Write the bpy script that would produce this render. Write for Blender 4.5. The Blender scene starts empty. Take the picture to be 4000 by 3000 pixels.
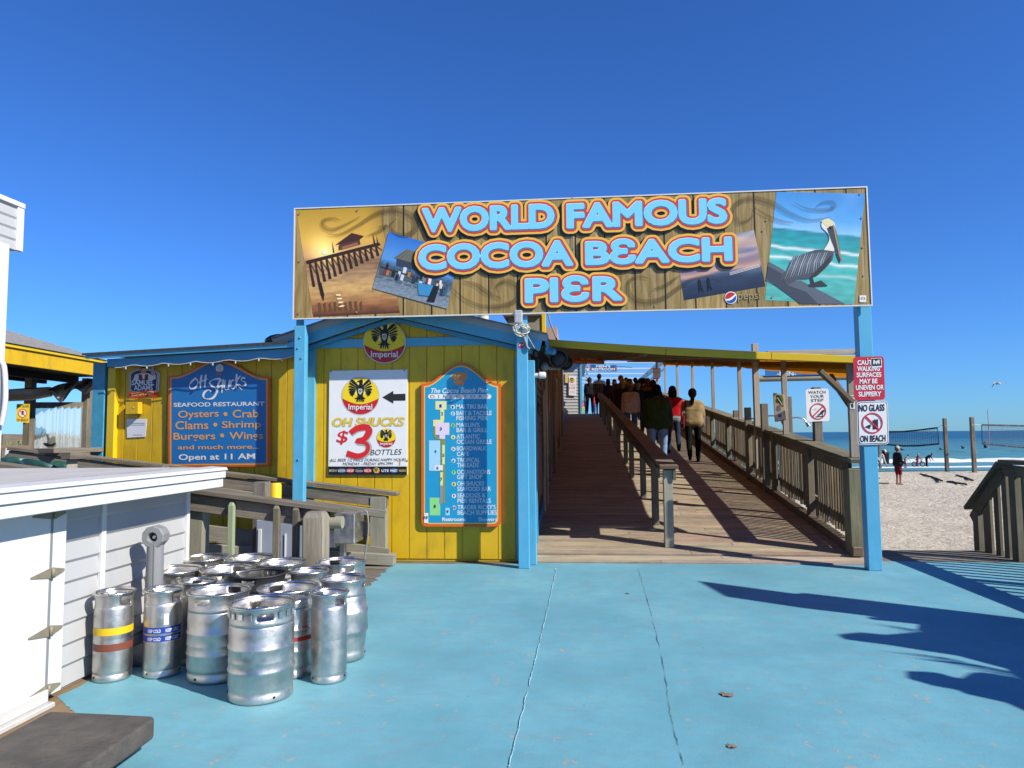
import bpy, bmesh, math, random
import numpy as np
from mathutils import Vector, Matrix, noise as mnoise
R = math.radians
rnd = random.Random(7)
scene = bpy.context.scene
COL = scene.collection

# ---------------------------------------------------------------- camera
EYE, FPX = 1.55, 2774.0
YAW, PIT, ROL = R(5.15), R(4.08), R(.48)
F_ = Vector((-math.sin(YAW) * math.cos(PIT), math.cos(YAW) * math.cos(PIT), math.sin(PIT)))
R0_ = Vector((math.cos(YAW), math.sin(YAW), 0)); U0_ = R0_.cross(F_)
CX_ = R0_ * math.cos(ROL) - U0_ * math.sin(ROL)
CY_ = R0_ * math.sin(ROL) + U0_ * math.cos(ROL)
CAM = Vector((0, 0, EYE))
cd = bpy.data.cameras.new('camera'); cam = bpy.data.objects.new('camera', cd); COL.objects.link(cam)
cd.sensor_width = 36.0; cd.lens = 36.0 * FPX / 4000.0; cd.clip_start = .05; cd.clip_end = 60000
M_ = Matrix((CX_, CY_, -F_)).transposed().to_4x4(); M_.translation = CAM
cam.matrix_world = M_
scene.camera = cam

# ---------------------------------------------------------------- light
SUN_AZ, SUN_EL = -28.7, 37.0           # degrees; azimuth measured from +X towards +Y
w = bpy.data.worlds.new('World'); scene.world = w; w.use_nodes = True
nt = w.node_tree; bg = nt.nodes['Background']
sky = nt.nodes.new('ShaderNodeTexSky'); sky.sky_type = 'NISHITA'; sky.sun_disc = False
sky.sun_elevation = R(SUN_EL); sky.sun_rotation = R(90 - SUN_AZ)
sky.altitude = 0; sky.air_density = 1.0; sky.dust_density = .1; sky.ozone_density = 1.0
tint = nt.nodes.new('ShaderNodeMix'); tint.data_type = 'RGBA'; tint.blend_type = 'MULTIPLY'; tint.inputs[0].default_value = 1.; tint.inputs[7].default_value = (.37, .86, 1.78, 1)   # the deep blue of that camera's sky
nt.links.new(sky.outputs[0], tint.inputs[6]); nt.links.new(tint.outputs[2], bg.inputs[0]); bg.inputs[1].default_value = .055
ld = bpy.data.lights.new('sun', 'SUN'); ld.energy = 5.0; ld.angle = R(.53); ld.color = (1, .94, .84)
sun = bpy.data.objects.new('sun', ld); COL.objects.link(sun)
SD = Vector((math.cos(R(SUN_AZ)) * math.cos(R(SUN_EL)), math.sin(R(SUN_AZ)) * math.cos(R(SUN_EL)), math.sin(R(SUN_EL))))
sun.rotation_euler = SD.to_track_quat('Z', 'Y').to_euler(); sun.location = (20, -20, 30)
vs = scene.view_settings; vs.view_transform = 'Standard'; vs.look = 'None'; vs.exposure = .70; vs.gamma = 1; vs.use_curve_mapping = False

# ---------------------------------------------------------------- measuring: where a sight line meets a known plane
def ray(x, y): return CX_ * ((x - 2000) / FPX) + CY_ * ((1500 - y) / FPX) + F_
def onP(x, y, p0, n):
    d = ray(x, y); n = Vector(n); return CAM + d * (((Vector(p0) - CAM).dot(n)) / d.dot(n))
def onZ(x, y, z=0.): return onP(x, y, (0, 0, z), (0, 0, 1))
def onY(x, y, Y): return onP(x, y, (0, Y, 0), (0, 1, 0))
def onX(x, y, X): return onP(x, y, (X, 0, 0), (1, 0, 0))
SL, RY0 = .094, 8.75                    # ramp slope and start
def rz(Y): return SL * (min(Y, 36.) - RY0) if Y > RY0 else 0.
def xr(Y): return 3.45 + .027 * (Y - 9.3)
def onRamp(x, y): return onP(x, y, (0, RY0, 0), (0, -SL, 1))

# ---------------------------------------------------------------- colour and materials
def lin(c): return c / 12.92 if c <= .04045 else ((c + .055) / 1.055) ** 2.4
def S(h): h = h.lstrip('#'); return tuple(lin(int(h[i:i + 2], 16) / 255) for i in (0, 2, 4))
MATS = {}
ALB = .68                                # the photograph is exposed for deep shade; base colours below are read off it and brought back to real reflectance
class NT:
    def __init__(s, name):
        s.m = bpy.data.materials.new(name); s.m.use_nodes = True; s.t = s.m.node_tree
        s.p = s.t.nodes['Principled BSDF']; s.out = s.t.nodes['Material Output']
    def n(s, t, **kw):
        o = s.t.nodes.new('ShaderNode' + t)
        for k, v in kw.items():
            if k.startswith('i_'): o.inputs[int(k[2:]) if k[2:].isdigit() else k[2:].replace('_', ' ')].default_value = v
            else: setattr(o, k, v)
        return o
    def l(s, a, b): s.t.links.new(a, b)
    def coord(s, which, scale=(1, 1, 1), loc=(0, 0, 0)):
        tc = s.n('TexCoord'); mp = s.n('Mapping'); s.l(tc.outputs[which], mp.inputs[0])
        mp.inputs['Scale'].default_value = scale; mp.inputs['Location'].default_value = loc
        return mp.outputs[0]
    def noise(s, vec, scale, detail=5., rough=.6, dist=0.):
        o = s.n('TexNoise'); s.l(vec, o.inputs['Vector'])
        o.inputs['Scale'].default_value = scale; o.inputs['Detail'].default_value = detail
        o.inputs['Roughness'].default_value = rough; o.inputs['Distortion'].default_value = dist
        return o.outputs['Fac']
    def ramp(s, fac, stops):
        o = s.n('ValToRGB'); s.l(fac, o.inputs[0]); e = o.color_ramp.elements
        while len(e) < len(stops): e.new(.5)
        for el, (p, c) in zip(e, stops): el.position = p; el.color = (*c, 1) if not isinstance(c, float) else (c, c, c, 1)
        return o.outputs[0]
    def mix(s, fac, a, b, mode='MIX'):
        o = s.n('Mix', data_type='RGBA', blend_type=mode)
        for sock, val in ((o.inputs[0], fac), (o.inputs[6], a), (o.inputs[7], b)):
            if isinstance(val, bpy.types.NodeSocket): s.l(val, sock)
            elif isinstance(val, (int, float)): sock.default_value = val
            else: sock.default_value = (*val, 1)
        return o.outputs[2]
    def math(s, op, a, b=0.):
        o = s.n('Math', operation=op)
        for i, val in enumerate((a, b)):
            if isinstance(val, bpy.types.NodeSocket): s.l(val, o.inputs[i])
            else: o.inputs[i].default_value = val
        return o.outputs[0]
    def bump(s, h, strength=.3, dist=.01):
        o = s.n('Bump'); o.inputs['Strength'].default_value = strength; o.inputs['Distance'].default_value = dist
        s.l(h, o.inputs['Height']); s.l(o.outputs[0], s.p.inputs['Normal']); return o
    def base(s, c, k=None):
        k = ALB if k is None else k
        if isinstance(c, bpy.types.NodeSocket): s.l(s.mix(1., c, (k, k, k), 'MULTIPLY'), s.p.inputs['Base Color'])
        else: s.p.inputs['Base Color'].default_value = (*[x * k for x in c], 1)
    def set(s, **kw):
        for k, v in kw.items(): s.p.inputs[k.replace('_', ' ')].default_value = v
        return s

def paint(name, c, rough=.55, var=.12, scale=3., bump=.12, dirt=None, dirt_amt=.0, fine=60.):
    """painted or plain surface: faint uneven colour, fine relief, optional dirt patches"""
    if name in MATS: return MATS[name]
    t = NT(name); v = t.coord('Object')
    n1 = t.noise(v, scale, 6.); n2 = t.noise(v, fine, 3.)
    lo = tuple(x * (1 - var) for x in c); hi = tuple(min(1, x * (1 + var)) for x in c)
    col = t.ramp(n1, [(.3, lo), (.7, hi)])
    if dirt:
        n3 = t.noise(t.coord('Object', (1., 1., .35)), scale * 2.7, 9., .7)
        col = t.mix(t.ramp(n3, [(.5, (0., 0., 0.)), (.72, (dirt_amt,) * 3)]), col, dirt)
    t.base(col); t.set(Roughness=rough)
    t.bump(n2, bump, .004)
    MATS[name] = t.m; return t.m

def wood(name, dark, light, rough=.85, gscale=1., moss=None, moss_amt=0., bump=.5, wear=None):
    """weathered timber; UV: u along the grain in metres, v across"""
    if name in MATS: return MATS[name]
    t = NT(name)
    tc = t.n('TexCoord'); uv = tc.outputs['UV']
    mp = t.n('Mapping'); t.l(uv, mp.inputs[0]); mp.inputs['Scale'].default_value = (1.6 * gscale, 34 * gscale, 1)
    n1 = t.noise(mp.outputs[0], 1., 8., .65, .6)
    mp2 = t.n('Mapping'); t.l(uv, mp2.inputs[0]); mp2.inputs['Scale'].default_value = (.9, 2.2, 1)
    n2 = t.noise(mp2.outputs[0], 1.4, 4.)
    mp3 = t.n('Mapping'); t.l(uv, mp3.inputs[0]); mp3.inputs['Scale'].default_value = (5., 160., 1)
    n3 = t.noise(mp3.outputs[0], 1., 3.)
    mid = tuple((a + b) / 2 for a, b in zip(dark, light))
    col = t.ramp(n1, [(.25, dark), (.5, mid), (.75, light)])
    col = t.mix(.55, col, t.ramp(n2, [(.3, dark), (.7, light)]))
    at = t.n('Attribute'); at.attribute_name = 'tone'
    col = t.mix(1., col, at.outputs['Color'], 'MULTIPLY')
    if moss:
        tcn = t.coord('Object'); n4 = t.noise(tcn, 7., 8., .7)
        col = t.mix(t.ramp(n4, [(.45, (0., 0., 0.)), (.68, (moss_amt,) * 3)]), col, moss)
    if wear:
        tcn = t.coord('Object'); n5 = t.noise(tcn, 2.2, 8., .7)
        col = t.mix(t.ramp(n5, [(.52, (0., 0., 0.)), (.66, (.8,) * 3)]), col, wear)
    t.base(col); t.set(Roughness=rough)
    h = t.math('ADD', n1, t.math('MULTIPLY', n3, .5))
    t.bump(h, bump, .006)
    MATS[name] = t.m; return t.m

def printed(name='printed_colour', rough=.45, spec=.4, grain=.06):
    """print whose inks are stored per face corner"""
    if name in MATS: return MATS[name]
    t = NT(name); a = t.n('Attribute'); a.attribute_name = 'tone'
    v = t.coord('Object'); n = t.noise(v, 9., 5.)
    c = t.mix(grain, a.outputs['Color'], t.mix(1., a.outputs['Color'], t.ramp(n, [(.3, (.3,) * 3), (.7, (1.,) * 3)]), 'MULTIPLY'))
    t.base(c, .82); t.set(Roughness=rough, Specular_IOR_Level=spec)
    MATS[name] = t.m; return t.m

def cloth(name='cloth'):
    if name in MATS: return MATS[name]
    t = NT(name); a = t.n('Attribute'); a.attribute_name = 'tone'
    v = t.coord('Object'); n = t.noise(v, 14., 6.)
    c = t.mix(1., a.outputs['Color'], t.ramp(n, [(.3, (.72,) * 3), (.7, (1.12,) * 3)]), 'MULTIPLY')
    t.base(c); t.set(Roughness=.9, Specular_IOR_Level=.15); t.bump(n, .35, .02)
    MATS[name] = t.m; return t.m

def steel(name, c=(.66, .635, .60), rough=.34, dirt=.3):
    if name in MATS: return MATS[name]
    t = NT(name); v = t.coord('Object'); v2 = t.coord('Object', (6, 6, 40)); v3 = t.coord('Object', (1, 1, .5))
    n1 = t.noise(v, 7., 7., .65); n2 = t.noise(v2, 5., 3.); n3 = t.noise(v3, 28., 6., .7)
    col = t.ramp(n1, [(.3, tuple(x * .72 for x in c)), (.65, c)])
    col = t.mix(t.ramp(n3, [(.56, (0., 0., 0.)), (.75, (dirt,) * 3)]), col, (.16, .14, .12))
    t.base(col, .93); t.set(Metallic=1.)
    t.l(t.ramp(n1, [(.25, (rough * .75,) * 3), (.8, (rough * 1.7,) * 3)]), t.p.inputs['Roughness'])
    h = t.math('ADD', n1, t.math('MULTIPLY', n2, .12)); t.bump(h, .32, .012)
    MATS[name] = t.m; return t.m

# ---------------------------------------------------------------- mesh builder
def ortho(d, up=(0, 0, 1)):
    d = Vector(d).normalized(); up = Vector(up)
    if abs(d.dot(up)) > .99: up = Vector((0, 1, 0))
    s = d.cross(up).normalized(); return d, s, s.cross(d)
def wloc(o):
    v = Vector((0, 0, 0))
    while o is not None: v += o.location; o = o.parent
    return v
class MB:
    def __init__(s): s.v, s.f, s.m, s.uv, s.c, s.sm = [], [], [], [], [], []
    def add(s, vs, fs, col=(1, 1, 1), m=0, uv=None, vcol=None, smooth=False):
        o = len(s.v); s.v += [tuple(p) for p in vs]
        for f in fs:
            s.f.append([i + o for i in f]); s.m.append(m); s.sm.append(smooth)
            s.uv.append([uv[i] for i in f] if uv else [(0, 0)] * len(f))
            s.c.append([vcol[i] for i in f] if vcol is not None else [col] * len(f))
        return s
    def bar(s, p0, p1, w, h, up=(0, 0, 1), col=None, m=0, taper=1.):
        """rectangular timber from p0 to p1, w across, h along up; UV along the grain"""
        p0, p1 = Vector(p0), Vector(p1); d, sd, u = ortho(p1 - p0, up); L = (p1 - p0).length
        if col is None: k = rnd.uniform(.78, 1.12); col = (k * rnd.uniform(.98, 1.03), k, k * rnd.uniform(.95, 1.02))
        c = []
        for p, k in ((p0, 1.), (p1, taper)):
            for a, b in ((-1, -1), (1, -1), (1, 1), (-1, 1)): c.append(p + sd * (a * w / 2 * k) + u * (b * h / 2 * k))
        ou, ov = rnd.uniform(0, 50), rnd.uniform(0, 50); acc = 0.
        per = [w, h, w, h]
        for i in range(4):
            j = (i + 1) % 4; o = len(s.v)
            s.v += [tuple(c[i]), tuple(c[j]), tuple(c[4 + j]), tuple(c[4 + i])]
            s.f.append([o, o + 1, o + 2, o + 3]); s.m.append(m); s.sm.append(False); s.c.append([col] * 4)
            s.uv.append([(ou, ov + acc), (ou, ov + acc + per[i]), (ou + L, ov + acc + per[i]), (ou + L, ov + acc)]); acc += per[i]
        for base, order in ((0, (3, 2, 1, 0)), (4, (0, 1, 2, 3))):
            o = len(s.v); s.v += [tuple(c[base + k]) for k in order]
            s.f.append([o, o + 1, o + 2, o + 3]); s.m.append(m); s.sm.append(False); s.c.append([tuple(x * .8 for x in col)] * 4)
            s.uv.append([(ou, ov), (ou + h, ov), (ou + h, ov + w), (ou, ov + w)])
        return s
    def box(s, lo, hi, col=None, m=0):
        lo, hi = Vector(lo), Vector(hi); d = hi - lo; c = (lo + hi) / 2
        ax = max(range(3), key=lambda i: abs(d[i])); e = Vector((0, 0, 0)); e[ax] = d[ax] / 2
        up = (0, 0, 1) if ax != 2 else (0, 1, 0)
        if ax == 0: w_, h_ = abs(d[1]), abs(d[2])
        elif ax == 1: w_, h_ = abs(d[0]), abs(d[2])
        else: w_, h_ = abs(d[0]), abs(d[1])
        return s.bar(c - e, c + e, w_, h_, up, col, m)
    def tube(s, pts, r, n=10, col=(1, 1, 1), m=0, cap=True):
        pts = [Vector(p) for p in pts]; rs = r if isinstance(r, (list, tuple)) else [r] * len(pts)
        vs, uv = [], []; u = None; L = 0.
        for i, p in enumerate(pts):
            d = (pts[min(i + 1, len(pts) - 1)] - pts[max(i - 1, 0)]).normalized()
            if u is None: _, sd, u = ortho(d)
            else: u = (u - d * u.dot(d)).normalized(); sd = d.cross(u)
            if i: L += (p - pts[i - 1]).length
            for k in range(n):
                a = 2 * math.pi * k / n; vs.append(p + (sd * math.cos(a) + u * math.sin(a)) * rs[i]); uv.append((L, k / n * 6.28 * rs[i]))
        fs = []
        for i in range(len(pts) - 1):
            for k in range(n):
                k2 = (k + 1) % n; fs.append([i * n + k, i * n + k2, (i + 1) * n + k2, (i + 1) * n + k])
        s.add(vs, fs, col, m, uv, smooth=True)
        if cap:
            s.add(vs[:n], [list(range(n))[::-1]], col, m); s.add(vs[-n:], [list(range(n))], col, m)
        return s
    def lathe(s, prof, c=(0, 0, 0), n=40, col=(1, 1, 1), m=0, close=True):
        vs, fs = [], []; c = Vector(c)
        for r, z in prof:
            for k in range(n): a = 2 * math.pi * k / n; vs.append(c + Vector((r * math.cos(a), r * math.sin(a), z)))
        for i in range(len(prof) - 1):
            for k in range(n): k2 = (k + 1) % n; fs.append([i * n + k, i * n + k2, (i + 1) * n + k2, (i + 1) * n + k])
        if close:
            if prof[0][0] > 1e-4: fs.append(list(range(n))[::-1])
            if prof[-1][0] > 1e-4: o = (len(prof) - 1) * n; fs.append([o + k for k in range(n)])
        s.add(vs, fs, col, m, smooth=True); return s
    def prism(s, pts, depth, col=(1, 1, 1), m=0, scol=None):
        """pts: 3D outline (front face), depth: vector to the back"""
        n = len(pts); pts = [Vector(p) for p in pts]; d = Vector(depth)
        s.add(pts, [list(range(n))], col, m); s.add([p + d for p in pts], [list(range(n))[::-1]], scol or col, m)
        for i in range(n):
            j = (i + 1) % n; s.add([pts[j], pts[i], pts[i] + d, pts[j] + d], [[0, 1, 2, 3]], scol or col, m)
        return s
    def ball(s, c, r, n=10, col=(1, 1, 1), m=0):
        r = Vector(r) if isinstance(r, (tuple, list, Vector)) else Vector((r, r, r)); c = Vector(c); vs, fs = [], []
        for i in range(n + 1):
            t = math.pi * i / n
            for k in range(2 * n):
                a = math.pi * k / n; vs.append(c + Vector((r.x * math.sin(t) * math.cos(a), r.y * math.sin(t) * math.sin(a), r.z * math.cos(t))))
        for i in range(n):
            for k in range(2 * n): k2 = (k + 1) % (2 * n); fs.append([(i + 1) * 2 * n + k, (i + 1) * 2 * n + k2, i * 2 * n + k2, i * 2 * n + k])
        s.add(vs, fs, col, m, smooth=True); return s
    def build(s, name, mats, parent=None, bevel=0., seg=1, merge=False, recalc=False):
        me = bpy.data.meshes.new(name); off = wloc(parent) if parent else Vector((0, 0, 0))
        me.from_pydata([(x - off.x, y - off.y, z - off.z) for x, y, z in s.v], [], s.f)
        for m in (mats if isinstance(mats, (list, tuple)) else [mats]): me.materials.append(m)
        me.polygons.foreach_set('material_index', s.m); me.polygons.foreach_set('use_smooth', s.sm)
        ul = me.uv_layers.new(name='UVMap'); ul.data.foreach_set('uv', [x for f in s.uv for p in f for x in p])
        ca = me.color_attributes.new('tone', 'FLOAT_COLOR', 'CORNER')
        ca.data.foreach_set('color', [x for f in s.c for p in f for x in (p[0], p[1], p[2], 1.)])
        if merge or recalc:
            b = bmesh.new(); b.from_mesh(me)
            bmesh.ops.remove_doubles(b, verts=b.verts, dist=1e-5)
            bmesh.ops.recalc_face_normals(b, faces=b.faces); b.to_mesh(me); b.free()
        me.validate(); me.update()
        o = bpy.data.objects.new(name, me); COL.objects.link(o)
        if parent: o.parent = parent
        if bevel:
            if not merge:
                b = bmesh.new(); b.from_mesh(me); bmesh.ops.remove_doubles(b, verts=b.verts, dist=1e-5); b.to_mesh(me); b.free()
            md = o.modifiers.new('bevel', 'BEVEL'); md.width = bevel; md.segments = seg; md.limit_method = 'ANGLE'; md.angle_limit = R(40)
        return o
def tag(o, label=None, cat=None, group=None, kind=None):
    if label: o['label'] = label
    if cat: o['category'] = cat
    if group: o['group'] = group
    if kind: o['kind'] = kind
    return o
def thing(name, label, cat, loc=(0, 0, 0), group=None):
    o = bpy.data.objects.new(name, None); COL.objects.link(o); o.location = loc; o.empty_display_size = .1
    return tag(o, label, cat, group)
def copy_tree(o, loc, rotz=None, label=None):
    r = o.copy(); COL.objects.link(r); r.location = loc
    if rotz is not None: r.rotation_euler = (0, 0, rotz)
    if label: r['label'] = label
    for ch in list(o.children):
        c = ch.copy(); COL.objects.link(c); c.parent = r
        for g in list(ch.children):
            d = g.copy(); COL.objects.link(d); d.parent = c
    return r

# ---------------------------------------------------------------- lettering
_TX = {}
def text2d(body, off=0., shear=0., space=1.):
    key = (body, off, shear, space)
    if key in _TX: return _TX[key]
    c = bpy.data.curves.new('t', 'FONT'); c.body = body; c.offset = off; c.shear = shear; c.space_character = space; c.resolution_u = 4
    o = bpy.data.objects.new('t', c); COL.objects.link(o)
    dg = bpy.context.evaluated_depsgraph_get(); me = bpy.data.meshes.new_from_object(o.evaluated_get(dg))
    vs = np.array([v.co[:2] for v in me.vertices]); fs = [list(p.vertices) for p in me.polygons]
    bpy.data.objects.remove(o); bpy.data.curves.remove(c); bpy.data.meshes.remove(me)
    lo, hi = vs.min(0), vs.max(0); vs = (vs - lo) / (hi - lo)
    _TX[key] = (vs, fs, (hi - lo)); return _TX[key]
class Plane:
    """a flat printed face: photo measurements are turned into positions on that face once"""
    def __init__(s, p0, n, step=.0016):
        s.p0 = Vector(p0); s.n = Vector(n).normalized()           # n points to the viewer's side
        s.u = Vector((0, 0, 1)).cross(s.n).normalized(); s.v = s.n.cross(s.u); s.step = step
    def px(s, x, y):
        q = onP(x, y, s.p0, s.n) - s.p0; return (q.dot(s.u), q.dot(s.v))
    def at(s, a, b, k=0.): return s.p0 + s.u * a + s.v * b + s.n * (k * s.step)
    def P(s, x, y, k=0.): return s.at(*s.px(x, y), k)
    def poly(s, mb, pts, col, k=1, m=0, vcol=None):
        s.cnt = getattr(s, 'cnt', 0) + 1; k += .9 * (s.cnt % 53) / 53       # no two inks in one plane
        q = [s.P(x, y, k) for x, y in pts]
        nn = Vector((0, 0, 0))
        for i in range(1, len(q) - 1): nn += (q[i] - q[0]).cross(q[i + 1] - q[0])
        if nn.dot(s.n) < 0: q = q[::-1]; vcol = vcol[::-1] if vcol else None
        mb.add(q, [list(range(len(q)))], col, m, vcol=vcol)
    def rect(s, mb, x0, y0, x1, y1, col, k=1, m=0): s.poly(mb, [(x0, y0), (x1, y0), (x1, y1), (x0, y1)], col, k, m)
    def rrect(s, mb, x0, y0, x1, y1, r, col, k=1, m=0, tilt=0.):
        pts = []
        for cx, cy, a0 in ((x1 - r, y1 - r, 0), (x0 + r, y1 - r, 90), (x0 + r, y0 + r, 180), (x1 - r, y0 + r, 270)):
            for i in range(6): a = R(a0 + 18 * i); pts.append((cx + r * math.cos(a), cy + r * math.sin(a)))
        if tilt:
            mx, my = (x0 + x1) / 2, (y0 + y1) / 2; c, sn = math.cos(tilt), math.sin(tilt)
            pts = [(mx + (x - mx) * c - (y - my) * sn, my + (x - mx) * sn + (y - my) * c) for x, y in pts]
        s.poly(mb, pts, col, k, m); return pts
    def disc(s, mb, cx, cy, rx, col, k=1, ry=None, n=36, m=0):
        ry = ry or rx; s.poly(mb, [(cx + rx * math.cos(2 * math.pi * i / n), cy + ry * math.sin(2 * math.pi * i / n)) for i in range(n)], col, k, m)
    def ring(s, mb, cx, cy, r0, r1, col, k=1, n=40, m=0, sy=1.):
        for i in range(n):
            a, b = 2 * math.pi * i / n, 2 * math.pi * (i + 1) / n
            s.poly(mb, [(cx + r0 * math.cos(a), cy + sy * r0 * math.sin(a)), (cx + r1 * math.cos(a), cy + sy * r1 * math.sin(a)), (cx + r1 * math.cos(b), cy + sy * r1 * math.sin(b)), (cx + r0 * math.cos(b), cy + sy * r0 * math.sin(b))], col, k, m)
    def text(s, mb, body, x0, y0, x1, y1, col, k=2, off=.012, shear=0., m=0, rise=0., space=1.):
        """fit body into the photo box; rise lifts the right end (px)"""
        vs, fs, _ = text2d(body, off, shear, space)
        q = [s.P(x0 + (x1 - x0) * a, y1 - (y1 - y0) * b - rise * a, k) for a, b in vs]
        mb.add(q, fs, col, m)
    def stroke(s, mb, pts, ws, col, k=1, m=0):
        """brush stroke along photo points with half widths"""
        L, Rr = [], []
        for i, (x, y) in enumerate(pts):
            a = pts[max(i - 1, 0)]; b = pts[min(i + 1, len(pts) - 1)]; dx, dy = b[0] - a[0], b[1] - a[1]; l = math.hypot(dx, dy) or 1
            L.append((x - dy / l * ws[i], y + dx / l * ws[i])); Rr.append((x + dy / l * ws[i], y - dx / l * ws[i]))
        for i in range(len(pts) - 1): s.poly(mb, [L[i], L[i + 1], Rr[i + 1], Rr[i]], col, k, m)
    def picture(s, mb, quad, fn, k=1, nx=40, ny=40):
        """printed photograph: inks from fn(u, v), u right, v down"""
        vs, vc, fs = [], [], []
        A, B, C_, D = [s.px(*p) for p in quad]
        for j in range(ny + 1):
            for i in range(nx + 1):
                u, v = i / nx, j / ny
                a = [(A[t] * (1 - u) + B[t] * u) * (1 - v) + (D[t] * (1 - u) + C_[t] * u) * v for t in (0, 1)]
                vs.append(s.at(a[0], a[1], k)); vc.append(fn(u, v))
        for j in range(ny):
            for i in range(nx): o = j * (nx + 1) + i; fs.append([o + nx + 1, o + nx + 2, o + 1, o])
        mb.add(vs, fs, vcol=vc)
    def inset(s, quad):
        """maps (u right, v down) of a quad to photo points"""
        A, B, C_, D = quad
        return lambda u, v: tuple((A[t] * (1 - u) + B[t] * u) * (1 - v) + (D[t] * (1 - u) + C_[t] * u) * v for t in (0, 1))
def curve(pts, n=8):
    """Catmull-Rom through pts"""
    out = []; P_ = [pts[0]] + list(pts) + [pts[-1]]
    for i in range(1, len(P_) - 2):
        p0, p1, p2, p3 = P_[i - 1:i + 3]
        for k in range(n):
            t = k / n; out.append(tuple(.5 * (2 * p1[j] + (p2[j] - p0[j]) * t + (2 * p0[j] - 5 * p1[j] + 4 * p2[j] - p3[j]) * t * t + (3 * p1[j] - p0[j] - 3 * p2[j] + p3[j]) * t ** 3) for j in range(len(p1))))
    out.append(tuple(pts[-1])); return out
def sdf_word(pl, mb, body, box, layers, h=.0075, space=1.):
    """word with rounded outlines: box = photo corners (x0, top0, bot0, x1, top1, bot1)"""
    vs, fs, _ = text2d(body, 0., 0., space)
    x0, t0, b0, x1, t1, b1 = box
    aT0, aB0, aT1, aB1 = pl.px(x0, t0), pl.px(x0, b0), pl.px(x1, t1), pl.px(x1, b1)
    d0 = layers[-1][0]                                           # the face itself is fattened by d0
    a0, a1 = (aT0[0] + aB0[0]) / 2 + d0, (aT1[0] + aB1[0]) / 2 - d0
    lo, hi = (aB0[1] + aB1[1]) / 2 + d0, (aT0[1] + aT1[1]) / 2 - d0
    V = np.stack([a0 + (a1 - a0) * vs[:, 0], lo + (hi - lo) * vs[:, 1]], 1)
    cnt = {}
    for f in fs:
        for i in range(len(f)): e = (f[i], f[(i + 1) % len(f)]); key = (min(e), max(e)); cnt[key] = cnt.get(key, 0) + 1
    seg = np.array([k for k, c in cnt.items() if c == 1]); A = V[seg[:, 0]]; B = V[seg[:, 1]]
    pad = max(l[0] for l in layers) + .03
    nx, ny = int((a1 - a0 + 2 * pad) / h) + 1, int((hi - lo + 2 * pad) / h) + 1
    gx = a0 - pad + h * np.arange(nx); gy = lo - pad + h * np.arange(ny)
    D = np.empty((ny, nx))
    AB = B - A; L2 = (AB ** 2).sum(1) + 1e-12
    for j in range(ny):
        P_ = np.stack([gx, np.full(nx, gy[j])], 1)[:, None, :]
        t = np.clip(((P_ - A) * AB).sum(2) / L2, 0, 1); d = np.sqrt((((A + t[..., None] * AB) - P_) ** 2).sum(2)).min(1)
        cr = (A[:, 1] > gy[j]) != (B[:, 1] > gy[j])
        ins = np.zeros(nx, bool)
        if cr.any():
            xi = A[cr, 0] + (gy[j] - A[cr, 1]) / (B[cr, 1] - A[cr, 1]) * AB[cr, 0]
            ins = ((xi[None, :] > gx[:, None]).sum(1) % 2) == 1
        D[j] = np.where(ins, -d, d)
    for dist, col, k, dx, dy in layers:
        f = D - dist
        for j in range(ny - 1):
            i = 0
            row = f[j:j + 2]
            while i < nx - 1:
                c4 = (row[0, i], row[0, i + 1], row[1, i + 1], row[1, i])
                if max(c4) <= 0:
                    i0 = i
                    while i < nx - 1 and max(row[0, i], row[0, i + 1], row[1, i + 1], row[1, i]) <= 0: i += 1
                    q = [(gx[i0], gy[j]), (gx[i], gy[j]), (gx[i], gy[j + 1]), (gx[i0], gy[j + 1])]
                elif min(c4) < 0:
                    pc = [(gx[i], gy[j]), (gx[i + 1], gy[j]), (gx[i + 1], gy[j + 1]), (gx[i], gy[j + 1])]; q = []
                    for a in range(4):
                        b = (a + 1) % 4
                        if c4[a] <= 0: q.append(pc[a])
                        if (c4[a] <= 0) != (c4[b] <= 0):
                            t = c4[a] / (c4[a] - c4[b]); q.append((pc[a][0] + t * (pc[b][0] - pc[a][0]), pc[a][1] + t * (pc[b][1] - pc[a][1])))
                    i += 1
                else: i += 1; continue
                if len(q) >= 3: mb.add([pl.at(a + dx, b + dy, k) for a, b in q], [list(range(len(q)))], col)

# ================================================================ materials
YEL = paint('yellow_paint', S('#e8bd12'), .5, .08, 2.5, .25, S('#94802a'), .5, 90.)
YEL2 = paint('yellow_trim', S('#efca1a'), .45, .05)
BLU = paint('blue_paint', S('#58b4dc'), .45, .07, 3., .15, S('#bfe0ec'), .12)
BLUD = paint('blue_trim', S('#3f9cc8'), .5, .08)
WHT = paint('white_paint', (.80, .80, .79), .5, .03, 2., .08, S('#a9a49a'), .2)
SID = paint('vinyl_siding', S('#bfc1c2'), .45, .03, 1.5, .05, S('#8f8b82'), .2)
SIDT = paint('tan_siding', S('#b79a86'), .6, .08, 2.)
GRYF = paint('grey_fascia', S('#a8b4bd'), .6, .1, 3.)
SHING = paint('shingle', S('#8f8d8a'), .9, .3, 14., .8, None, 0, 30.)
BLACK = paint('black_plastic', (.012, .012, .013), .5, .1)
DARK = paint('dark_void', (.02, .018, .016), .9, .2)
PVC = paint('pvc', (.7, .7, .68), .4, .04)
GREYP = paint('grey_plastic', S('#8d9092'), .55, .07)
CLEAR = paint('clear_box', S('#aeb7bd'), .15, .08)
RED = paint('red_paint', S('#b3141c'), .4, .06)
RUB = paint('black_rubber', (.022, .022, .024), .6, .2, 6.)
GPL = paint('green_plastic', S('#22504a'), .4, .06)
W_GREY = wood('grey_wood', S('#3d372f'), S('#9d9384'), bump=.9)
W_PALE = wood('pale_wood', S('#7a7567'), S('#bdb6a5'), moss=S('#8a9370'), moss_amt=.35)
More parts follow.
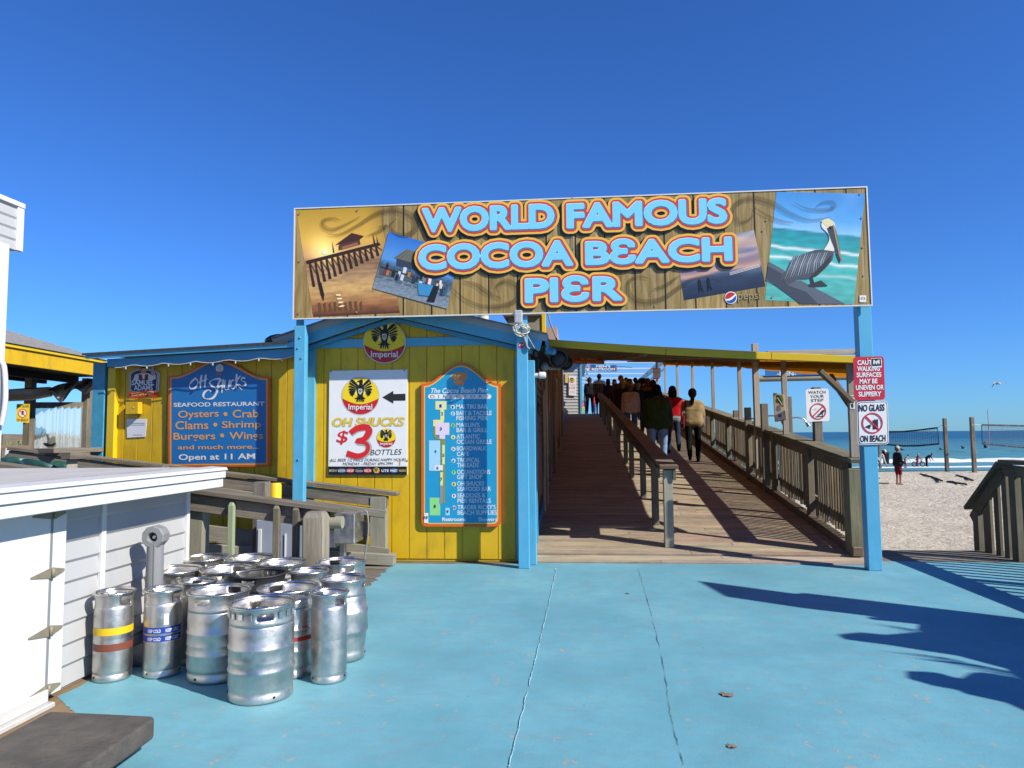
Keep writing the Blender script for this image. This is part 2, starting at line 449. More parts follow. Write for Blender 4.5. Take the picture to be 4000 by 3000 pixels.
W_RAIL = wood('railing_wood', S('#494137'), S('#a1957f'), moss=S('#7d8361'), moss_amt=.4)
W_CAP = wood('mossy_cap_wood', S('#4c4a3a'), S('#9c9478'), moss=S('#6b7348'), moss_amt=.6)
W_HAND = wood('handrail_wood', S('#574636'), S('#927f6a'))
W_DECK = wood('ramp_wood', S('#6b6253'), S('#c8b79d'), moss=S('#c6b090'), moss_amt=.3, bump=.5)
W_STAIR = wood('green_stair_wood', S('#4a4436'), S('#8c8470'), moss=S('#5d6149'), moss_amt=.45)
W_POST = wood('canopy_post_wood', S('#93887a'), S('#c5bcae'))
STEEL = steel('keg_steel'); STEEL2 = steel('bright_steel', (.80, .77, .73), .24, .15)
GALV = steel('galvanised', (.5, .5, .49), .42, .3)
PRINT = printed(); CLOTH = cloth()

def deck_paint():
    t = NT('painted_deck'); v = t.coord('Object')
    n1 = t.noise(v, .9, 7., .62); n2 = t.noise(v, 6., 8., .7); n3 = t.noise(v, 10., 9., .74, .5); n4 = t.noise(v, 70., 4.)
    vs_ = t.coord('Object', (1., 3.2, 1.)); n5 = t.noise(vs_, 2.6, 8., .68, .8)
    col = t.ramp(n1, [(.28, S('#62a0b0')), (.5, S('#70b0c2')), (.72, S('#80bdca'))])
    col = t.mix(t.ramp(n2, [(.42, (0., 0., 0.)), (.74, (.5,) * 3)]), col, S('#6b9dac'))
    col = t.mix(t.ramp(n5, [(.5, (0., 0., 0.)), (.72, (.5,) * 3)]), col, S('#7e9ea8'))
    # worn-through chips, in loose patches
    pat = t.ramp(n1, [(.4, (.0,) * 3), (.62, (1.,) * 3)])
    chip = t.ramp(t.math('ADD', n3, t.math('MULTIPLY', n2, .35)), [(.79, (0., 0., 0.)), (.81, (1.,) * 3)])
    chip = t.math('MULTIPLY', chip, t.math('ADD', t.math('MULTIPLY', pat, .75), .25))
    col = t.mix(chip, col, t.ramp(n4, [(.35, S('#a89a86')), (.65, S('#c9b79c'))]))
    n6 = t.noise(v, 31., 5., .6)
    col = t.mix(t.ramp(n6, [(.69, (0., 0., 0.)), (.72, (.7,) * 3)]), col, S('#3c4a50'))
    t.base(col); t.set(Roughness=.62, Specular_IOR_Level=.3)
    h = t.math('ADD', t.math('MULTIPLY', n2, .6), t.math('MULTIPLY', n4, .25)); t.bump(h, .35, .012)
    return t.m
DECKP = deck_paint()
def sand_mat():
    t = NT('beach_sand'); v = t.coord('Object')
    n1 = t.noise(v, .35, 6.); n2 = t.noise(v, 3.1, 7., .66, .0); n3 = t.noise(v, 14., 6., .7)
    col = t.ramp(n1, [(.3, S('#d0c6b2')), (.7, S('#e2d9c6'))])
    col = t.mix(t.ramp(n3, [(.3, (.28,) * 3), (.6, (0., 0., 0.))]), col, S('#b3a28c'))
    t.base(col); t.set(Roughness=.95, Specular_IOR_Level=.1)
    vo = t.n('TexVoronoi'); vo.feature = 'SMOOTH_F1'; t.l(v, vo.inputs['Vector']); vo.inputs['Scale'].default_value = 2.6; vo.inputs['Smoothness'].default_value = .6
    dim = t.ramp(vo.outputs['Distance'], [(.0, (0., 0., 0.)), (.32, (1., 1., 1.))])
    t.bump(t.math('ADD', t.math('MULTIPLY', dim, .35), t.math('ADD', n2, t.math('MULTIPLY', n3, .4))), .75, .2)
    return t.m
def sea_mat():
    t = NT('sea_water'); v = t.coord('Object', (.25, 1., 1.)); v2 = t.coord('Object', (.05, .22, 1.))
    n1 = t.noise(v, .9, 6., .6); n2 = t.noise(v2, .9, 5., .6)
    sep = t.n('SeparateXYZ'); t.l(t.coord('Object'), sep.inputs[0])
    far = t.n('MapRange'); t.l(sep.outputs[1], far.inputs[0]); far.inputs[1].default_value = 50; far.inputs[2].default_value = 320
    col = t.mix(far.outputs[0], S('#5f9c9c'), S('#1a5674'))
    col = t.mix(t.ramp(n2, [(.4, (0., 0., 0.)), (.7, (.5,) * 3)]), col, S('#3d8296'))
    t.base(col); t.set(Roughness=.35, Specular_IOR_Level=.22)
    t.bump(t.math('ADD', n1, t.math('MULTIPLY', n2, 2.)), .8, .5)
    return t.m
SAND, SEA = sand_mat(), sea_mat()
FOAM = paint('sea_foam', (.82, .84, .85), .8, .08, 1.5, .6, S('#8fb4c2'), .35, 6.)

# ================================================================ the setting
cy_, sy_ = math.cos(YAW), math.sin(YAW)
def shore(s, d): return Vector((s * cy_ - d * sy_, s * sy_ + d * cy_, 0))       # along the shore, out to sea
def sheet(name, xs, ds, zf, mat):
    mb = MB(); nx = len(xs); vs = []
    for d in ds:
        for x in xs: p = shore(x, d); vs.append((p.x, p.y, zf(x, d)))
    fs = [[j * nx + i, j * nx + i + 1, (j + 1) * nx + i + 1, (j + 1) * nx + i] for j in range(len(ds) - 1) for i in range(nx - 1)]
    mb.add(vs, fs, smooth=True); return tag(mb.build(name, mat), kind='structure')
def sandz(x, d):
    z = -.95
    if d > 44: z -= (d - 44) * .05
    if -3 < d < 46 and abs(x) < 60:
        k = min(1, (d + 3) / 6, (46 - d) / 6)
        z += k * (.10 * mnoise.noise((x * .35, d * .35, 1)) + .07 * mnoise.noise((x * 1.3, d * 1.3, 4)) + .03 * mnoise.noise((x * 3.1, d * 3.1, 9)))
    return z
xs = [-20000, -2000, -300, -90] + [-60 + 2.5 * i for i in range(25)] + [2.8 + i * .28 for i in range(105)] + [34 + 3. * i for i in range(1, 14)] + [120, 400, 2000, 20000]
dsv = [-20000, -2000, -200, -40, -8] + [-3 + 2. * i for i in range(7)] + [11.3 + .28 * i for i in range(130)] + [48.5, 52, 58, 70]
sheet('beach_sand', xs, dsv, sandz, SAND)
sheet('sea', [-40000, -3000, -300, -60, 0, 60, 300, 3000, 40000], [50.2, 60, 80, 140, 400, 2000, 9000, 40000], lambda x, d: -1.22, SEA)
def surf(d0, width, height, seed):
    mb = MB(); n = 260; rows = 7; vs = []
    for i in range(n + 1):
        x = -70 + 190 * i / n; k = mnoise.noise((x * .06, seed, 0)) ; k2 = mnoise.noise((x * .35, seed, 5)); k3 = mnoise.noise((x * 1.4, seed, 9))
        for j in range(rows):
            t = j / (rows - 1); d = d0 + k * 1.6 + (t - .5) * width * (1 + .5 * k2)
            z = -1.2 + height * math.sin(math.pi * t) ** .7 * max(.05, .75 + .5 * k2 + .35 * k3)
            p = shore(x, d); vs.append((p.x, p.y, z if 0 < j < rows - 1 else -1.26))
    fs = [[i * rows + j, i * rows + j + 1, (i + 1) * rows + j + 1, (i + 1) * rows + j][::-1] for i in range(n) for j in range(rows - 1)]
    mb.add(vs, fs, smooth=True); return mb
mb = surf(65, 3.6, .33, 3.); o = mb.build('surf', FOAM); tag(o, 'white breaking surf along the shoreline', 'surf', kind='stuff')
mb = surf(55, 1.4, .06, 8.); o = mb.build('surf', FOAM); tag(o, 'thin white wash at the edge of the sand', 'surf', kind='stuff')
SWELL = sea_mat(); SWELL.name = 'swell_water'
for (d0, wd, hh, sd) in ((76, 9, .35, 21.), (98, 12, .35, 33.)):
    mb = surf(d0, wd, hh, sd); tag(mb.build('sea_swell', SWELL), kind='structure')

# timber deck under and beside the paint
mb = MB(); y = 5.2
while y < 9.0:
    mb.bar((-9, y + .07, -.028), (-.66, y + .07, -.028), .136, .05); y += .14
tag(mb.build('wooden_deck', W_GREY, bevel=.003), kind='structure')
mb = MB(); y = 8.98
while y < 9.85:
    mb.bar((3.42, y + .075, -.03), (7.2, y + .075, -.03), .146, .05); y += .15
mb.bar((3.42, 9.87, -.14), (7.2, 9.87, -.14), .04, .2)
for k in range(1, 5):
    mb.bar((3.9, 9.9 + .3 * k, -.2 * k - .02), (5.3, 9.9 + .3 * k, -.2 * k - .02), .28, .045)
tag(mb.build('landing_steps', W_GREY, bevel=.003), kind='structure')
mb = MB(); mb.box((-12, -8, -.6), (7.2, 5.2, -.06)); mb.box((-12, 5.2, -.6), (3.4, 8.9, -.062)); mb.box((3.4, 5.2, -.6), (7.2, 9.84, -.062))
tag(mb.build('deck_base', W_GREY), kind='structure')

def ragged(a, b, n, amp, seed):
    a, b = Vector(a), Vector(b); d = (b - a).normalized(); nrm = Vector((-d.y, d.x)); out = []
    for i in range(n):
        t = i / n; k = mnoise.noise((t * n * .37, seed, 0)) + .6 * mnoise.noise((t * n * 1.1, seed, 3)); out.append(a + (b - a) * t + nrm * amp * (k if 0 < i else 0))
    return out
e = onZ(1440, 2290); f = onZ(1526, 2208)
pts = []
pts += ragged((7.18, -7.5), (7.18, 8.95), 6, 0, 1) + ragged((7.18, 8.95), (3.62, 9.0), 26, .02, 2) + ragged((3.62, 9.0), (3.45, 8.74), 8, .015, 3)
pts += ragged((3.45, 8.74), (-.56, 8.71), 60, .015, 4) + ragged((-.56, 8.71), (-.66, 8.62), 4, .0, 5) + ragged((-.66, 8.62), (f.x, 8.60), 24, .02, 6)
pts += ragged((f.x, 8.60), (e.x, e.y), 30, .05, 7) + ragged((e.x, e.y), (-3.14, 6.3), 26, .05, 8) + ragged((-3.14, 6.3), (-3.13, 4.05), 26, .03, 9)
pts += ragged((-3.0, 4.02), (-2.72, 3.80), 14, .035, 10) + ragged((-2.72, 3.80), (-2.8, -7.5), 40, .05, 11)
mb = MB(); mb.add([(p.x, p.y, 0.) for p in pts], [list(range(len(pts)))])
o = mb.build('painted_deck', DECKP, recalc=True)
if o.data.polygons[0].normal.z < 0: o.data.flip_normals()
tag(o, kind='structure')
# the timber that shows where the paint has gone beside the shed
mb = MB()
for i in range(5):
    mb.bar((-3.3 + .16 * i, -7, -.027), (-3.3 + .16 * i, 5.18, -.027), .152, .05)
tag(mb.build('bare_deck_boards', wood('bare_deck_wood', S('#7c6146'), S('#b39a74'))), kind='structure')
# two seams in the painted deck: a cracked dark joint with flaking paint along one side
def seam(px, seed, dark, flake):
    mb = MB(); q = [onZ(x, y) for x, y in px]; q = [Vector(p) for p in curve([tuple(p) for p in q], 90)]; n_ = len(q)
    off = [.007 * mnoise.noise((i * .11, seed, 7)) + .003 * mnoise.noise((i * .5, seed, 8)) for i in range(n_)]
    wd = [dark * max(.0, .7 + 1.2 * mnoise.noise((i * .06, seed, 2)) + .4 * mnoise.noise((i * .33, seed, 3))) for i in range(n_)]
    wf = [flake * max(.0, .35 + 1.3 * mnoise.noise((i * .09, seed, 4)) + .7 * mnoise.noise((i * .47, seed, 5))) for i in range(n_)]
    Z = lambda z: Vector((0, 0, z))
    for i in range(n_ - 1):
        d = (q[i + 1] - q[i]).normalized(); n = Vector((-d.y, d.x, 0)); A, B = q[i] + n * off[i], q[i + 1] + n * off[i + 1]
        if wd[i] + wd[i + 1] > 1e-4: mb.add([A + Z(.004), B + Z(.004), B + n * wd[i + 1] + Z(.004), A + n * wd[i] + Z(.004)], [[0, 1, 2, 3][::-1]], (1, 1, 1), 0)
        if wf[i] + wf[i + 1] > 1e-4: mb.add([A + Z(.0045), B + Z(.0045), B - n * wf[i + 1] + Z(.0075), A - n * wf[i] + Z(.0075)], [[0, 1, 2, 3]], (1, 1, 1), 1)
    tag(mb.build('deck_seam', [paint('seam_dirt', S('#33474f'), .9), paint('seam_lip', S('#9cc9d6'), .7)]), kind='structure')
seam([(2174, 2222), (2140, 2380), (2078, 2640), (1989, 3000)], 1., .0, .0075)
seam([(2492, 2222), (2538, 2380), (2590, 2600), (2618, 2790), (2670, 2995)], 5., .0032, .0)

# ramp
mb = MB(); y = 8.73
while y < 36.:
    z = 0.02 if y < 9.15 else rz(y + .07) + .005
    z2 = 0.02 if y < 9.15 else z
    w_ = .142; x1 = xr(y) + .12
    c = rnd.uniform(.78, 1.1); c = (c, c * rnd.uniform(.96, 1.02), c * rnd.uniform(.92, 1.02))
    if y < 9.15: c = (c[0] * 1.25, c[1] * 1.3, c[2] * 1.35)
    up = (0, -SL, 1) if y >= 9.15 else (0, 0, 1)
    mb.bar((-.66, y + .073, z - .02), (1.4 + rnd.uniform(-.8, .8), y + .073, z2 - .02), w_, .04, up, c)
    xm = mb.v[-1][0]; xm = max(v[0] for v in mb.v[-24:])
    c = tuple(x * rnd.uniform(.9, 1.1) for x in c)
    mb.bar((xm + .003, y + .073, z - .02), (x1, y + .073, z2 - .02), w_, .04, up, c); y += .148
y = 36.
while y < 90:
    mb.bar((-1.5, y + .15, rz(36) - .02), (xr(36) + .5, y + .15, rz(36) - .02), .29, .04); y += .3
tag(mb.build('boardwalk_ramp', W_DECK, bevel=.003), kind='structure')
mb = MB()
for X in (-.5, 1.2, 3.5):
    mb.bar((X, 8.9, -.12), (X + (.7 if X > 3 else 0), 36, rz(36) - .15), .06, .2); mb.bar((X, 36, rz(36) - .15), (X, 90, rz(36) - .15), .06, .2)
for k in range(9):
    for X in (-.5, 3.6): mb.bar((X, 11 + 3.2 * k, -1.6), (X, 11 + 3.2 * k, rz(11 + 3.2 * k) - .1), .22, .22)
for k in range(10):
    for X in (-1.2, 4.2): mb.bar((X, 40 + 5 * k, -3), (X, 40 + 5 * k, rz(36) - .1), .3, .3)
tag(mb.build('pier_substructure', W_RAIL), kind='structure')

# ================================================================ restaurant building
WY = 8.77                                # front wall plane
bld = thing('restaurant_building', 'yellow board walled seafood restaurant with blue trim under a low gable', 'restaurant', (-2.1, WY, 0))
AP = onY(1528, 1166, 8.56); ER = onY(2138, 1306, 8.56); EL = onY(1066, 1322, 8.56)
def rake(x):                             # underside of the shingles over the front wall
    if x > AP.x: return AP.z + (ER.z - AP.z) * (x - AP.x) / (ER.x - AP.x)
    return AP.z + (EL.z - AP.z) * (AP.x - x) / (AP.x - EL.x)
XL, XR = -3.42, -.68
mb = MB()
mb.prism([(XL, WY + .012, 0), (XR, WY + .012, 0), (XR, WY + .012, rake(XR) - .1), (AP.x, WY + .012, AP.z - .1), (XL, WY + .012, rake(XL) - .1)], (0, .1, 0))
x = XL
while x < XR - .01:
    x2 = min(x + .222, XR); a, b = x + .005, x2 - .005
    top = [(b, WY, rake(b) - .12)] + ([(AP.x, WY, AP.z - .12)] if a < AP.x < b else []) + [(a, WY, rake(a) - .12)]
    mb.prism([(a, WY, .03), (b, WY, .03)] + top, (0, .011, 0)); x = x2
mb.build('front_wall', YEL, bld, bevel=.002)
# rake boards: grey upper strip, blue lower board, inner blue lining
mb = MB(); mb2 = MB(); mb3 = MB()
for a, b in ((AP, ER), (AP, EL)):
    a, b = Vector(a), Vector(b); d = (b - a).normalized()
    mb.bar(a + Vector((0, 0, -.045)), b + Vector((0, 0, -.045)), .03, .085, (0, 0, 1))
    mb2.bar(a + Vector((0, .008, -.15)), b - d * .08 + Vector((0, .008, -.15)), .04, .13, (0, 0, 1))
    mb3.bar(a + Vector((0, .13, -.245)), b - d * .2 + Vector((0, .13, -.245)), .09, .05, (0, 0, 1))
mb.build('rake_board', GRYF, bld, bevel=.004); mb2.build('rake_trim', BLU, bld, bevel=.004); mb3.build('soffit_trim', BLUD, bld, bevel=.004)
# soffit and roof
mb = MB()
for b in (ER, EL):
    mb.prism([(AP.x, 8.52, AP.z + .012), (b.x, 8.52, b.z + .012), (b.x, 8.52, b.z - .008), (AP.x, 8.52, AP.z - .008)][::(1 if b is ER else -1)], (0, 3.0, 0))
mb.build('roof', SHING, bld, recalc=True)
mb = MB()
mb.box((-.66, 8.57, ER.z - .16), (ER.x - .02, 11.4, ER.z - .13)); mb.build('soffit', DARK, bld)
mb = MB(); mb.bar((ER.x - .015, 8.6, ER.z - .1), (ER.x - .015, 10.2, ER.z - .1), .03, .16); mb.build('eave_board', BLUD, bld)
# cross beam in the gable, corner boards
c1, c2 = onY(1226, 1345, WY), onY(2010, 1322, WY)
mb = MB(); mb.box((XL + .15, WY - .035, c1.z - .055), (c2.x, WY, c1.z + .055)); mb.build('cross_beam', BLU, bld, bevel=.004)
c = onY(1219, 1600, WY)
mb = MB(); mb.box((c.x - .05, WY - .05, .05), (c.x + .05, WY, c1.z - .06)); mb.build('corner_trim', BLU, bld, bevel=.004)
mb = MB(); mb.box((XL - .03, 8.64, .05), (c.x - .056, WY - .008, c1.z + .1)); mb.build('corner_panel', YEL2, bld, bevel=.003)
mb = MB(); mb.box((XR - .07, WY - .03, .02), (XR + .05, WY + .06, 2.5)); mb.build('corner_board', BLU, bld, bevel=.004)
# side wall along the ramp: tan lap siding in shade, blue posts
mb = MB(); z = 0.
while z < 2.62:
    for y0, y1 in ((8.76, 24.),):
        mb.add([(-.60, y0, z), (-.60, y1, z), (-.63, y1, z + .135), (-.63, y0, z + .135)], [[0, 1, 2, 3]]); mb.add([(-.63, y0, z + .135), (-.63, y1, z + .135), (-.60, y1, z + .135), (-.60, y0, z + .135)], [[0, 1, 2, 3]])
    z += .135
mb.add([(-.63, 8.75, 0), (-.63, 24, 0), (-.63, 24, 4.4), (-.63, 8.75, 2.7)], [[0, 1, 2, 3]])
mb.build('side_wall', SIDT, bld)
for Y in (9.75, 12.6, 15.4, 18.3, 21.4):
    mb = MB(); mb.box((-.6, Y - .07, rz(Y)), (-.54, Y + .07, rz(Y) + 2.6)); mb.build('side_post', BLUD, bld, bevel=.004)
mb = MB(); mb.bar((-.575, 9.3, rz(9.3) + .1), (-.575, 35.9, rz(35.9) + .1), .05, .16); mb.build('skirting_board', BLUD, bld)
mb = MB(); mb.box((-.645, 8.74, 0), (-.53, 9.22, .02)); mb.prism([(-.56, 8.7, .02), (-.56, 9.25, .02), (-.56, 9.25, .22), (-.56, 8.72, .32)], (-.04, 0, 0)); mb.build('kick_plate', BLU, bld)
# upper rear storey wall up the ramp
mb = MB(); mb.box((-3.6, 24.01, .5), (-.62, 35.9, 5.2)); mb.build('rear_wall', SIDT, bld)

# left wing, turned back from the front
AW = R(9); dL = Vector((-math.cos(AW), math.sin(AW), 0)); nL = Vector((-math.sin(AW), -math.cos(AW), 0))
C0 = Vector((XL - .0, 8.63, 0))
pW = Plane(C0, nL)
def wingX(px): q = onP(px, 1600, C0, nL); return (q - C0).dot(dL)
LW = wingX(400)
def wp(t, z, k=0.): p = C0 + dL * t + nL * k; return Vector((p.x, p.y, z))
def wz(px, py): return onP(px, py, C0, nL).z
ztR, ztL = onP(1071, 1340, C0 + nL * .22, nL).z, onP(339, 1384, C0 + nL * .22, nL).z
tR, tL = -.05, (onP(339, 1384, C0 + nL * .22, nL) - C0).dot(dL)
def wtop(t): return ztR + (ztL - ztR) * (t - tR) / (tL - tR)
mb = MB(); mb.prism([wp(LW, 0, -.012), wp(0, 0, -.012), wp(0, wtop(0) - .1, -.012), wp(LW, wtop(LW) - .1, -.012)], nL * -.1)
t = 0.
while t < LW - .01:
    t2 = min(t + .222, LW); mb.prism([wp(t2 - .005, .03), wp(t + .005, .03), wp(t + .005, wtop(t) - .1), wp(t2 - .005, wtop(t2) - .1)], nL * -.011); t = t2
mb.build('wing_wall', YEL, bld, bevel=.002)
mb = MB(); mb.bar(wp(tR, wtop(tR) - .03, .23), wp(tL, wtop(tL) - .03, .23), .03, .07); mb.build('wing_fascia', BLU, bld, bevel=.003)
mb = MB(); mb.bar(wp(tR, wtop(tR) - .125, .17), wp(tL - .3, wtop(tL) - .125, .17), .04, .11); mb.build('wing_trim', BLUD, bld, bevel=.003)
mb = MB(); q = [wp(tR + .1, wtop(tR) + .012, .26), wp(tL + .04, wtop(tL) + .012, .26)]
back = nL * -5.5 + Vector((0, 0, .25))
mb.add([q[0], q[1], q[1] + back, q[0] + back], [[0, 1, 2, 3]]); mb.add([q[0], q[1], q[1] - Vector((0, 0, .03)), q[0] - Vector((0, 0, .03))], [[0, 1, 2, 3]])
mb.add([p - Vector((0, 0, .02)) for p in (q[0], q[1], q[1] + back, q[0] + back)], [[0, 1, 2, 3]]); mb.build('wing_roof', paint('dark_shingle', S('#4a4640'), .95, .3, 16., .8), bld)
mb = MB(); a, b = wingX(447), LW
mb.bar(wp(a - .0, 0, .03), wp(a - .0, wtop(a) - .18, .03), .12, .07, nL); mb.build('wing_corner_trim', YEL2, bld, bevel=.003)
mb = MB(); mb.bar(wp(b + .02, 0, -.02), wp(b + .02, wtop(b) - .1, -.02), .2, .16, nL); mb.build('wing_corner_post', paint('weathered_blue', S('#4aa6c8'), .7, .14, 8., .5, S('#2f7f9c'), .5), bld, bevel=.004)
mb = MB(); mb.prism([wp(b, 0, -.1), wp(b, 2.5, -.1), wp(b, 2.5, -4), wp(b, 0, -4)], dL * -.05); mb.build('wing_end_wall', YEL, bld)
# cable of party bulbs under the wing eave
mb = MB(); pts = []
for i in range(33):
    t = (tL - .45) * i / 32; pts.append(wp(t, wtop(t) - .17 - .03 * abs(math.sin(i * .55)), .205))
mb.tube(pts, .006, 6)
o = mb.build('string_lights', PVC); tag(o, 'slack white light string sagging under the blue eave of the yellow wing', 'string lights')
mb = MB()
for i in range(2, 33, 4): mb.ball(pts[i] - Vector((0, 0, .022)), (.012, .012, .02), 5)
mb.build('bulb', CLEAR, o)

# dark dome vent and timber box on the roof
mb = MB(); c = onY(1062, 1322, 8.9); mb.ball((c.x, 9.2, c.z), (.22, .2, .1), 8); tag(mb.build('roof_vent', BLACK), 'small dark dome vent on the roof joint left of the gable', 'vent')
a, b = onY(1985, 1238, 10.2), onY(2116, 1300, 10.2)
rb = thing('roof_box', 'weathered timber box on the roof behind the middle sign post', 'roof box', (a.x, 10.2, b.z))
mb = MB(); mb.box((a.x, 10.2, b.z - .25), (b.x, 10.8, a.z)); mb.build('box_body', W_PALE, rb, bevel=.004)
mb = MB(); mb.box((a.x - .06, 10.14, a.z), (b.x + .0, 10.86, a.z + .08)); mb.build('box_lid', W_GREY, rb, bevel=.004)
mb = MB(); mb.box((b.x + .003, 10.18, b.z - .25), (b.x + .06, 10.26, a.z + .25)); mb.build('corner_strip', YEL2, rb, bevel=.003)
mb = MB(); p = [onY(2138, 1216, 10.), onY(2150, 1262, 9.8), onY(2178, 1335, 9.2)]; mb.tube(p, .012, 6); tag(mb.build('guy_cable', GREYP), 'grey cable hanging down to the canopy edge right of the roof box', 'cable')
mb = MB(); p = [onY(1961, 1221, 10.6), onY(1975, 1245, 10.6), onY(1990, 1268, 10.2)]; mb.tube(p, .014, 6); tag(mb.build('roof_cable', GREYP), 'short dark cable left of the timber roof box', 'cable')
mb = MB(); p0 = onY(1888, 1262, 10.9); mb.tube([p0, p0 + Vector((0, 0, .35))], .085, 12); tag(mb.build('roof_pipe', PVC), 'white vent pipe rising from the gable roof under the big sign', 'pipe')

# ================================================================ big pier sign on blue posts
SY = 8.31
sg = thing('pier_sign', 'long wood printed banner sign on tall blue posts over the ramp entrance', 'sign', (0, SY, 0))
k_ = SY / 8.47; XS0, XS1, ZS0, ZS1 = -3.475 * k_, 3.41 * k_, 1.55 + 1.462 * k_, 1.55 + 2.845 * k_
mb = MB(); mb.box((XS0, SY - .012, ZS0), (-.03, SY + .012, ZS1)); mb.box((-.026, SY - .012, ZS0), (XS1, SY + .012, ZS1))
def plank_print():
    t = NT('printed_planks'); v = t.coord('Object')
    sep = t.n('SeparateXYZ'); t.l(v, sep.inputs[0])
    xw = t.math('ADD', sep.outputs[0], 20.); q = t.math('DIVIDE', xw, .345); fl = t.math('FLOOR', q); fr = t.math('FRACT', q)
    wn = t.n('TexWhiteNoise'); wn.noise_dimensions = '1D'; t.l(fl, wn.inputs['W'])
    cmb = t.n('CombineXYZ'); t.l(t.math('MULTIPLY', sep.outputs[0], 16.), cmb.inputs[0]); t.l(t.math('MULTIPLY', sep.outputs[2], 1.1), cmb.inputs[1]); t.l(t.math('MULTIPLY', wn.outputs[0], 37.), cmb.inputs[2])
    n1 = t.noise(cmb.outputs[0], 1.1, 8., .62, 1.1)
    n2 = t.noise(v, 1.3, 3.)
    c = t.ramp(n1, [(.24, S('#7a6538')), (.5, S('#b2985e')), (.72, S('#d0b987'))])
    c = t.mix(1., c, t.ramp(wn.outputs[0], [(0., (.72,) * 3), (1., (1.08, 1.05, 1.))]), 'MULTIPLY')
    c = t.mix(t.ramp(n2, [(.4, (0., 0., 0.)), (.75, (.4,) * 3)]), c, S('#6b5226'))
    gap = t.math('LESS_THAN', fr, .05)
    half = t.math('LESS_THAN', t.math('ABSOLUTE', t.math('SUBTRACT', fr, .52)), .006)
    c = t.mix(half, c, S('#4a3815')); c = t.mix(gap, c, S('#1d150a'))
    t.base(c, .8); t.set(Roughness=.38, Specular_IOR_Level=.35); return t.m
mb.build('panel', plank_print(), sg)
mb = MB(); e_ = .014
mb.box((XS0 - e_, SY - .02, ZS1), (XS1 + e_, SY + .016, ZS1 + e_)); mb.box((XS0 - e_, SY - .02, ZS0 - e_), (XS1 + e_, SY + .016, ZS0)); mb.box((XS1, SY - .02, ZS0), (XS1 + e_, SY + .016, ZS1)); mb.box((XS0 - e_, SY - .02, ZS0), (XS0, SY + .016, ZS1))
mb.build('edge_trim', WHT, sg)
# posts
c = onY(1166, 1700, SY + .02); mb = MB(); mb.box((c.x - .07, SY + .02, 0), (c.x + .07, SY + .115, 2.9)); mb.box((c.x - .09, SY + .12, 2.6), (c.x - .02, SY + .21, 4.33)); mb.build('post', BLU, sg, bevel=.006)
mb = MB()
for z in (2.62, 2.75, 2.5): mb.ball((c.x + rnd.uniform(-.03, .03), SY + .016, z), (.014, .01, .014), 5)
mb.ball((c.x, SY + .016, 1.27), (.014, .01, .014), 5); mb.build('bolt_heads', BLUD, sg)
c = onY(2045, 1900, SY + .02); XM = c.x; mb = MB(); mb.box((c.x - .068, SY + .02, 0), (c.x + .062, SY + .115, 2.96)); mb.box((c.x + .045, 8.57, 0), (c.x + .13, 8.66, 2.45)); mb.build('post', BLU, sg, bevel=.006)
a, b = onY(3380, 1300, SY + .07), onY(3421, 2200, SY + .07); XP = (a.x + b.x) / 2
mb = MB(); mb.box((XP - .075, SY + .07, 0), (XP + .075, SY + .2, 3.6)); mb.build('post', BLU, sg, bevel=.006)
mb = MB(); mb.box((XP - .072, SY + .075, 3.603), (XP + .072, SY + .195, 4.33)); mb.build('post_top', BLUD, sg, bevel=.006)

ps = Plane((0, SY - .0125, 0), (0, -1, 0), .0012)
art = MB(); screws = MB()
def grad(stops):
    def f(t):
        for (a, ca), (b, cb) in zip(stops, stops[1:]):
            if t <= b: k = max(0, (t - a) / (b - a)); return np.array(ca) * (1 - k) + np.array(cb) * k
        return np.array(stops[-1][1])
    return f
nz = lambda x, y, z=0.: mnoise.noise((x, y, z))
# sunset over the pier
Q1 = [(1157, 822), (1478, 807), (1562, 1222), (1224, 1238)]
g1 = grad([(0, S('#bd962f')), (.3, S('#e8b650')), (.44, S('#d0a06a')), (.5, S('#8d6a4c')), (.62, S('#b08a63')), (.75, S('#d4a968')), (.9, S('#a06a42')), (1, S('#54301f'))])
def f1(u, v):
    c = g1(v); d = math.hypot((u - .26) * 1., (v - .40) * 1.2); c = c + np.array(S('#ffd27a')) * math.exp(-d * d * 40) * .9
    if v > .5: c = c * (1 + .45 * nz(u * 5, v * 46, 3) + .2 * nz(u * 18, v * 90, 3))
    k = max(0, (u - .82) / .18) * (v < .5); c = c * (1 - k * .5) + np.array(S('#7a6230')) * k * .5
    return tuple(np.clip(c, 0, 1))
ps.picture(art, Q1, f1, 1, 60, 70)
I1 = ps.inset(Q1); DK = S('#3a2417')
ps.disc(art, *I1(.26, .40), 11, S('#fff3cf'), 3)
def I1p(pts, col, k): ps.poly(art, [I1(u, v) for u, v in pts], col, k)
I1p([(.02, .475), (.92, .335), (.94, .36), (.03, .505)], DK, 4)
I1p([(.43, .39), (.70, .345), (.70, .30), (.62, .26), (.50, .30), (.44, .345)], S('#5c3a2a'), 4); I1p([(.40, .34), (.62, .235), (.76, .27), (.70, .30)], S('#4a2b1d'), 5)
I1p([(.47, .385), (.67, .348), (.67, .325), (.47, .36)], S('#9a6a52'), 5)
for i in range(13):
    u = .06 + .068 * i; t0 = .485 - .158 * (u - .02); L = .24 - .011 * i
    I1p([(u - .008, t0), (u + .008, t0), (u + .024, t0 + L), (u - .01, t0 + L)], DK, 4)
    I1p([(u, t0 + .02), (u + .008, t0 + .01), (u + .07, t0 + L * .55), (u + .062, t0 + L * .58)], S('#5a3a22'), 3)
I1p([(.36, .41), (.375, .41), (.37, .30)], DK, 4); I1p([(.86, .36), (.88, .36), (.87, .24)], DK, 4); I1p([(.90, .36), (.915, .36), (.91, .26)], DK, 4)
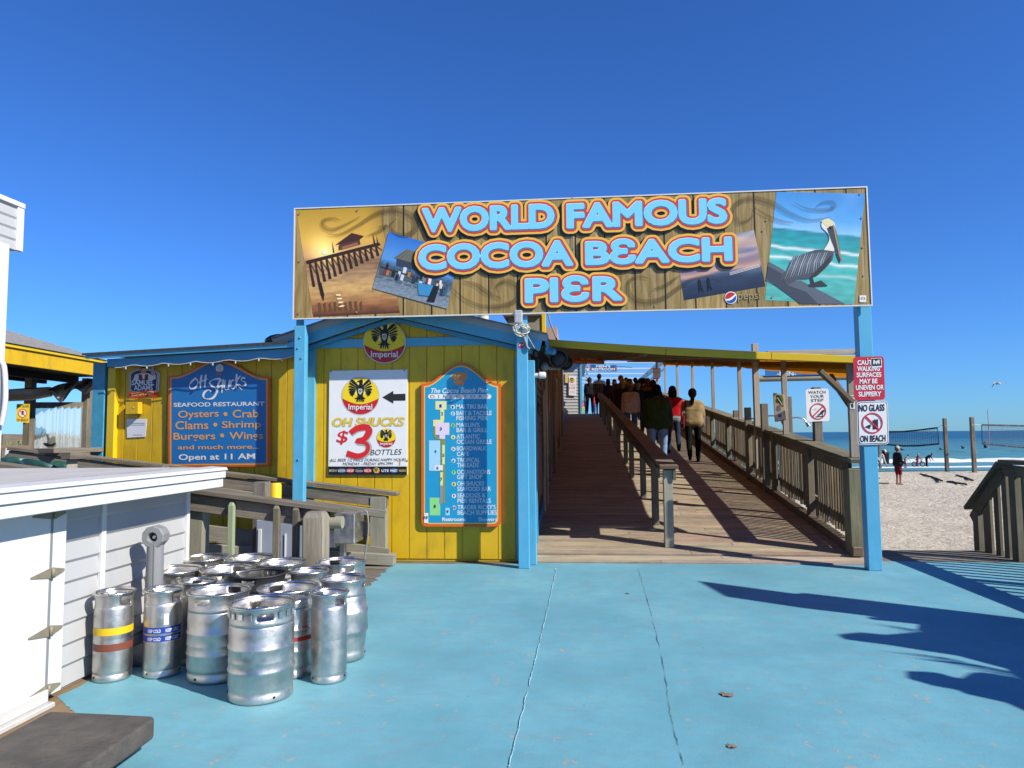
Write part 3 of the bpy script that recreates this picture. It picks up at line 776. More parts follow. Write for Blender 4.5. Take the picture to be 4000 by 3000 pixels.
I1p([(.12, .70), (.16, .68), (.17, .80), (.15, .86), (.13, .80)], S('#2c1b14'), 4)
for i in range(9): u = .08 + i * .06; I1p([(u, .87 + .01 * (i % 3)), (u + .03, .87), (u + .025, .95), (u, .96)], S('#6d4a26'), 3)
for i in range(4): I1p([(.30 + .012 * i, .80 + .035 * i), (.36 + .01 * i, .80 + .035 * i), (.36, .815 + .035 * i), (.31, .815 + .035 * i)], S('#ffe9b0'), 4)
art.build('printed_photo', PRINT, sg); art = MB()
# people on the pier
Q2 = [(1520, 906), (1792, 985), (1748, 1207), (1456, 1127)]
g2 = grad([(0, S('#2f74c8')), (.45, S('#5d9adb')), (.5, S('#4f7ea8')), (.58, S('#40566b')), (.7, S('#6d7c86')), (1, S('#8492a0'))])
def f2(u, v):
    c = g2(v)
    if v > .5: c = c * (1 + .5 * nz(u * 26, v * 26, 5))
    return tuple(np.clip(c, 0, 1))
ps.picture(art, Q2, f2, 7, 44, 44); I2 = ps.inset(Q2)
def I2p(pts, col, k): ps.poly(art, [I2(u, v) for u, v in pts], col, k + 6)
I2p([(.20, .40), (.62, .37), (.66, .50), (.22, .52)], S('#33414f'), 2); I2p([(.16, .40), (.30, .20), (.62, .20), (.70, .40)], S('#6f7060'), 3)
for i in range(9): I2p([(.2 + .05 * i, .38), (.21 + .05 * i, .38), (.31 + .035 * i, .21), (.305 + .035 * i, .21)], S('#55564a'), 4)
I2p([(.02, .56), (.5, .58), (.5, .72), (.02, .74)], S('#4f5d63'), 3); I2p([(.02, .60), (.5, .61), (.5, .63), (.02, .62)], S('#26333c'), 4)
pal = ['#c9d4dc', '#2a3b52', '#8d2f3a', '#34607d', '#e3e3dd', '#20262e', '#5b8f9b', '#b8763d']
r2 = random.Random(3)
for i in range(34):
    u = r2.uniform(.08, .95); v = r2.uniform(.5, .68) + .04 * (u > .6); s_ = r2.uniform(.028, .045); c = S(pal[i % 8])
    I2p([(u - s_ * .5, v), (u + s_ * .5, v), (u + s_ * .45, v + s_ * 2.4), (u - s_ * .45, v + s_ * 2.4)], c, 5); I2p([(u - s_ * .28, v - s_ * .8), (u + s_ * .28, v - s_ * .8), (u + s_ * .25, v), (u - s_ * .25, v)], S('#5a3d30'), 5)
I2p([(.55, .70), (.78, .68), (.80, .86), (.60, .90)], S('#3f8fbd'), 6); I2p([(.76, .68), (.84, .66), (.82, .95), (.72, .97)], S('#1b2026'), 6)
for i in range(8): I2p([(.02 + .12 * i, .76 + .02 * (i % 2)), (.11 + .12 * i, .76), (.09 + .13 * i, .79), (.0 + .13 * i, .79)], S('#5f6e7b'), 3)
art.build('printed_photo', PRINT, sg); art = MB()
# beach at dusk
Q3 = [(2640, 968), (2945, 898), (2990, 1118), (2672, 1173)]
g3 = grad([(0, S('#8193a8')), (.2, S('#c6a79a')), (.36, S('#7d7a92')), (.5, S('#9a7f88')), (.58, S('#d0a48c')), (.64, S('#54627c')), (.75, S('#2b3d58')), (1, S('#1d2b44'))])
def f3(u, v):
    c = g3(v + .06 * nz(u * 3, v * 5, 8)); k = max(0, nz(u * 3.2, v * 9, 2)) * (v < .55); c = c + np.array(S('#f0c9a0')) * k * .7
    if v > .6: c = c * (1 + .3 * nz(u * 4, v * 40, 1))
    return tuple(np.clip(c, 0, 1))
ps.picture(art, Q3, f3, 1, 44, 44); I3 = ps.inset(Q3)
for u in (.22, .33):
    for pts in ([(u - .02, .70), (u + .02, .70), (u + .015, .80), (u + .03, .90), (u + .012, .90), (u, .83), (u - .015, .90), (u - .03, .90), (u - .02, .80)], [(u - .011, .665), (u + .011, .665), (u + .011, .70), (u - .011, .70)]):
        ps.poly(art, [I3(*p) for p in pts], S('#10141f'), 3)
for i in range(3): ps.poly(art, [I3(.6, .65 + .02 * i), I3(.98, .60 + .02 * i), I3(.98, .61 + .02 * i), I3(.6, .658 + .02 * i)], S('#e7ddd6'), 3)
art.build('printed_photo', PRINT, sg); art = MB()
# pelican
Q4 = [(3033, 749), (3379, 757), (3336, 1190), (2988, 1172)]
g4 = grad([(0, S('#3a8fd6')), (.22, S('#5aa9e6')), (.325, S('#8ec7ee')), (.335, S('#1f8fa0')), (.45, S('#22a0a6')), (.6, S('#4bb8b2')), (1, S('#57b3a8'))])
def f4(u, v):
    vv = v - .06 * u; c = g4(vv)
    if vv < .33: c = c + .12 * max(0, nz(u * 3, v * 4, 7))
    else:
        c = c * (1 + .3 * nz(u * 7, v * 30, 6))
        for w0 in (.50, .60, .72):
            k = math.exp(-((vv - w0 - .02 * nz(u * 6, w0 * 9, 3)) / .012) ** 2) * (1 if w0 < .65 else .4); c = c * (1 - k) + np.array((.85, .92, .92)) * k
    return tuple(np.clip(c, 0, 1))
ps.picture(art, Q4, f4, 1, 60, 70)
PX = lambda pts: [(2200 + x * 1250 / 2212, 700 + y * 600 / 1062) for x, y in pts]
ps.poly(art, PX([(1420, 570), (1545, 640), (1560, 700), (1640, 700), (1950, 862), (1690, 862), (1400, 700)]), S('#5c6470'), 3)
ps.poly(art, PX([(1415, 600), (1520, 660), (1540, 730), (1680, 780), (1760, 862), (1640, 862), (1405, 690)]), S('#3f4652'), 4)
ps.poly(art, PX([(1780, 700), (1830, 740), (1700, 745), (1690, 730)]), S('#30343c'), 5); ps.poly(art, PX([(1690, 640), (1710, 640), (1745, 750), (1720, 745)]), S('#2b2d33'), 5)
ps.poly(art, PX([(1540, 740), (1520, 690), (1495, 705), (1500, 670), (1545, 630), (1570, 570), (1640, 525), (1740, 490), (1840, 485), (1872, 500), (1860, 560), (1810, 620), (1750, 670), (1690, 690), (1620, 690)]), S('#4a4f58'), 5)
for i in range(16):
    x = 1600 + 15 * i; ps.stroke(art, PX([(x, 525 - i * 1.5), (x - 30, 600 - i * 2), (x - 70 + i * 3, 690 - i * 4)]), [1.2, 2.6, .6], S(('#8c949e', '#6f7883', '#a3abb4')[i % 3]), 6)
ps.poly(art, PX([(1780, 600), (1860, 520), (1840, 580), (1760, 665), (1700, 685)]), S('#2e3036'), 7)
ps.poly(art, PX(curve([(1800, 490), (1835, 430), (1830, 380), (1785, 330), (1795, 285), (1830, 275), (1870, 300), (1878, 340), (1860, 380), (1872, 440), (1872, 500)], 5)), S('#e9e6d8'), 6)
ps.poly(art, PX([(1780, 290), (1830, 272), (1872, 300), (1868, 325), (1820, 330)]), S('#e6d9a6'), 7)
ps.poly(art, PX([(1822, 340), (1870, 318), (1885, 360), (1925, 570), (1910, 568), (1850, 420)]), S('#39404c'), 8); ps.poly(art, PX([(1862, 322), (1874, 330), (1922, 565), (1912, 560)]), S('#b9925f'), 9)
ps.poly(art, PX([(1905, 530), (1922, 560), (1924, 574), (1912, 568)]), S('#b5523d'), 10); ps.disc(art, *PX([(1845, 335)])[0], 5, S('#111111'), 10)
art.build('printed_photo', PRINT, sg); art = MB()
# pepsi roundel and word
cx, cy = PX([(1158, 820)])[0]; ps.disc(art, cx, cy, 24, (.86, .86, .86), 5); ps.disc(art, cx, cy, 21.5, (.95, .95, .95), 6)
arc = lambda a0, a1, r: [(cx + r * math.cos(R(a)), cy + r * math.sin(R(a))) for a in np.linspace(a0, a1, 18)]
ps.poly(art, arc(-195, -40, 21) + curve([(cx + 13, cy - 10), (cx + 2, cy - 2), (cx - 8, cy + 4), (cx - 20, cy + 5)], 5), S('#c6262c'), 7)
ps.poly(art, arc(-25, 150, 21) + curve([(cx - 17, cy + 11), (cx - 6, cy + 11), (cx + 6, cy + 5), (cx + 13, cy - 2), (cx + 19, cy - 8)], 5), S('#1c55a5'), 7)
ps.text(art, 'pepsi', 2884, 1143, 2971, 1182, S('#2d2a26'), 6, .0, rise=3); ps.text(art, 'pepsi', 2883, 1142, 2970, 1181, S('#a9976a'), 7, -.004, rise=3)
art.build('printed_logo', PRINT, sg); art = MB()
ps.rrect(art, 3357, 1154, 3383, 1181, 2, (.8, .78, .75), 5); ps.text(art, 'ATA', 3360, 1161, 3380, 1172, S('#4a3a3a'), 6, .02)
# screws
for x, y in ((1170, 835), (1397, 822), (1172, 1020), (1168, 1223), (1394, 1220), (2230, 788), (2242, 788), (2230, 970), (2242, 970), (2232, 1200), (2246, 1199), (2982, 900), (2995, 860), (3018, 1160), (3361, 757), (3368, 850), (3372, 965), (3376, 1075), (2560, 1195), (2715, 775)):
    ps.disc(screws, x, y, 4.2, S('#8b8578'), 8, n=10)
ps.rect(screws, 2234, 772, 2237, 1210, S('#6e6148'), 11)
art.build('maker_label', PRINT, sg); screws.build('screw_pattern', PRINT, sg)
# scrollwork, see-through ink
t = NT('scroll_ink'); t.base(S('#3a2a12')); t.set(Roughness=.45); tr = t.n('BsdfTransparent'); mx = t.n('MixShader'); mx.inputs[0].default_value = .34
t.l(tr.outputs[0], mx.inputs[1]); t.l(t.p.outputs[0], mx.inputs[2]); t.l(mx.outputs[0], t.out.inputs[0]); INK = t.m
mb = MB(); L1 = lambda pts: [(1100 + x * 1200 / 2212, 700 + y * 600 / 1106) for x, y in pts]
def scroll(pts, w0, k=12):
    mb = MB(); c = curve(pts, 8); n = len(c); ps.stroke(mb, c, [w0 * math.sin(math.pi * (i + .15) / (n + .3)) ** .8 for i in range(n)], (1, 1, 1), k); mb.build('scroll_ornament', INK, sg)
scroll(L1([(430, 300), (370, 285), (305, 300), (310, 345), (370, 365), (460, 330), (570, 270)]), 8)
scroll(L1([(320, 395), (420, 400), (560, 330), (680, 255), (800, 225), (900, 245), (965, 300), (960, 370), (900, 405), (830, 395), (780, 340), (830, 285)]), 12)
scroll(L1([(610, 410), (690, 385), (760, 340), (700, 345)]), 7)
scroll(L1([(1210, 770), (1330, 870), (1450, 915), (1580, 915), (1690, 870), (1700, 780), (1620, 735), (1550, 770), (1560, 820)]), 10)
scroll(L1([(1300, 735), (1400, 760), (1490, 820), (1580, 860)]), 9)
scroll(PX([(1330, 190), (1300, 270), (1220, 300), (1180, 240), (1200, 170), (1300, 135), (1440, 165), (1560, 235), (1700, 285), (1850, 262)]), 10)
scroll(PX([(1580, 155), (1680, 205), (1790, 215), (1870, 200), (1860, 160), (1790, 165), (1745, 195)]), 7)
scroll(PX([(1300, 185), (1400, 250), (1500, 290), (1590, 305)]), 6)
scroll(PX([(600, 690), (560, 680), (490, 680), (445, 740), (480, 820), (580, 850), (700, 820), (800, 750), (900, 690), (1010, 670), (1110, 700)]), 10)
scroll(PX([(620, 760), (700, 740), (800, 670)]), 8)
# the words
mb = MB(); LB, LBD, RE, YE, BKs = S('#7fd0f5'), S('#3d7d9c'), S('#d23a28'), S('#eab94a'), S('#17110a')
def word(body, box, space=1.0):
    sdf_word(ps, mb, body, box, [(.082, BKs, 14, -.022, -.024), (.076, YE, 15, 0, 0), (.049, RE, 16, 0, 0), (.021, (.8, .9, .95), 18, -.006, .006), (.0175, LB, 19, -.004, .005), (.029, LBD, 17, 0, 0)], space=space)
word('WORLD', (1648, 813, 911, 2171, 793, 905)); word('FAMOUS', (2211, 792, 896, 2844, 775, 885))
word('COCOA', (1634, 955, 1062, 2243, 938, 1048)); word('B\u0190ACH', (2284, 935, 1041, 2864, 920, 1030)); word('PI\u0190R', (2049, 1080, 1188, 2434, 1072, 1184))
mb.build('lettering', printed('letter_ink', .3, .5, .02), sg)

# ================================================================ signs on the building
WHI = (.80, .80, .80)
def eagle(pl, mb, cx, cy, r, k, col):
    """heraldic eagle drawn inside a circle of radius r"""
    def T(pts): return [(cx + x * r, cy + y * r) for x, y in pts]
    pl.poly(mb, T(curve([(-.02, -.62), (.10, -.66), (.14, -.52), (.12, -.38), (.2, -.2), (.16, .1), (.08, .3), (-.08, .3), (-.16, .1), (-.2, -.2), (-.08, -.36), (-.06, -.5), (-.2, -.5), (-.14, -.58)], 4)), col, k)
    for sgn in (-1, 1):
        for i in range(7):
            a = R(-62 + i * 22); L = .62 - .035 * i; bx, by = sgn * (.14 + .03 * i), -.28 + .07 * i
            tx, ty = sgn * (.30 + math.cos(a) * L * .62), -.12 + math.sin(a) * L * .95
            mx, my = (bx + tx) / 2 + sgn * .10, (by + ty) / 2 - .06
            pl.stroke(mb, T(curve([(bx, by), (mx, my), (tx, ty)], 5)), [r * .05 * (1 - abs(j / 10 - .45) * 1.1) for j in range(11)], col, k)
        pl.stroke(mb, T(curve([(sgn * .1, -.25), (sgn * .3, -.5), (sgn * .46, -.62), (sgn * .58, -.4)], 5)), [r * .06 * (1 - j / 18) for j in range(16)], col, k)
        pl.stroke(mb, T([(sgn * .06, .2), (sgn * .2, .36), (sgn * .3, .34)]), [r * .03, r * .04, r * .01], col, k); pl.stroke(mb, T([(sgn * .06, .22), (sgn * .16, .46), (sgn * .22, .5)]), [r * .03, r * .035, r * .01], col, k)
    for a in (-.12, -.04, .04, .12): pl.stroke(mb, T([(a * .4, .25), (a * 1.4, .54)]), [r * .03, r * .022], col, k)
    pl.poly(mb, T([(-.11, -.16), (.11, -.16), (.11, .05), (0, .17), (-.11, .05)]), (.5, .5, .45), k + 1)
    pl.ring(mb, cx, cy - .04 * r, r * .03, r * .055, col, k + 2, 10)
def roundel(pl, mb, cx, cy, r, k, tilt=0., sy=1.):
    pl.disc(mb, cx, cy, r, (.62, .6, .58), k, ry=r * sy); pl.disc(mb, cx, cy, r * .955, S('#8a1b20') if False else S('#c41f26'), k + 1, ry=r * sy * .955)
    # yellow field above a sagging edge
    a0 = R(8); pts = [(cx + .95 * r * math.cos(a), cy + .95 * r * sy * math.sin(a)) for a in np.linspace(math.pi - a0, 2 * math.pi + a0, 26)]
    pts += [(cx + .94 * r * (1 - 2 * t), cy + r * sy * (.13 + .30 * math.sin(math.pi * t))) for t in np.linspace(0.02, .98, 14)]
    pl.poly(mb, pts, S('#f2d21c'), k + 2)
    pl.disc(mb, cx - .02 * r, cy - .42 * r * sy, r * .5, S('#f7e26a'), k + 3, ry=r * .4)
    eagle(pl, mb, cx, cy - .22 * r, r * .98, k + 4, (.008, .008, .008))
    pl.text(mb, 'Imperial', cx - .62 * r, cy + .42 * r * sy, cx + .62 * r, cy + .80 * r * sy, (.82, .82, .82), k + 5, .012)

# round beer badge in the gable
pl = Plane((0, WY - .045, 0), (0, -1, 0)); q = pl.P(1502, 1336)
sg2 = thing('round_beer_sign', 'large round red and yellow badge with black eagle reading Imperial in the gable', 'sign', q)
mb = MB(); c0 = pl.px(1502, 1336); rr = .268
mb.prism([pl.at(c0[0] + rr * math.cos(a), c0[1] + rr * math.sin(a)) for a in np.linspace(0, 2 * math.pi, 40, endpoint=False)], (0, .035, 0), (.3, .3, .3)); mb.build('disc', PRINT, sg2)
mb = MB(); roundel(pl, mb, 1502, 1336, 84, 1, sy=1.0); mb.build('printed_face', PRINT, sg2)

# beer poster
pl = Plane((0, WY - .024, 0), (0, -1, 0)); q = pl.P(1435, 1650)
po = thing('beer_poster', 'white poster offering three dollar bottles with a black arrow pointing left', 'poster', q)
CP = lambda x, y: (1100 + x * .6329, 1200 + y * .6329)
a0, b0 = pl.px(1282, 1856); a1, b1 = pl.px(1591, 1443)
mb = MB(); mb.prism([pl.at(a0, b0), pl.at(a1, b0), pl.at(a1, b1), pl.at(a0, b1)], (0, .02, 0), (.80, .80, .80)); mb.build('panel', PRINT, po, bevel=.002)
mb = MB(); k = 1
pl.rect(mb, 1283, 1822, 1590, 1855, (.012, .012, .012), 1)
roundel(pl, mb, *CP(487, 548), 75, 1)
ax = [CP(622, 556), CP(690, 516), CP(690, 536), CP(765, 534), CP(765, 576), CP(690, 577), CP(690, 595)]; pl.poly(mb, ax, (.02, .02, .02), 1)
x0, y0 = CP(312, 682); x1, y1 = CP(757, 738); pl.text(mb, 'OH SHUCKS', x0 + 2, y0 + 2, x1 + 2, y1 + 2, (.35, .33, .28), 1, .03, .22, rise=3); pl.text(mb, 'OH SHUCKS', x0, y0, x1, y1, S('#e2c23c'), 2, .03, .22, rise=3)
x0, y0 = CP(338, 762); x1, y1 = CP(412, 848); pl.text(mb, '$', x0, y0, x1, y1, S('#d3292b'), 2, .012, .15)
three = [CP(*p) for p in curve([(428, 780), (470, 752), (525, 745), (543, 770), (515, 815), (470, 830), (520, 840), (538, 870), (520, 905), (470, 922), (405, 905)], 6)]
pl.stroke(mb, three, [13] * len(three), (.45, .42, .4), 1); three = [(x - 2, y - 2) for x, y in three]; pl.stroke(mb, three, [10 + 3 * math.sin(i * .12) for i in range(len(three))], S('#d3292b'), 2)
roundel(pl, mb, *CP(646, 808), 38, 1)
x0, y0 = CP(548, 880); x1, y1 = CP(742, 914); pl.text(mb, 'BOTTLES', x0, y0, x1, y1, (.05, .05, .05), 2, .0, .22, rise=3)
x0, y0 = CP(298, 935); x1, y1 = CP(768, 953); pl.text(mb, 'ALL BEER 1/2 PRICE DURING HAPPY HOUR!', x0, y0, x1, y1, (.06, .06, .06), 2, 0, .22, rise=2)
x0, y0 = CP(378, 958); x1, y1 = CP(687, 977); pl.text(mb, 'MONDAY - FRIDAY 4PM-7PM', x0, y0, x1, y1, (.06, .06, .06), 2, 0, .22, rise=1)
words = [('BATCH 19', '#e8e0c8', None), ('BLUE MOON', '#eeeeee', '#33557f'), ('COORS LIGHT', '#ffffff', '#b3242a'), ('Corona', '#e8c667', '#2a3f6e'), ('DOS XX', '#ffffff', '#b02c26'), ('', '', ''), ('LITE', '#ffffff', '#1f2f55'), ('PABST', '#ffffff', '#355a94'), ('PACIFICO', '#e3cf6c', None)]
for i, (wd, c, bgc) in enumerate(words):
    x = 1286 + 34 * i
    if not wd: roundel(pl, mb, x + 15, 1838, 12, 2); continue
    if bgc: pl.disc(mb, x + 15, 1838, 15, S(bgc), 2, ry=10, n=14)
    pl.text(mb, wd, x + 1, 1834, x + 29, 1843, S(c), 3, .01)
for x, y in ((1292, 1451), (1580, 1448), (1590, 1800), (1293, 1800)): pl.disc(mb, x, y, 4, (.3, .3, .3), 2, n=10)
pl.poly(mb, [CP(726, 945), CP(735, 948), CP(732, 978), CP(724, 975)], S('#d9a03a'), 1)
mb.build('printed_face', PRINT, po)

# ogee topped boards
def ogee(pl, x0, y0, x1, y1, ytop, d, flat=.08, rb=20, n=22):
    """outline (photo px) inset by d; y0 = shoulder, ytop = crown"""
    pts = []; xm = (x0 + x1) / 2; w = (x1 - x0)
    for i in range(6): a = R(90 - 18 * i); pts.append((x1 - d - rb + rb * math.cos(a), y1 - d - rb + rb * math.sin(a)))
    for i in range(n + 1):
        t = i / n; x = x1 - t * w; u = abs(x - xm) / (w / 2); u = max(0, min(1, u / (1 - flat)))
        y = y0 + (ytop - y0) * (.5 + .5 * math.cos(math.pi * u)); x = min(max(x, x0 + d), x1 - d); pts.append((x, y + d))
    for i in range(6): a = R(180 - 18 * i); pts.append((x0 + d + rb + rb * math.cos(a), y1 - d - rb + rb * math.sin(a)))
    return pts
# directory board
pl = Plane((0, WY - .05, 0), (0, -1, 0)); q = pl.P(1800, 1780)
di = thing('directory_board', 'tall blue pier directory with numbered map and orange rounded border', 'sign', q)
X0, Y0, X1, Y1, YT = 1646, 1498, 1956, 2057, 1418
mb = MB(); mb.prism([pl.P(x, y) for x, y in ogee(pl, X0, Y0, X1, Y1, YT, 0)], (0, .04, 0), S('#e0641c')); mb.build('panel', PRINT, di, recalc=True)
mb = MB(); pl.poly(mb, ogee(pl, X0, Y0, X1, Y1, YT, 10), S('#e8c65a'), 1); mb.build('border', PRINT, di)
mb = MB(); pl.poly(mb, ogee(pl, X0, Y0, X1, Y1, YT, 15), S('#2299c6'), 2)
cx, cy = CP(1098, 442); OR = S('#e2853a')
pl.disc(mb, cx, cy - 8, 31, OR, 3, ry=18); pl.poly(mb, [(cx - 24, cy + 6), (cx + 24, cy + 6), (cx + 12, cy + 26), (cx - 12, cy + 26)], OR, 3); pl.rect(mb, cx - 26, cy + 4, cx + 26, cy + 7, S('#1c93c4'), 4)
for a in (-28, -14, 4, 20): pl.stroke(mb, curve([(cx - 8, cy - 2), (cx - 8 + a * .5, cy - 16), (cx - 8 + a, cy - 8)], 4), [1.6] * 9, S('#f0d070'), 4)
pl.stroke(mb, [(cx - 8, cy - 2), (cx - 10, cy - 14)], [1.5, 1.5], S('#8a3a1a'), 5); pl.stroke(mb, [(cx + 18, cy - 18), (cx + 26, cy - 34), (cx + 34, cy - 30), (cx + 38, cy - 38)], [1.3] * 4, OR, 4)
x0, y0 = CP(922, 500); x1, y1 = CP(1275, 532); pl.text(mb, 'The Cocoa Beach Pier', x0, y0, x1, y1, WHI, 3, .02, .3, rise=3)
x0, y0 = CP(905, 537); x1, y1 = CP(1294, 566); pl.rrect(mb, x0, y0, x1, y1, 8, WHI, 3); pl.text(mb, 'DIRECTORY', x0 + 9, y0 + 4, x1 - 8, y1 - 3, (.02, .03, .05), 4, .0, 0, space=1.9, rise=2)
MAPY, MAPB, MAPG, OLV = S('#e6e596'), S('#a6d6ee'), S('#8fd98a'), S('#9a8f2a')
def mrect(x0, y0, x1, y1, c, k=3): a = CP(x0, y0); b = CP(x1, y1); pl.rect(mb, a[0], a[1], b[0], b[1], c, k)
for r_ in ((950, 580, 1018, 632, MAPY), (980, 632, 1004, 700, MAPY), (936, 695, 1000, 735, MAPY), (948, 800, 1005, 815, OLV), (938, 735, 952, 800, OLV), (950, 713, 1036, 788, S('#e3d3e6')), (975, 785, 1010, 812, S('#e3d3e6')), (985, 812, 1008, 1210, OLV), (910, 822, 980, 1010, MAPB), (992, 850, 1008, 970, MAPY, 4), (980, 1018, 996, 1100, MAPY, 4), (946, 975, 996, 1006, WHI, 4), (976, 1100, 994, 1215, S('#7f93b5'), 4), (914, 1175, 980, 1285, MAPG), (1012, 1238, 1038, 1284, MAPB), (880, 1270, 906, 1332, WHI), (964, 596, 1000, 622, S('#e3d3e6'), 4)): mrect(*r_)
for n_, x, y in ((1, 982, 609), (2, 992, 657), (3, 984, 751), (4, 950, 890), (5, 1000, 914), (6, 963, 991), (7, 987, 1062), (8, 947, 1228), (9, 1025, 1262), (10, 892, 1297)):
    x, y = CP(x, y); pl.text(mb, str(n_), x - (4 if n_ < 10 else 7), y - 6, x + (4 if n_ < 10 else 7), y + 6, (.02, .03, .05), 6, .02)
rows = [(1, 'MAI TIKI BAR', 614), (2, 'BAIT & TACKLE', 654), (0, 'FISHING PIER', 685), (3, "MARLIN'S", 727), (0, 'BAR & GRILL', 759), (4, 'ATLANTIC', 799), (0, 'OCEAN GRILLE', 831), (5, 'BOARDWALK', 872), (0, 'CAFE', 906), (6, 'TROPICAL', 944), (0, 'THREADS', 976), (7, 'OCEANOTIONS', 1017), (0, 'GIFT SHOP', 1048), (8, 'OH SHUCKS', 1089), (0, 'SEAFOOD BAR', 1122), (9, 'SEADOGS &', 1162), (0, 'PIER RENTALS', 1195), (10, "TRADER RICKY'S", 1234), (0, 'BEACH SUPPLIES', 1268)]
wid = {'MAI TIKI BAR': 193, 'BAIT & TACKLE': 218, 'FISHING PIER': 194, "MARLIN'S": 142, 'BAR & GRILL': 190, 'ATLANTIC': 142, 'OCEAN GRILLE': 216, 'BOARDWALK': 183, 'CAFE': 75, 'TROPICAL': 142, 'THREADS': 134, 'OCEANOTIONS': 204, 'GIFT SHOP': 155, 'OH SHUCKS': 166, 'SEAFOOD BAR': 208, 'SEADOGS &': 173, 'PIER RENTALS': 206, "TRADER RICKY'S": 235, 'BEACH SUPPLIES': 242}
for n_, tx, y in rows:
    xs_ = 1078 + (y - 614) * .013; a = CP(xs_, y - 14); b = CP(xs_ + wid[tx], y + 13); pl.text(mb, tx, a[0], a[1], b[0], b[1], WHI, 3, .012, rise=.5)
    if n_:
        c_ = CP(xs_ - 21, y + 3); pl.disc(mb, c_[0], c_[1], 8.5, (MAPY, MAPG, S('#c6dcf0'), WHI)[(n_ * 3) % 4], 3, n=18); pl.text(mb, str(n_), c_[0] - (3 if n_ < 10 else 6), c_[1] - 5, c_[0] + (3 if n_ < 10 else 6), c_[1] + 5, (.02, .03, .05), 5, .02)
a = CP(992, 1297); b = CP(1138, 1320); pl.text(mb, 'Restrooms', a[0], a[1], b[0], b[1], WHI, 3, .03); a = CP(1216, 1297); b = CP(1330, 1320); pl.text(mb, 'Showers', a[0], a[1], b[0], b[1], WHI, 3, .01)
mb.build('printed_face', PRINT, di)

# seafood board on the wing
pl = Plane(C0 + nL * .05, nL); q = pl.P(855, 1640)
sb = thing('seafood_board', 'blue ogee topped menu board reading Oh Shucks on the yellow wing wall', 'sign', q)
X0, Y0, X1, Y1, YT = 658, 1470, 1052, 1823, 1404
def skew(pts): return [(x, y - (x - 855) * (.009 if y > 1650 else -.012)) for x, y in pts]
mb = MB(); mb.prism([pl.P(x, y) for x, y in skew(ogee(pl, X0, Y0, X1, Y1, YT, 0, rb=4))], nL * -.04, S('#d8632a')); mb.build('panel', PRINT, sb, recalc=True)
mb = MB(); pl.poly(mb, skew(ogee(pl, X0, Y0, X1, Y1, YT, 6, rb=4)), S('#ea9a4a'), 1); mb.build('border', PRINT, sb)
mb = MB(); pl.poly(mb, skew(ogee(pl, X0, Y0, X1, Y1, YT, 13, rb=3)), S('#1f72b2'), 2)
CQ = lambda x, y: (480 + x * 600 / 2212, 1400 + y * 600 / 2212)
OG = S('#e0a562')
def qt(body, x0, y0, x1, y1, c, off=.02, sh=0, rise=0., sp=1.): a = CQ(x0, y0); b = CQ(x1, y1); pl.text(mb, body, a[0], a[1], b[0], b[1], c, 4, off, sh, rise=rise, space=sp)
qt('SEAFOOD RESTAURANT', 735, 640, 2042, 700, WHI, .02, rise=5)
qt('Oysters', 800, 755, 1385, 890, OG, .015, rise=5); qt('Crab', 1585, 742, 1960, 856, OG, .015, rise=2)
qt('Clams', 760, 905, 1235, 1025, OG, .015, rise=2); qt('Shrimp', 1430, 905, 1997, 1035, OG, .015, rise=3)
qt('Burgers', 733, 1072, 1335, 1205, OG, .015, rise=2); qt('Wings', 1535, 1062, 2025, 1200, OG, .015, rise=2)
for x, y in ((1482, 802), (1335, 955), (1433, 1110)): c_ = CQ(x, y); pl.disc(mb, *c_, 8, OG, 4, n=16)
qt('and much more...', 795, 1250, 1972, 1312, OG, .02, rise=3); qt('Open at 11 AM', 808, 1380, 1908, 1490, WHI, .02, rise=4)
def brush(pts, w0=15): c = curve([CQ(*p) for p in pts], 6); n = len(c); pl.stroke(mb, c, [w0 * .27 * (.65 + .35 * math.sin(i * .35)) for i in range(n)], (.82, .82, .82), 4)
brush([(1050, 290), (1000, 330), (965, 390), (985, 440), (1040, 430), (1080, 370), (1075, 310), (1040, 285), (1070, 300)]); brush([(1140, 240), (1125, 330), (1120, 445)]); brush([(1200, 235), (1188, 330), (1185, 430)]); brush([(1090, 355), (1160, 320), (1230, 295)], 11)
brush([(1420, 330), (1390, 295), (1300, 310), (1255, 350), (1290, 400), (1340, 430), (1350, 500), (1300, 570), (1220, 585), (1165, 555), (1180, 490), (1240, 455), (1275, 480)], 17)
brush([(1400, 320), (1370, 410), (1370, 505)]); brush([(1450, 300), (1440, 400), (1430, 500)]); brush([(1370, 420), (1440, 385)], 11)
brush([(1480, 310), (1465, 410), (1490, 455), (1530, 420), (1545, 310)], 12); brush([(1535, 330), (1525, 450)], 11); brush([(1610, 310), (1570, 330), (1560, 410), (1590, 440), (1630, 400)], 12)
brush([(1645, 220), (1640, 330), (1640, 440)]); brush([(1700, 250), (1640, 350), (1720, 455)], 12); brush([(1770, 290), (1730, 280), (1710, 320), (1760, 340), (1770, 385), (1720, 400), (1670, 370)], 13)
c_ = CQ(1400, 130); pl.poly(mb, [CQ(*p) for p in curve([(1345, 150), (1350, 110), (1400, 82), (1445, 110), (1450, 160), (1430, 185), (1360, 185), (1345, 150)], 4)], (.78, .78, .76), 4)
for dx in (-30, -10, 10, 30): pl.stroke(mb, [CQ(1400 + dx, 100 + abs(dx) * .4), CQ(1400 + dx * .6, 180)], [1., .6], (.35, .37, .4), 5)
pl.poly(mb, [CQ(*p) for p in ((1345, 195), (1450, 195), (1420, 240), (1370, 240))], S('#a8645a'), 4)
mb.build('printed_face', PRINT, sb)

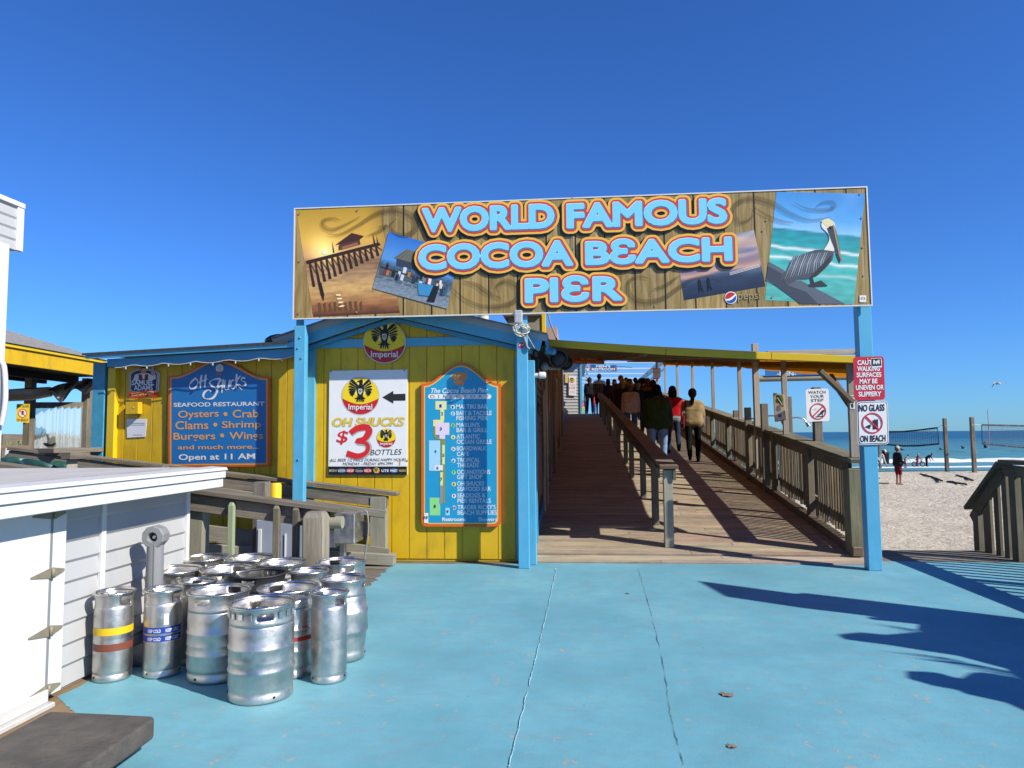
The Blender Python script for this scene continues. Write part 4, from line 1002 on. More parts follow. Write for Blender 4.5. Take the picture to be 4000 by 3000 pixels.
# beer shield
pl = Plane(C0 + nL * .03, nL); q = pl.P(561, 1494)
bs = thing('beer_shield_sign', 'small navy shield sign with red ribbon reading Samuel Adams Boston Lager', 'sign', q)
sh = [CQ(*p) for p in curve([(95, 210), (170, 165), (300, 140), (430, 165), (515, 195), (512, 330), (505, 430), (495, 480), (300, 500), (108, 480), (98, 400), (92, 300), (95, 210)], 3)][:-1]
mb = MB(); mb.prism([pl.P(x, y) for x, y in sh], nL * -.02, (.75, .75, .75)); mb.build('panel', PRINT, bs, recalc=True)
mb = MB(); cxs, cys = CQ(305, 330)
for f_, c, k in ((.97, S('#15244a'), 1), (.93, (.75, .75, .75), 2), (.88, S('#1a2a55'), 3)): pl.poly(mb, [(cxs + (x - cxs) * f_, cys + (y - cys) * f_) for x, y in sh], c, k)
P_ = lambda pts, c, k: pl.poly(mb, [CQ(*p) for p in pts], c, k)
P_([(150, 320), (180, 235), (250, 215), (370, 215), (440, 250), (470, 215), (480, 290), (400, 330)], (.72, .72, .74), 4); P_([(232, 225), (280, 235), (330, 235), (372, 225), (370, 330), (235, 330)], S('#6b1f2a'), 5); P_([(280, 225), (325, 225), (318, 300), (296, 300)], (.75, .75, .75), 6)
pl.disc(mb, *CQ(305, 175), 11.5, S('#c98f72'), 6, ry=14, n=16); P_([(262, 165), (275, 120), (305, 104), (340, 120), (350, 165), (335, 140), (290, 140)], S('#2a1c16'), 7); P_([(412, 110), (455, 110), (450, 210), (415, 210)], S('#9aa6b2'), 5); P_([(410, 200), (470, 195), (475, 240), (420, 235)], S('#c98f72'), 6)
qt2 = lambda body, x0, y0, x1, y1, c, k, off=.02, rise=0: pl.text(mb, body, *CQ(x0, y0), *CQ(x1, y1), c, k, off, 0, rise=rise)
qt2('SAMUEL', 136, 312, 460, 386, (.8, .8, .8), 8, .03); qt2('ADAMS', 168, 386, 440, 462, (.8, .8, .8), 8, .03)
pl.poly(mb, [CQ(*p) for p in ([(96, 478), (200, 492), (320, 470), (495, 470), (495, 580), (400, 545), (300, 550), (190, 575), (100, 560)])], S('#c8281e'), 8); qt2('BOSTON LAGER', 135, 500, 460, 548, S('#f0c65a'), 9, .03, rise=9)
mb.build('printed_face', PRINT, bs)
# yellow junction box, paper notice
pl = Plane(C0 + nL * .012, nL)
bx = thing('junction_box', 'small yellow painted metal box on the wing wall under the shield sign', 'electrical box', pl.P(533, 1594))
mb = MB(); mb.prism([pl.P(508, 1619) + nL * .08, pl.P(557, 1617) + nL * .08, pl.P(557, 1571) + nL * .08, pl.P(508, 1572) + nL * .08], nL * -.08); mb.build('box_body', YEL, bx, bevel=.004)
mb = MB(); mb.ball(pl.P(540, 1592) + nL * .083, .008, 6); mb.build('knob', YEL2, bx)
nt_ = thing('paper_notice', 'white paper notice in a plastic sleeve below the yellow box', 'notice', pl.P(535, 1672))
mb = MB(); mb.prism([pl.P(496, 1710), pl.P(568, 1706), pl.P(574, 1636), pl.P(494, 1636)], nL * -.004, (.72, .74, .78)); mb.build('sheet', PRINT, nt_)
mb = MB()
for y in (1652, 1659): pl.rect(mb, 512, y, 566, y + 2, (.25, .26, .3), 1)
pl.rect(mb, 520, 1698, 556, 1700, (.3, .32, .4), 1); mb.build('printed_lines', PRINT, nt_)

# ================================================================ right post warning signs
pl = Plane((0, SY + .055, 0), (0, -1, 0))
def plate(t, outline, col, d=.006):
    mb = MB(); mb.prism([pl.P(x, y) for x, y in outline], (0, d, 0), col); mb.build('panel', PRINT, t, recalc=True)
CR = lambda x, y: (2900 + x * 580 / 2212, 1350 + y * 580 / 2212)
t1 = thing('caution_sign', 'red metal caution sign about slippery walking surfaces with a black sticker', 'sign', pl.P(3395, 1478))
mb = MB(); dummy = MB(); pts = pl.rrect(dummy, 3335, 1393, 3455, 1563, 13, (1, 1, 1), 0, tilt=-.03); plate(t1, pts, S('#c2263c'))
def tline(body, x0, y0, x1, y1, c, off=.02, rise=2): pl.text(mb, body, *CR(x0, y0), *CR(x1, y1), c, 2, off, rise=rise)
for body, b in (('CAUTION', (1712, 218, 2075, 290)), ('WALKING', (1708, 310, 2045, 384)), ('SURFACES', (1700, 402, 2068, 474)), ('MAY BE', (1745, 498, 2010, 570)), ('UNEVEN OR', (1688, 590, 2105, 664)), ('SLIPPERY', (1728, 688, 2068, 762))): tline(body, *b, (.82, .82, .82), .03)
P5 = lambda pts, c, k: pl.poly(mb, [CR(*p) for p in pts], c, k)
P5([(1915, 192), (2065, 184), (2075, 325), (1925, 332)], (.75, .75, .75), 3); P5([(1922, 198), (2058, 191), (2066, 300), (1932, 306)], (.01, .01, .01), 4)
P5([(1945, 280), (1945, 215), (1965, 215), (1990, 255), (2015, 212), (2038, 212), (2040, 275), (2022, 278), (2018, 245), (1994, 285), (1966, 248), (1964, 280)], (.75, .75, .75), 5); P5([(1992, 225), (2004, 240), (1994, 256), (1980, 241)], (.75, .75, .75), 6); tline('KAOSICK', 1930, 309, 2068, 326, (.02, .02, .02), .02)
mb.build('lettering', PRINT, t1)
def bar_sign(pl, mb, cx, cy, r, k, flip=1):
    pl.ring(mb, cx, cy, r * .87, r, S('#c02740'), k + 2); a = R(45)
    d = (math.cos(a) * .9 * r, flip * math.sin(a) * .9 * r); pl.stroke(mb, [(cx - d[0], cy - d[1]), (cx + d[0], cy + d[1])], [r * .075] * 2, S('#c8223a'), k + 2)
t2 = thing('no_glass_sign', 'white metal sign reading No Glass On Beach on the right blue post', 'sign', pl.P(3410, 1652))
mb = MB(); pts = pl.rrect(dummy, 3349, 1567, 3470, 1737, 13, (1, 1, 1), 0, tilt=-.03); plate(t2, pts, (.78, .78, .78))
pl.rrect(mb, 3352, 1570, 3467, 1734, 11, (.03, .03, .035), 1, tilt=-.03); pl.rrect(mb, 3354.5, 1572.5, 3464.5, 1731.5, 10, (.78, .78, .78), 2, tilt=-.03)
def tline(body, x0, y0, x1, y1, c, off=.02, rise=2): pl.text(mb, body, *CR(x0, y0), *CR(x1, y1), c, 4, off, rise=rise)
tline('NO GLASS', 1732, 882, 2115, 985, S('#1c2634'), .03, 3); tline('ON BEACH', 1752, 1340, 2132, 1440, S('#1c2634'), .03, 3)
cx, cy = CR(1932, 1155); bar_sign(pl, mb, cx, cy, 41, 3); bkc = (.02, .024, .03)
P5([(1940, 1250), (1940, 1108), (1965, 1112), (1968, 1085), (1980, 1110), (2000, 1095), (2018, 1100), (2018, 1240)], bkc, 3); P5([(1828, 1208), (1880, 1180), (1922, 1178), (1905, 1195), (1918, 1210), (1895, 1215), (1905, 1245), (1870, 1230), (1835, 1222)], bkc, 3)
mb.build('lettering', PRINT, t2)
mb = MB()
for x, y in ((3388, 1403), (3400, 1548), (3402, 1580), (3410, 1722)): p = pl.P(x, y); mb.ball(p + Vector((0, -.004, 0)), (.008, .006, .008), 5)
# fixing bolts belong to the signs
mb.build('bolts', GALV, t2)

# watch your step on its own timber post
YW = 11.3; pl = Plane((0, YW, 0), (0, -1, 0))
ws = thing('step_sign', 'white Watch Your Step sign with red barred shoe on a timber post', 'sign', onY(3194, 1800, YW))
dummy = MB(); pts = pl.rrect(dummy, 3149, 1519, 3239, 1646, 9, (1, 1, 1), 0, tilt=-.035); plate(ws, pts, (.80, .80, .80), .005)
mb = MB()
for body, b in (('WATCH', (980, 676, 1238, 722)), ('YOUR', (1010, 738, 1215, 782)), ('STEP', (1022, 797, 1208, 842))): pl.text(mb, body, *CR(b[0], b[1]), *CR(b[2], b[3]), (.05, .06, .08), 2, .005, rise=2)
cx, cy = CR(1125, 980); bar_sign(pl, mb, cx, cy, 32, 1, -1)
P5 = lambda pts, c, k: pl.poly(mb, [CR(*p) for p in pts], c, k)
P5([(1115, 1035), (1150, 1010), (1185, 965), (1215, 955), (1218, 985), (1200, 1005), (1195, 1055), (1186, 1055), (1186, 1010), (1160, 1035), (1140, 1042)], bkc, 2); P5([(1090, 1052), (1200, 1048), (1195, 1062), (1098, 1066)], bkc, 2)
for k in range(3): P5([(1050 + 10 * k, 950 + 12 * k), (1110, 930 + 10 * k), (1111, 933 + 10 * k), (1051 + 10 * k, 953 + 12 * k)], (.5, .5, .52), 2)
mb.build('lettering', PRINT, ws)
a, b = onY(3178, 1650, YW + .06), onY(3209, 1650, YW + .06); mb = MB(); mb.box((a.x, YW + .012, -1.1), (b.x, YW + .13, onY(3190, 1512, YW).z)); mb.build('post', W_GREY, ws, bevel=.005)

# ================================================================ white shed at the left
FX, SX, DX = -2.90, -3.20, -3.09
sh_ = thing('white_shed', 'low white vinyl sided shed with flat grey roof and strap hinged door', 'shed', (-4.6, 4.2, 0))
yT = onX(395, 2000, SX).y; yC = onX(727, 1960, SX).y; yD = onX(252, 2400, DX).y; yH = onX(193, 2400, DX).y
ze = 1.185
mb = MB(); z = .02
while z < ze - .01:                     # clapboards along the side facing the yard
    h = min(.128, ze - z)
    for p0, p1 in (((SX, yD), (SX, yC)),):
        mb.add([(SX + .018, yD, z), (SX + .018, yC, z), (SX + .002, yC, z + h - .02), (SX + .002, yD, z + h - .02)], [[0, 1, 2, 3]])
        mb.add([(SX + .002, yD, z + h - .02), (SX + .002, yC, z + h - .02), (SX + .0185, yC, z + h), (SX + .0185, yD, z + h)], [[0, 1, 2, 3]])
        mb.add([(SX - .0, yC, z), (-6.2, yC, z), (-6.2, yC - .014, z + h), (SX, yC - .014, z + h)], [[0, 1, 2, 3]])
    z += h
mb.build('siding', SID, sh_, recalc=False)
mb = MB(); mb.box((-6.2, 2.0, 0), (SX - .004, yC - .03, ze)); mb.build('wall_core', WHT, sh_)
mb = MB(); mb.box((SX + .003, yT - .022, 0.02), (SX + .03, yT + .022, ze)); mb.build('joint_strip', WHT, sh_, bevel=.004)
mb = MB(); mb.box((SX - .02, yC - .03, 0.02), (SX + .032, yC + .012, ze)); mb.build('corner_post', WHT, sh_, bevel=.004)
mb = MB(); mb.box((SX, yH + .012, .05), (DX - .004, yD, ze)); mb.build('door_trim', WHT, sh_, bevel=.004)
dr = MB(); dr.box((SX, 2.2, .07), (DX, yH - .012, ze - .0)); dr = dr.build('door', paint('door_white', (.82, .82, .81), .35, .02, 2., .05, S('#b9b0a0'), .25), sh_, bevel=.004)
mb = MB(); mb.box((DX - .02, 2.2, .03), (DX + .022, yH - .01, .1)); mb.build('threshold', PVC, sh_, bevel=.004)
mb = MB(); mb.box((DX - .03, 2.2, -.001), (DX + .06, yH, .03)); mb.build('sill_flashing', paint('flashing', (.6, .6, .58), .35), sh_, bevel=.006)
# strap hinges
for py in (2010, 2240, 2465, 2690):
    q = onX(193, py, DX); z = q.z; mb = MB()
    mb.prism([(DX + .006, yH - .006, z - .03), (DX + .006, yH - .006, z + .03), (DX + .006, yH - .16, z + .004), (DX + .006, yH - .16, z - .004)], (-.006, 0, 0))
    mb.prism([(DX + .006, yH + .014, z + .03), (DX + .006, yH + .014, z - .03), (DX + .006, yD - .02, z - .006), (DX + .006, yD - .02, z + .008)], (-.008, 0, 0))
    mb.tube([(DX + .012, yH + .003, z - .028), (DX + .012, yH + .003, z + .028)], .011, 8)
    mb.build('hinge', paint('hinge_metal', S('#8d8672'), .5, .15, 20.), dr, recalc=True)
mb = MB(); mb.box((DX - .01, yH - .012, .1), (DX - .004, yH + .012, ze)); mb.build('door_gap', GREYP, sh_)
# flat roof, fascia in two steps
rf = MB(); rf.box((-6.4, 1.6, 1.265), (FX - .01, yC + .075, 1.30))
rmat = NT('felt_roof'); v = rmat.coord('Object', (1., .25, 1.)); n1 = rmat.noise(v, 3., 7., .65); n2 = rmat.noise(rmat.coord('Object', (8., .5, 1.)), 2.2, 6., .6)
c = rmat.ramp(n1, [(.3, S('#b2b0ae')), (.65, S('#c8c6c4'))]); c = rmat.mix(rmat.ramp(n2, [(.62, (0., 0., 0.)), (.70, (.7,) * 3)]), c, S('#8b8988')); rmat.base(c); rmat.set(Roughness=.9); rmat.bump(n1, .4, .02)
rf = rf.build('roof', rmat.m, sh_, bevel=.006)
def lip(y): return .004 * mnoise.noise((y * 2.1, 1, 1)) + .004 * mnoise.noise((y * 7., 1, 1))
mb = MB(); n = 60; vs = []
for i in range(n + 1):
    y = 1.6 + (yC + .08 - 1.6) * i / n; k = lip(y); vs += [(FX - .14, y, 1.303), (FX - .13 + k * 4, y, 1.309 + k), (FX - .0, y, 1.300), (FX + .012, y, 1.278)]
mb.add(vs, [[i * 4 + j, i * 4 + j + 1, i * 4 + 5 + j, i * 4 + 4 + j][::-1] for i in range(n) for j in range(3)]); mb.build('drip_edge', PVC, sh_)
mb = MB(); y = 1.7                       # torn felt along the eave
while y < yC:
    L_ = rnd.uniform(.1, .55); k = rnd.uniform(.006, .022)
    if rnd.random() > .3:
        n_ = 8; e_ = [(FX - .135 + rnd.uniform(-.008, .006), y + L_ * i / n_, 1.3125) for i in range(n_ + 1)]; f_ = [(a[0] - k * math.sin(math.pi * i / n_) * rnd.uniform(.5, 1.2), a[1], 1.313) for i, a in enumerate(e_)]
        mb.add(e_ + f_, [[i, i + 1, n_ + 2 + i, n_ + 1 + i] for i in range(n_)])
    y += L_ + rnd.uniform(.02, .2)
mb.build('torn_edge', paint('tar', S('#3f3b38'), .9), sh_)
mb = MB(); mb.box((FX - .04, 1.6, 1.215), (FX, yC + .07, 1.283)); mb.build('fascia', WHT, sh_, bevel=.004)
mb = MB(); mb.box((FX - .05, 1.6, ze - .045), (FX - .016, yC + .06, 1.212)); mb.build('lower_fascia', WHT, sh_, bevel=.004)
mb = MB(); mb.box((-6.3, yC + .03, 1.19), (FX - .05, yC + .068, 1.263)); mb.build('end_fascia', WHT, sh_, bevel=.004)
mb = MB(); mb.box((-6.2, 1.7, ze + .002), (FX - .055, yC + .02, ze + .012)); mb.build('soffit', WHT, sh_)

# cigarette receptacle
q = onZ(545, 2385, 0); cxr, cyr = -2.99, 4.86
ash = thing('ash_receptacle', 'grey plastic cigarette receptacle with round mouthed head beside the shed wall', 'ashtray', (cxr, cyr, 0))
hz = onP(533, 2095, (cxr, cyr, 0), (0, -1, 0)).z
mb = MB(); mb.lathe([(.17, 0), (.175, .05), (.15, .075), (.10, .10), (.06, .12)], (cxr, cyr, 0), 28); mb.build('base', GREYP, ash)
mb = MB()
mb.tube([(cxr, cyr, .09), (cxr, cyr, hz - .06)], [.068, .056], 8); mb.tube([(cxr + .028, cyr - .045, .11), (cxr + .022, cyr - .04, hz - .05)], .013, 6); mb.build('column', GREYP, ash)
dv = Vector((.12, -1, 0)).normalized(); mb = MB()
ctr = Vector((cxr, cyr, hz)); s_ = Vector((dv.y, -dv.x, 0)); prof = [(0.001, .085), (.03, .085)]
def ringpts(r, d, sides=8): return [ctr + dv * d + (s_ * math.cos(a) + Vector((0, 0, 1)) * math.sin(a)) * r for a in [R(22.5 + 360 / sides * i) for i in range(sides)]]
vs = []; fs = []
for r_, d in ((.0, -.07), (.07, -.07), (.08, -.04), (.08, .04), (.073, .052), (.038, .054), (.033, .04), (.03, -.02), (0., -.02)): vs += ringpts(r_, d, 10)
fs = [[i * 10 + k, i * 10 + (k + 1) % 10, (i + 1) * 10 + (k + 1) % 10, (i + 1) * 10 + k][::-1] for i in range(8) for k in range(10)]
mb.add(vs, fs); mb.build('head', GREYP, ash, recalc=True)
mb = MB(); mb.ball(ctr + dv * .0, .024, 8); mb.build('mouth_grid', STEEL2, ash)

# dark rubbery platform in the corner
q = [onZ(196, 2776, .17), onZ(616, 2796, .17), onZ(316, 3000, .17)]
A_, B_ = q[0], q[1]; d1 = (q[2] - B_); d1 = d1 / d1.length
pf = thing('dark_platform', 'thick charcoal slab platform lying in front of the shed door', 'platform', (A_.x, A_.y, 0))
mb = MB(); n = 5
out = [A_ + d1 * 2.6, A_]
c_ = B_; e1 = (A_ - B_).normalized()
for i in range(n + 1):
    t = i / n; out.append(c_ + e1 * .05 * (1 - t) ** 2 + d1 * .05 * t ** 2)
out.append(B_ + d1 * 2.6)
slab = NT('charcoal_slab'); v = slab.coord('Object'); n1 = slab.noise(v, 3.2, 8., .68); n2 = slab.noise(v, 26., 6., .7)
c = slab.ramp(n1, [(.32, S('#454443')), (.5, S('#5a5753')), (.68, S('#736c62'))]); c = slab.mix(slab.ramp(n2, [(.45, (0., 0., 0.)), (.7, (.5,) * 3)]), c, S('#393837')); slab.base(c); slab.set(Roughness=.8, Specular_IOR_Level=.25); slab.bump(n2, .4, .01)
mb.prism(out[::-1], (0, 0, -.1)); mb.build('slab', slab.m, pf, bevel=.012, seg=2, recalc=True)
mb = MB(); g = B_ + d1 * .75 + e1 * .16; mb.box((g.x - .05, g.y - .05, 0), (g.x + .05, g.y + .05, .068)); g = A_ + d1 * .4 - e1 * .12; mb.box((g.x - .05, g.y - .05, 0), (g.x + .05, g.y + .05, .068)); mb.build('feet', W_GREY, pf)

# ================================================================ kegs
def collar(mb, R_, z0, z1, holes, n=72, rows=6, col=(1, 1, 1), lip=.012):
    """open ring with hand holes: holes = list of (angle, half width rad, zlo, zhi)"""
    def rad(t): return R_ + lip * (t ** 6) - .004 * math.sin(math.pi * t)
    vs = []
    for j in range(rows + 1):
        t = j / rows
        for k in range(n): a = 2 * math.pi * k / n; vs.append((rad(t) * math.cos(a), rad(t) * math.sin(a), z0 + (z1 - z0) * t))
    fs = []
    for j in range(rows):
        zc = z0 + (z1 - z0) * (j + .5) / rows
        for k in range(n):
            ac = 2 * math.pi * (k + .5) / n
            if any(abs((ac - a + math.pi) % (2 * math.pi) - math.pi) < hw and lo < zc < hi for a, hw, lo, hi in holes): continue
            k2 = (k + 1) % n; fs.append([j * n + k, j * n + k2, (j + 1) * n + k2, (j + 1) * n + k])
    mb.add(vs, fs, col, smooth=True)
def keg(kind, r, h, label, ring_mat=None):
    t = thing('beer_keg', label, 'keg', (0, 0, 0), 'beer kegs standing together by the shed')
    mb = MB(); zs, ze_ = h * .10, h * .84
    if kind == 'slim':
        prof = [(r * .93, 0), (r * .99, .004), (r, .015), (r * .985, h * .075), (r * .95, h * .085), (r * .985, h * .10), (r, h * .12), (r, h * .48), (r * .996, h * .485), (r, h * .49), (r, h * .82), (r * .975, h * .85), (r * .93, h * .862), (r * .5, h * .885), (0, h * .89)]
    elif kind == 'barrel':
        prof = [(r * .80, 0), (r * .86, .004), (r * .865, h * .10), (r * .84, h * .12), (r * .87, h * .15), (r * .93, h * .28), (r * .945, h * .33), (r, h * .35), (r * 1.005, h * .38), (r * .985, h * .41), (r * .985, h * .56), (r * 1.005, h * .59), (r * .995, h * .62), (r * .94, h * .645), (r * .92, h * .75), (r * .87, h * .83), (r * .82, h * .86), (r * .4, h * .88), (0, h * .885)]
    else:
        prof = [(r * .90, 0), (r * .965, .004), (r * .975, .015), (r * .965, h * .085), (r * .935, h * .10), (r * .96, h * .125), (r * .985, h * .16), (r * .975, h * .29), (r * 1.005, h * .308), (r * 1.005, h * .327), (r * .975, h * .345), (r * .985, h * .41), (r * .992, h * .42), (r * .985, h * .43), (r * .975, h * .53), (r * 1.005, h * .548), (r * 1.005, h * .567), (r * .975, h * .585), (r * .985, h * .70), (r * .97, h * .78), (r * .93, h * .83), (r * .5, h * .87), (0, h * .875)]
    mb.lathe(prof, n=64); mb.build('body', STEEL, t)
    rc = r * (.875 if kind == 'barrel' else .965)
    mb = MB(); z0, z1 = h * .80, h
    if kind == 'plain': holes = [(math.pi * .5, .26, h * .885, h * .965), (math.pi * 1.5, .26, h * .885, h * .965)]
    elif kind == 'slim': holes = [(a, .36, h * .88, h * .965) for a in (0, math.pi)]
    elif kind == 'barrel': holes = [(a, .2, h * .90, h * .965) for a in (0, math.pi)]
    else: holes = [(a, .24, h * .865, h * .94) for a in (0, math.pi)]
    collar(mb, rc, z0, z1, holes); o = mb.build('collar', ring_mat or STEEL, t)
    md = o.modifiers.new('thick', 'SOLIDIFY'); md.thickness = .0045; md.offset = 0
    mb = MB(); mb.lathe([(rc + .002, h - .004), (rc + .014, h - .006), (rc + .017, h + .003), (rc + .010, h + .009), (rc + .0, h + .006), (rc - .003, h - .003)], n=64, close=False); mb.build('rim', ring_mat or STEEL2, t)
    if kind == 'stamped':               # raised panels round the collar
        mb = MB()
        for k in range(20):
            a = 2 * math.pi * k / 20 + .16
            if min(abs((a - x + math.pi) % (2 * math.pi) - math.pi) for x in (0, math.pi)) < .32: continue
            w_ = .045; vs = []
            for rr_, s2 in ((rc + .006, 1.), (rc + .010, .75)):
                for da, z in ((-w_ * s2, .875), (w_ * s2, .875), (w_ * s2, .95), (-w_ * s2, .95)):
                    zz = h * (.9125 + (z - .9125) * s2); vs.append((rr_ * math.cos(a + da * 1.6), rr_ * math.sin(a + da * 1.6), zz))
            mb.add(vs, [[4, 5, 6, 7], [0, 1, 5, 4], [1, 2, 6, 5], [2, 3, 7, 6], [3, 0, 4, 7]])
        mb.build('stamped_pattern', STEEL2, t)
    mb = MB(); mb.lathe([(.045, h * .86), (.045, h * .90), (.034, h * .905), (.034, h * .945), (.024, h * .95), (.022, h * .92), (0, h * .92)], n=24); mb.build('valve', STEEL2, t)
    mb = MB()
    for a in (.3, 2.4, 4.5): rd = r * (.862 if kind == 'barrel' else .97); mb.ball((rd * math.cos(a), rd * math.sin(a), h * .06), (.008, .008, .008), 5)
    mb.build('drain_hole', DARK, t)
    return t
def wrap(body, r, z0, z1, a0, a1, off=.02):
    """letters wrapped round a drum"""
    vs, fs, _ = text2d(body, off); q = []
    for u, v in vs: a = a0 + (a1 - a0) * u; q.append((r * math.cos(a), r * math.sin(a), z0 + (z1 - z0) * v))
    return q, fs
def band(parent, name, r, z0, z1, col, a0=0, a1=2 * math.pi, n=64, mat=None):
    mb = MB(); vs = []
    for k in range(n + 1): a = a0 + (a1 - a0) * k / n; vs += [(r * math.cos(a), r * math.sin(a), z0), (r * math.cos(a), r * math.sin(a), z1)]
    mb.add(vs, [[2 * k, 2 * k + 2, 2 * k + 3, 2 * k + 1] for k in range(n)], col, smooth=True)
    mb.v = [(x + wloc(parent).x, y + wloc(parent).y, z + wloc(parent).z) for x, y, z in mb.v]
    return mb.build(name, mat or PRINT, parent)
KH = .548
def top(px, py): return onZ(px, py, KH)
FACE = lambda p: math.atan2(-p.y, -p.x)                                       # towards the viewer's side
spec = {
 'K1': ('slim', .115, (448, 2311), 'slim steel keg with yellow and brown tape bands nearest the shed'),
 'K2': ('slim', .113, (640, 2301), 'slim steel keg with two blue Keep Cold bands and a white label'),
 'K3': ('plain', .192, (857, 2305), 'wide steel keg with embossed brewing name between the blue banded keg and the front keg'),
 'K4': ('stamped', .192, (1025, 2352), 'front most wide steel keg with square stamped panels round its collar'),
 'K5': ('slim', .107, (1287, 2312), 'slim grey scuffed keg with open hand hole standing right of the front keg'),
 'K6': ('barrel', .172, (1342, 2258), 'bulging barrel shaped steel keg at the right end of the group'),
 'K7': ('plain', .188, (1127, 2294), 'wide steel keg with red squares and red stripe behind the front keg'),
 'K8': ('plain', .19, (1012, 2240), 'keg with a thick black rubber collar in the middle of the group'),
 'K9': ('slim', .125, (774, 2269), 'slim keg half hidden behind the wide embossed keg'),
 'K10': ('stamped', .197, (680, 2225), 'wide keg with stamped collar standing beside the grey ash receptacle'),
 'K11': ('plain', .195, (890, 2222), 'wide plain rimmed keg directly left of the black collared keg'),
 'K12': ('plain', .198, (796, 2178), 'back row keg nearest the shed corner'),
 'K13': ('plain', .195, (976, 2178), 'back row keg in front of the green baluster'),
 'K14': ('stamped', .192, (1099, 2196), 'keg with stamped collar left of the thick timber post'),
 'K15': ('slim', .135, (1208, 2229), 'narrow keg in front of the thick timber post'),
 'K16': ('plain', .192, (1334, 2193), 'back row keg at the right in front of the metal box'),
}
KEGS = {}; protos = {}
for key, (kind, r, p, lab) in spec.items():
    q = top(*p); pk = (kind, round(r, 2))
    rm = RUB if key == 'K8' else None
    if pk in protos and not rm:
        rotz = rnd.uniform(0, 6.28); t = copy_tree(protos[pk], (q.x, q.y, 0), rotz, lab)
    else:
        t = keg(kind, r, KH, lab, rm); t.location = (q.x, q.y, 0)
        if not rm: protos[pk] = t
    KEGS[key] = (t, r, q)
def face(key, da=0.): t, r, q = KEGS[key]; t.rotation_euler = (0, 0, FACE(q) + da)
face('K4', .1); face('K3', 1.0); face('K5', .75); face('K1', .7); face('K2', .9); face('K6', 1.2); face('K7', -1.1); face('K10', .6); face('K14', .8)
def kband(key, name, z0, z1, col, a0=0, a1=6.2832, dr=.0012):
    t, r, q = KEGS[key]; return band(t, name, r + dr, z0, z1, col, a0, a1)
kband('K1', 'yellow_tape', .295, .34, S('#e3bb1c')); kband('K1', 'brown_tape', .195, .24, S('#7a4434'))
o1 = kband('K2', 'blue_band', .285, .325, S('#1f3f9a')); o2 = kband('K2', 'blue_band', .235, .272, S('#1f3f9a'))
def kmesh(key, name, mb, parent=None):
    t = KEGS[key][0]; L = wloc(t); mb.v = [(x + L.x, y + L.y, z + L.z) for x, y, z in mb.v]; return mb.build(name, PRINT, parent or t)
for o_, z in ((o1, .293), (o2, .242)):
    mb = MB()
    for a0, body in ((-1.75, 'KEEP COLD'), (-.75, 'KEEP COLD'), (.3, 'KEEP COLD')):
        vs, fs = wrap(body, .1155, z, z + .022, a0, a0 + .75); mb.add(vs, fs, (.7, .72, .75))
    kmesh('K2', 'lettering', mb, o_)
mb = MB(); vs = []
for a in np.linspace(-.85, -.6, 5): vs += [(.1148 * math.cos(a), .1148 * math.sin(a), .34), (.1148 * math.cos(a), .1148 * math.sin(a), .41)]
mb.add(vs, [[2 * k, 2 * k + 2, 2 * k + 3, 2 * k + 1] for k in range(4)], (.75, .75, .75)); kmesh('K2', 'paper_label', mb)
kband('K7', 'red_stripe', .225, .262, S('#a8221c'))
mb = MB()
for i in range(12):
    a = i * .5236
    vs = [(.1895 * math.cos(a + d), .1895 * math.sin(a + d), z) for z in (.29, .325) for d in (0, .13, .26)]; mb.add(vs, [[0, 1, 4, 3], [1, 2, 5, 4]], S('#a8221c'))
kmesh('K7', 'red_squares', mb)
for key, body, a0, a1 in (('K3', 'MILLER BREWING CO', -1.5, .55), ('K5', 'PROPERTY', -1.2, -.3), ('K1', 'KEG', -.9, -.5)):
    r = KEGS[key][1]; mb = MB(); vs, fs = wrap(body, r * .965 + .009, KH * .895, KH * .925, a0, a1, .0)
    mb.add(vs, fs, (.62, .62, .62)); t = KEGS[key][0]; L = wloc(t); mb.v = [(x + L.x, y + L.y, z + L.z) for x, y, z in mb.v]; mb.build('embossed_name', STEEL2, t)
mb = MB(); r = KEGS['K5'][1]; vs = []
for a in np.linspace(.1, .45, 4): vs += [(r * 1.012 * math.cos(a), r * 1.012 * math.sin(a), .405), (r * 1.012 * math.cos(a), r * 1.012 * math.sin(a), .425)]
mb.add(vs, [[2 * k, 2 * k + 2, 2 * k + 3, 2 * k + 1] for k in range(3)], (.7, .7, .7)); kmesh('K5', 'paper_label', mb)

# ================================================================ railings by the kegs
# upper rail against the yellow wall
def slope_line(p0, p1, Y): a, b = onY(*p0, Y), onY(*p1, Y); return lambda x: a.z + (b.z - a.z) * (x - a.x) / (b.x - a.x)
YU = 8.55
ua, ub = onY(330, 1778, YU), onY(1556, 1922, YU)
ur = thing('upper_ramp_rail', 'weathered grey railing sloping along the foot of the yellow wall', 'railing', (ub.x, YU, 0))
zu = lambda x: ua.z + (ub.z - ua.z) * (x - ua.x) / (ub.x - ua.x)
mb = MB(); xm = -3.5
mb.bar((ua.x - 1., YU, zu(ua.x - 1.) - .02), (xm, YU, zu(xm) - .02), .16, .045); mb.bar((xm + .004, YU, zu(xm) - .022), (ub.x, YU, ub.z - .022), .16, .045); mb.build('cap', W_GREY, ur, bevel=.005)
mb = MB(); mb.bar((ua.x - 1., YU - .035, zu(ua.x - 1.) - .12), (ub.x - .12, YU - .035, ub.z - .115), .04, .14); mb.build('side_board', W_GREY, ur, bevel=.004)
mb = MB(); mb.bar((ua.x - .6, YU - .06, zu(ua.x - .6) - .2), (ub.x - .14, YU - .06, ub.z - .26), .03, .09); mb.build('nailing_strip', W_PALE, ur, bevel=.004)
c = onY(1482, 2060, YU); mb = MB(); mb.box((c.x - .1, YU - .07, .02), (c.x + .095, YU + .06, ub.z - .05)); mb.build('post', W_PALE, ur, bevel=.006)
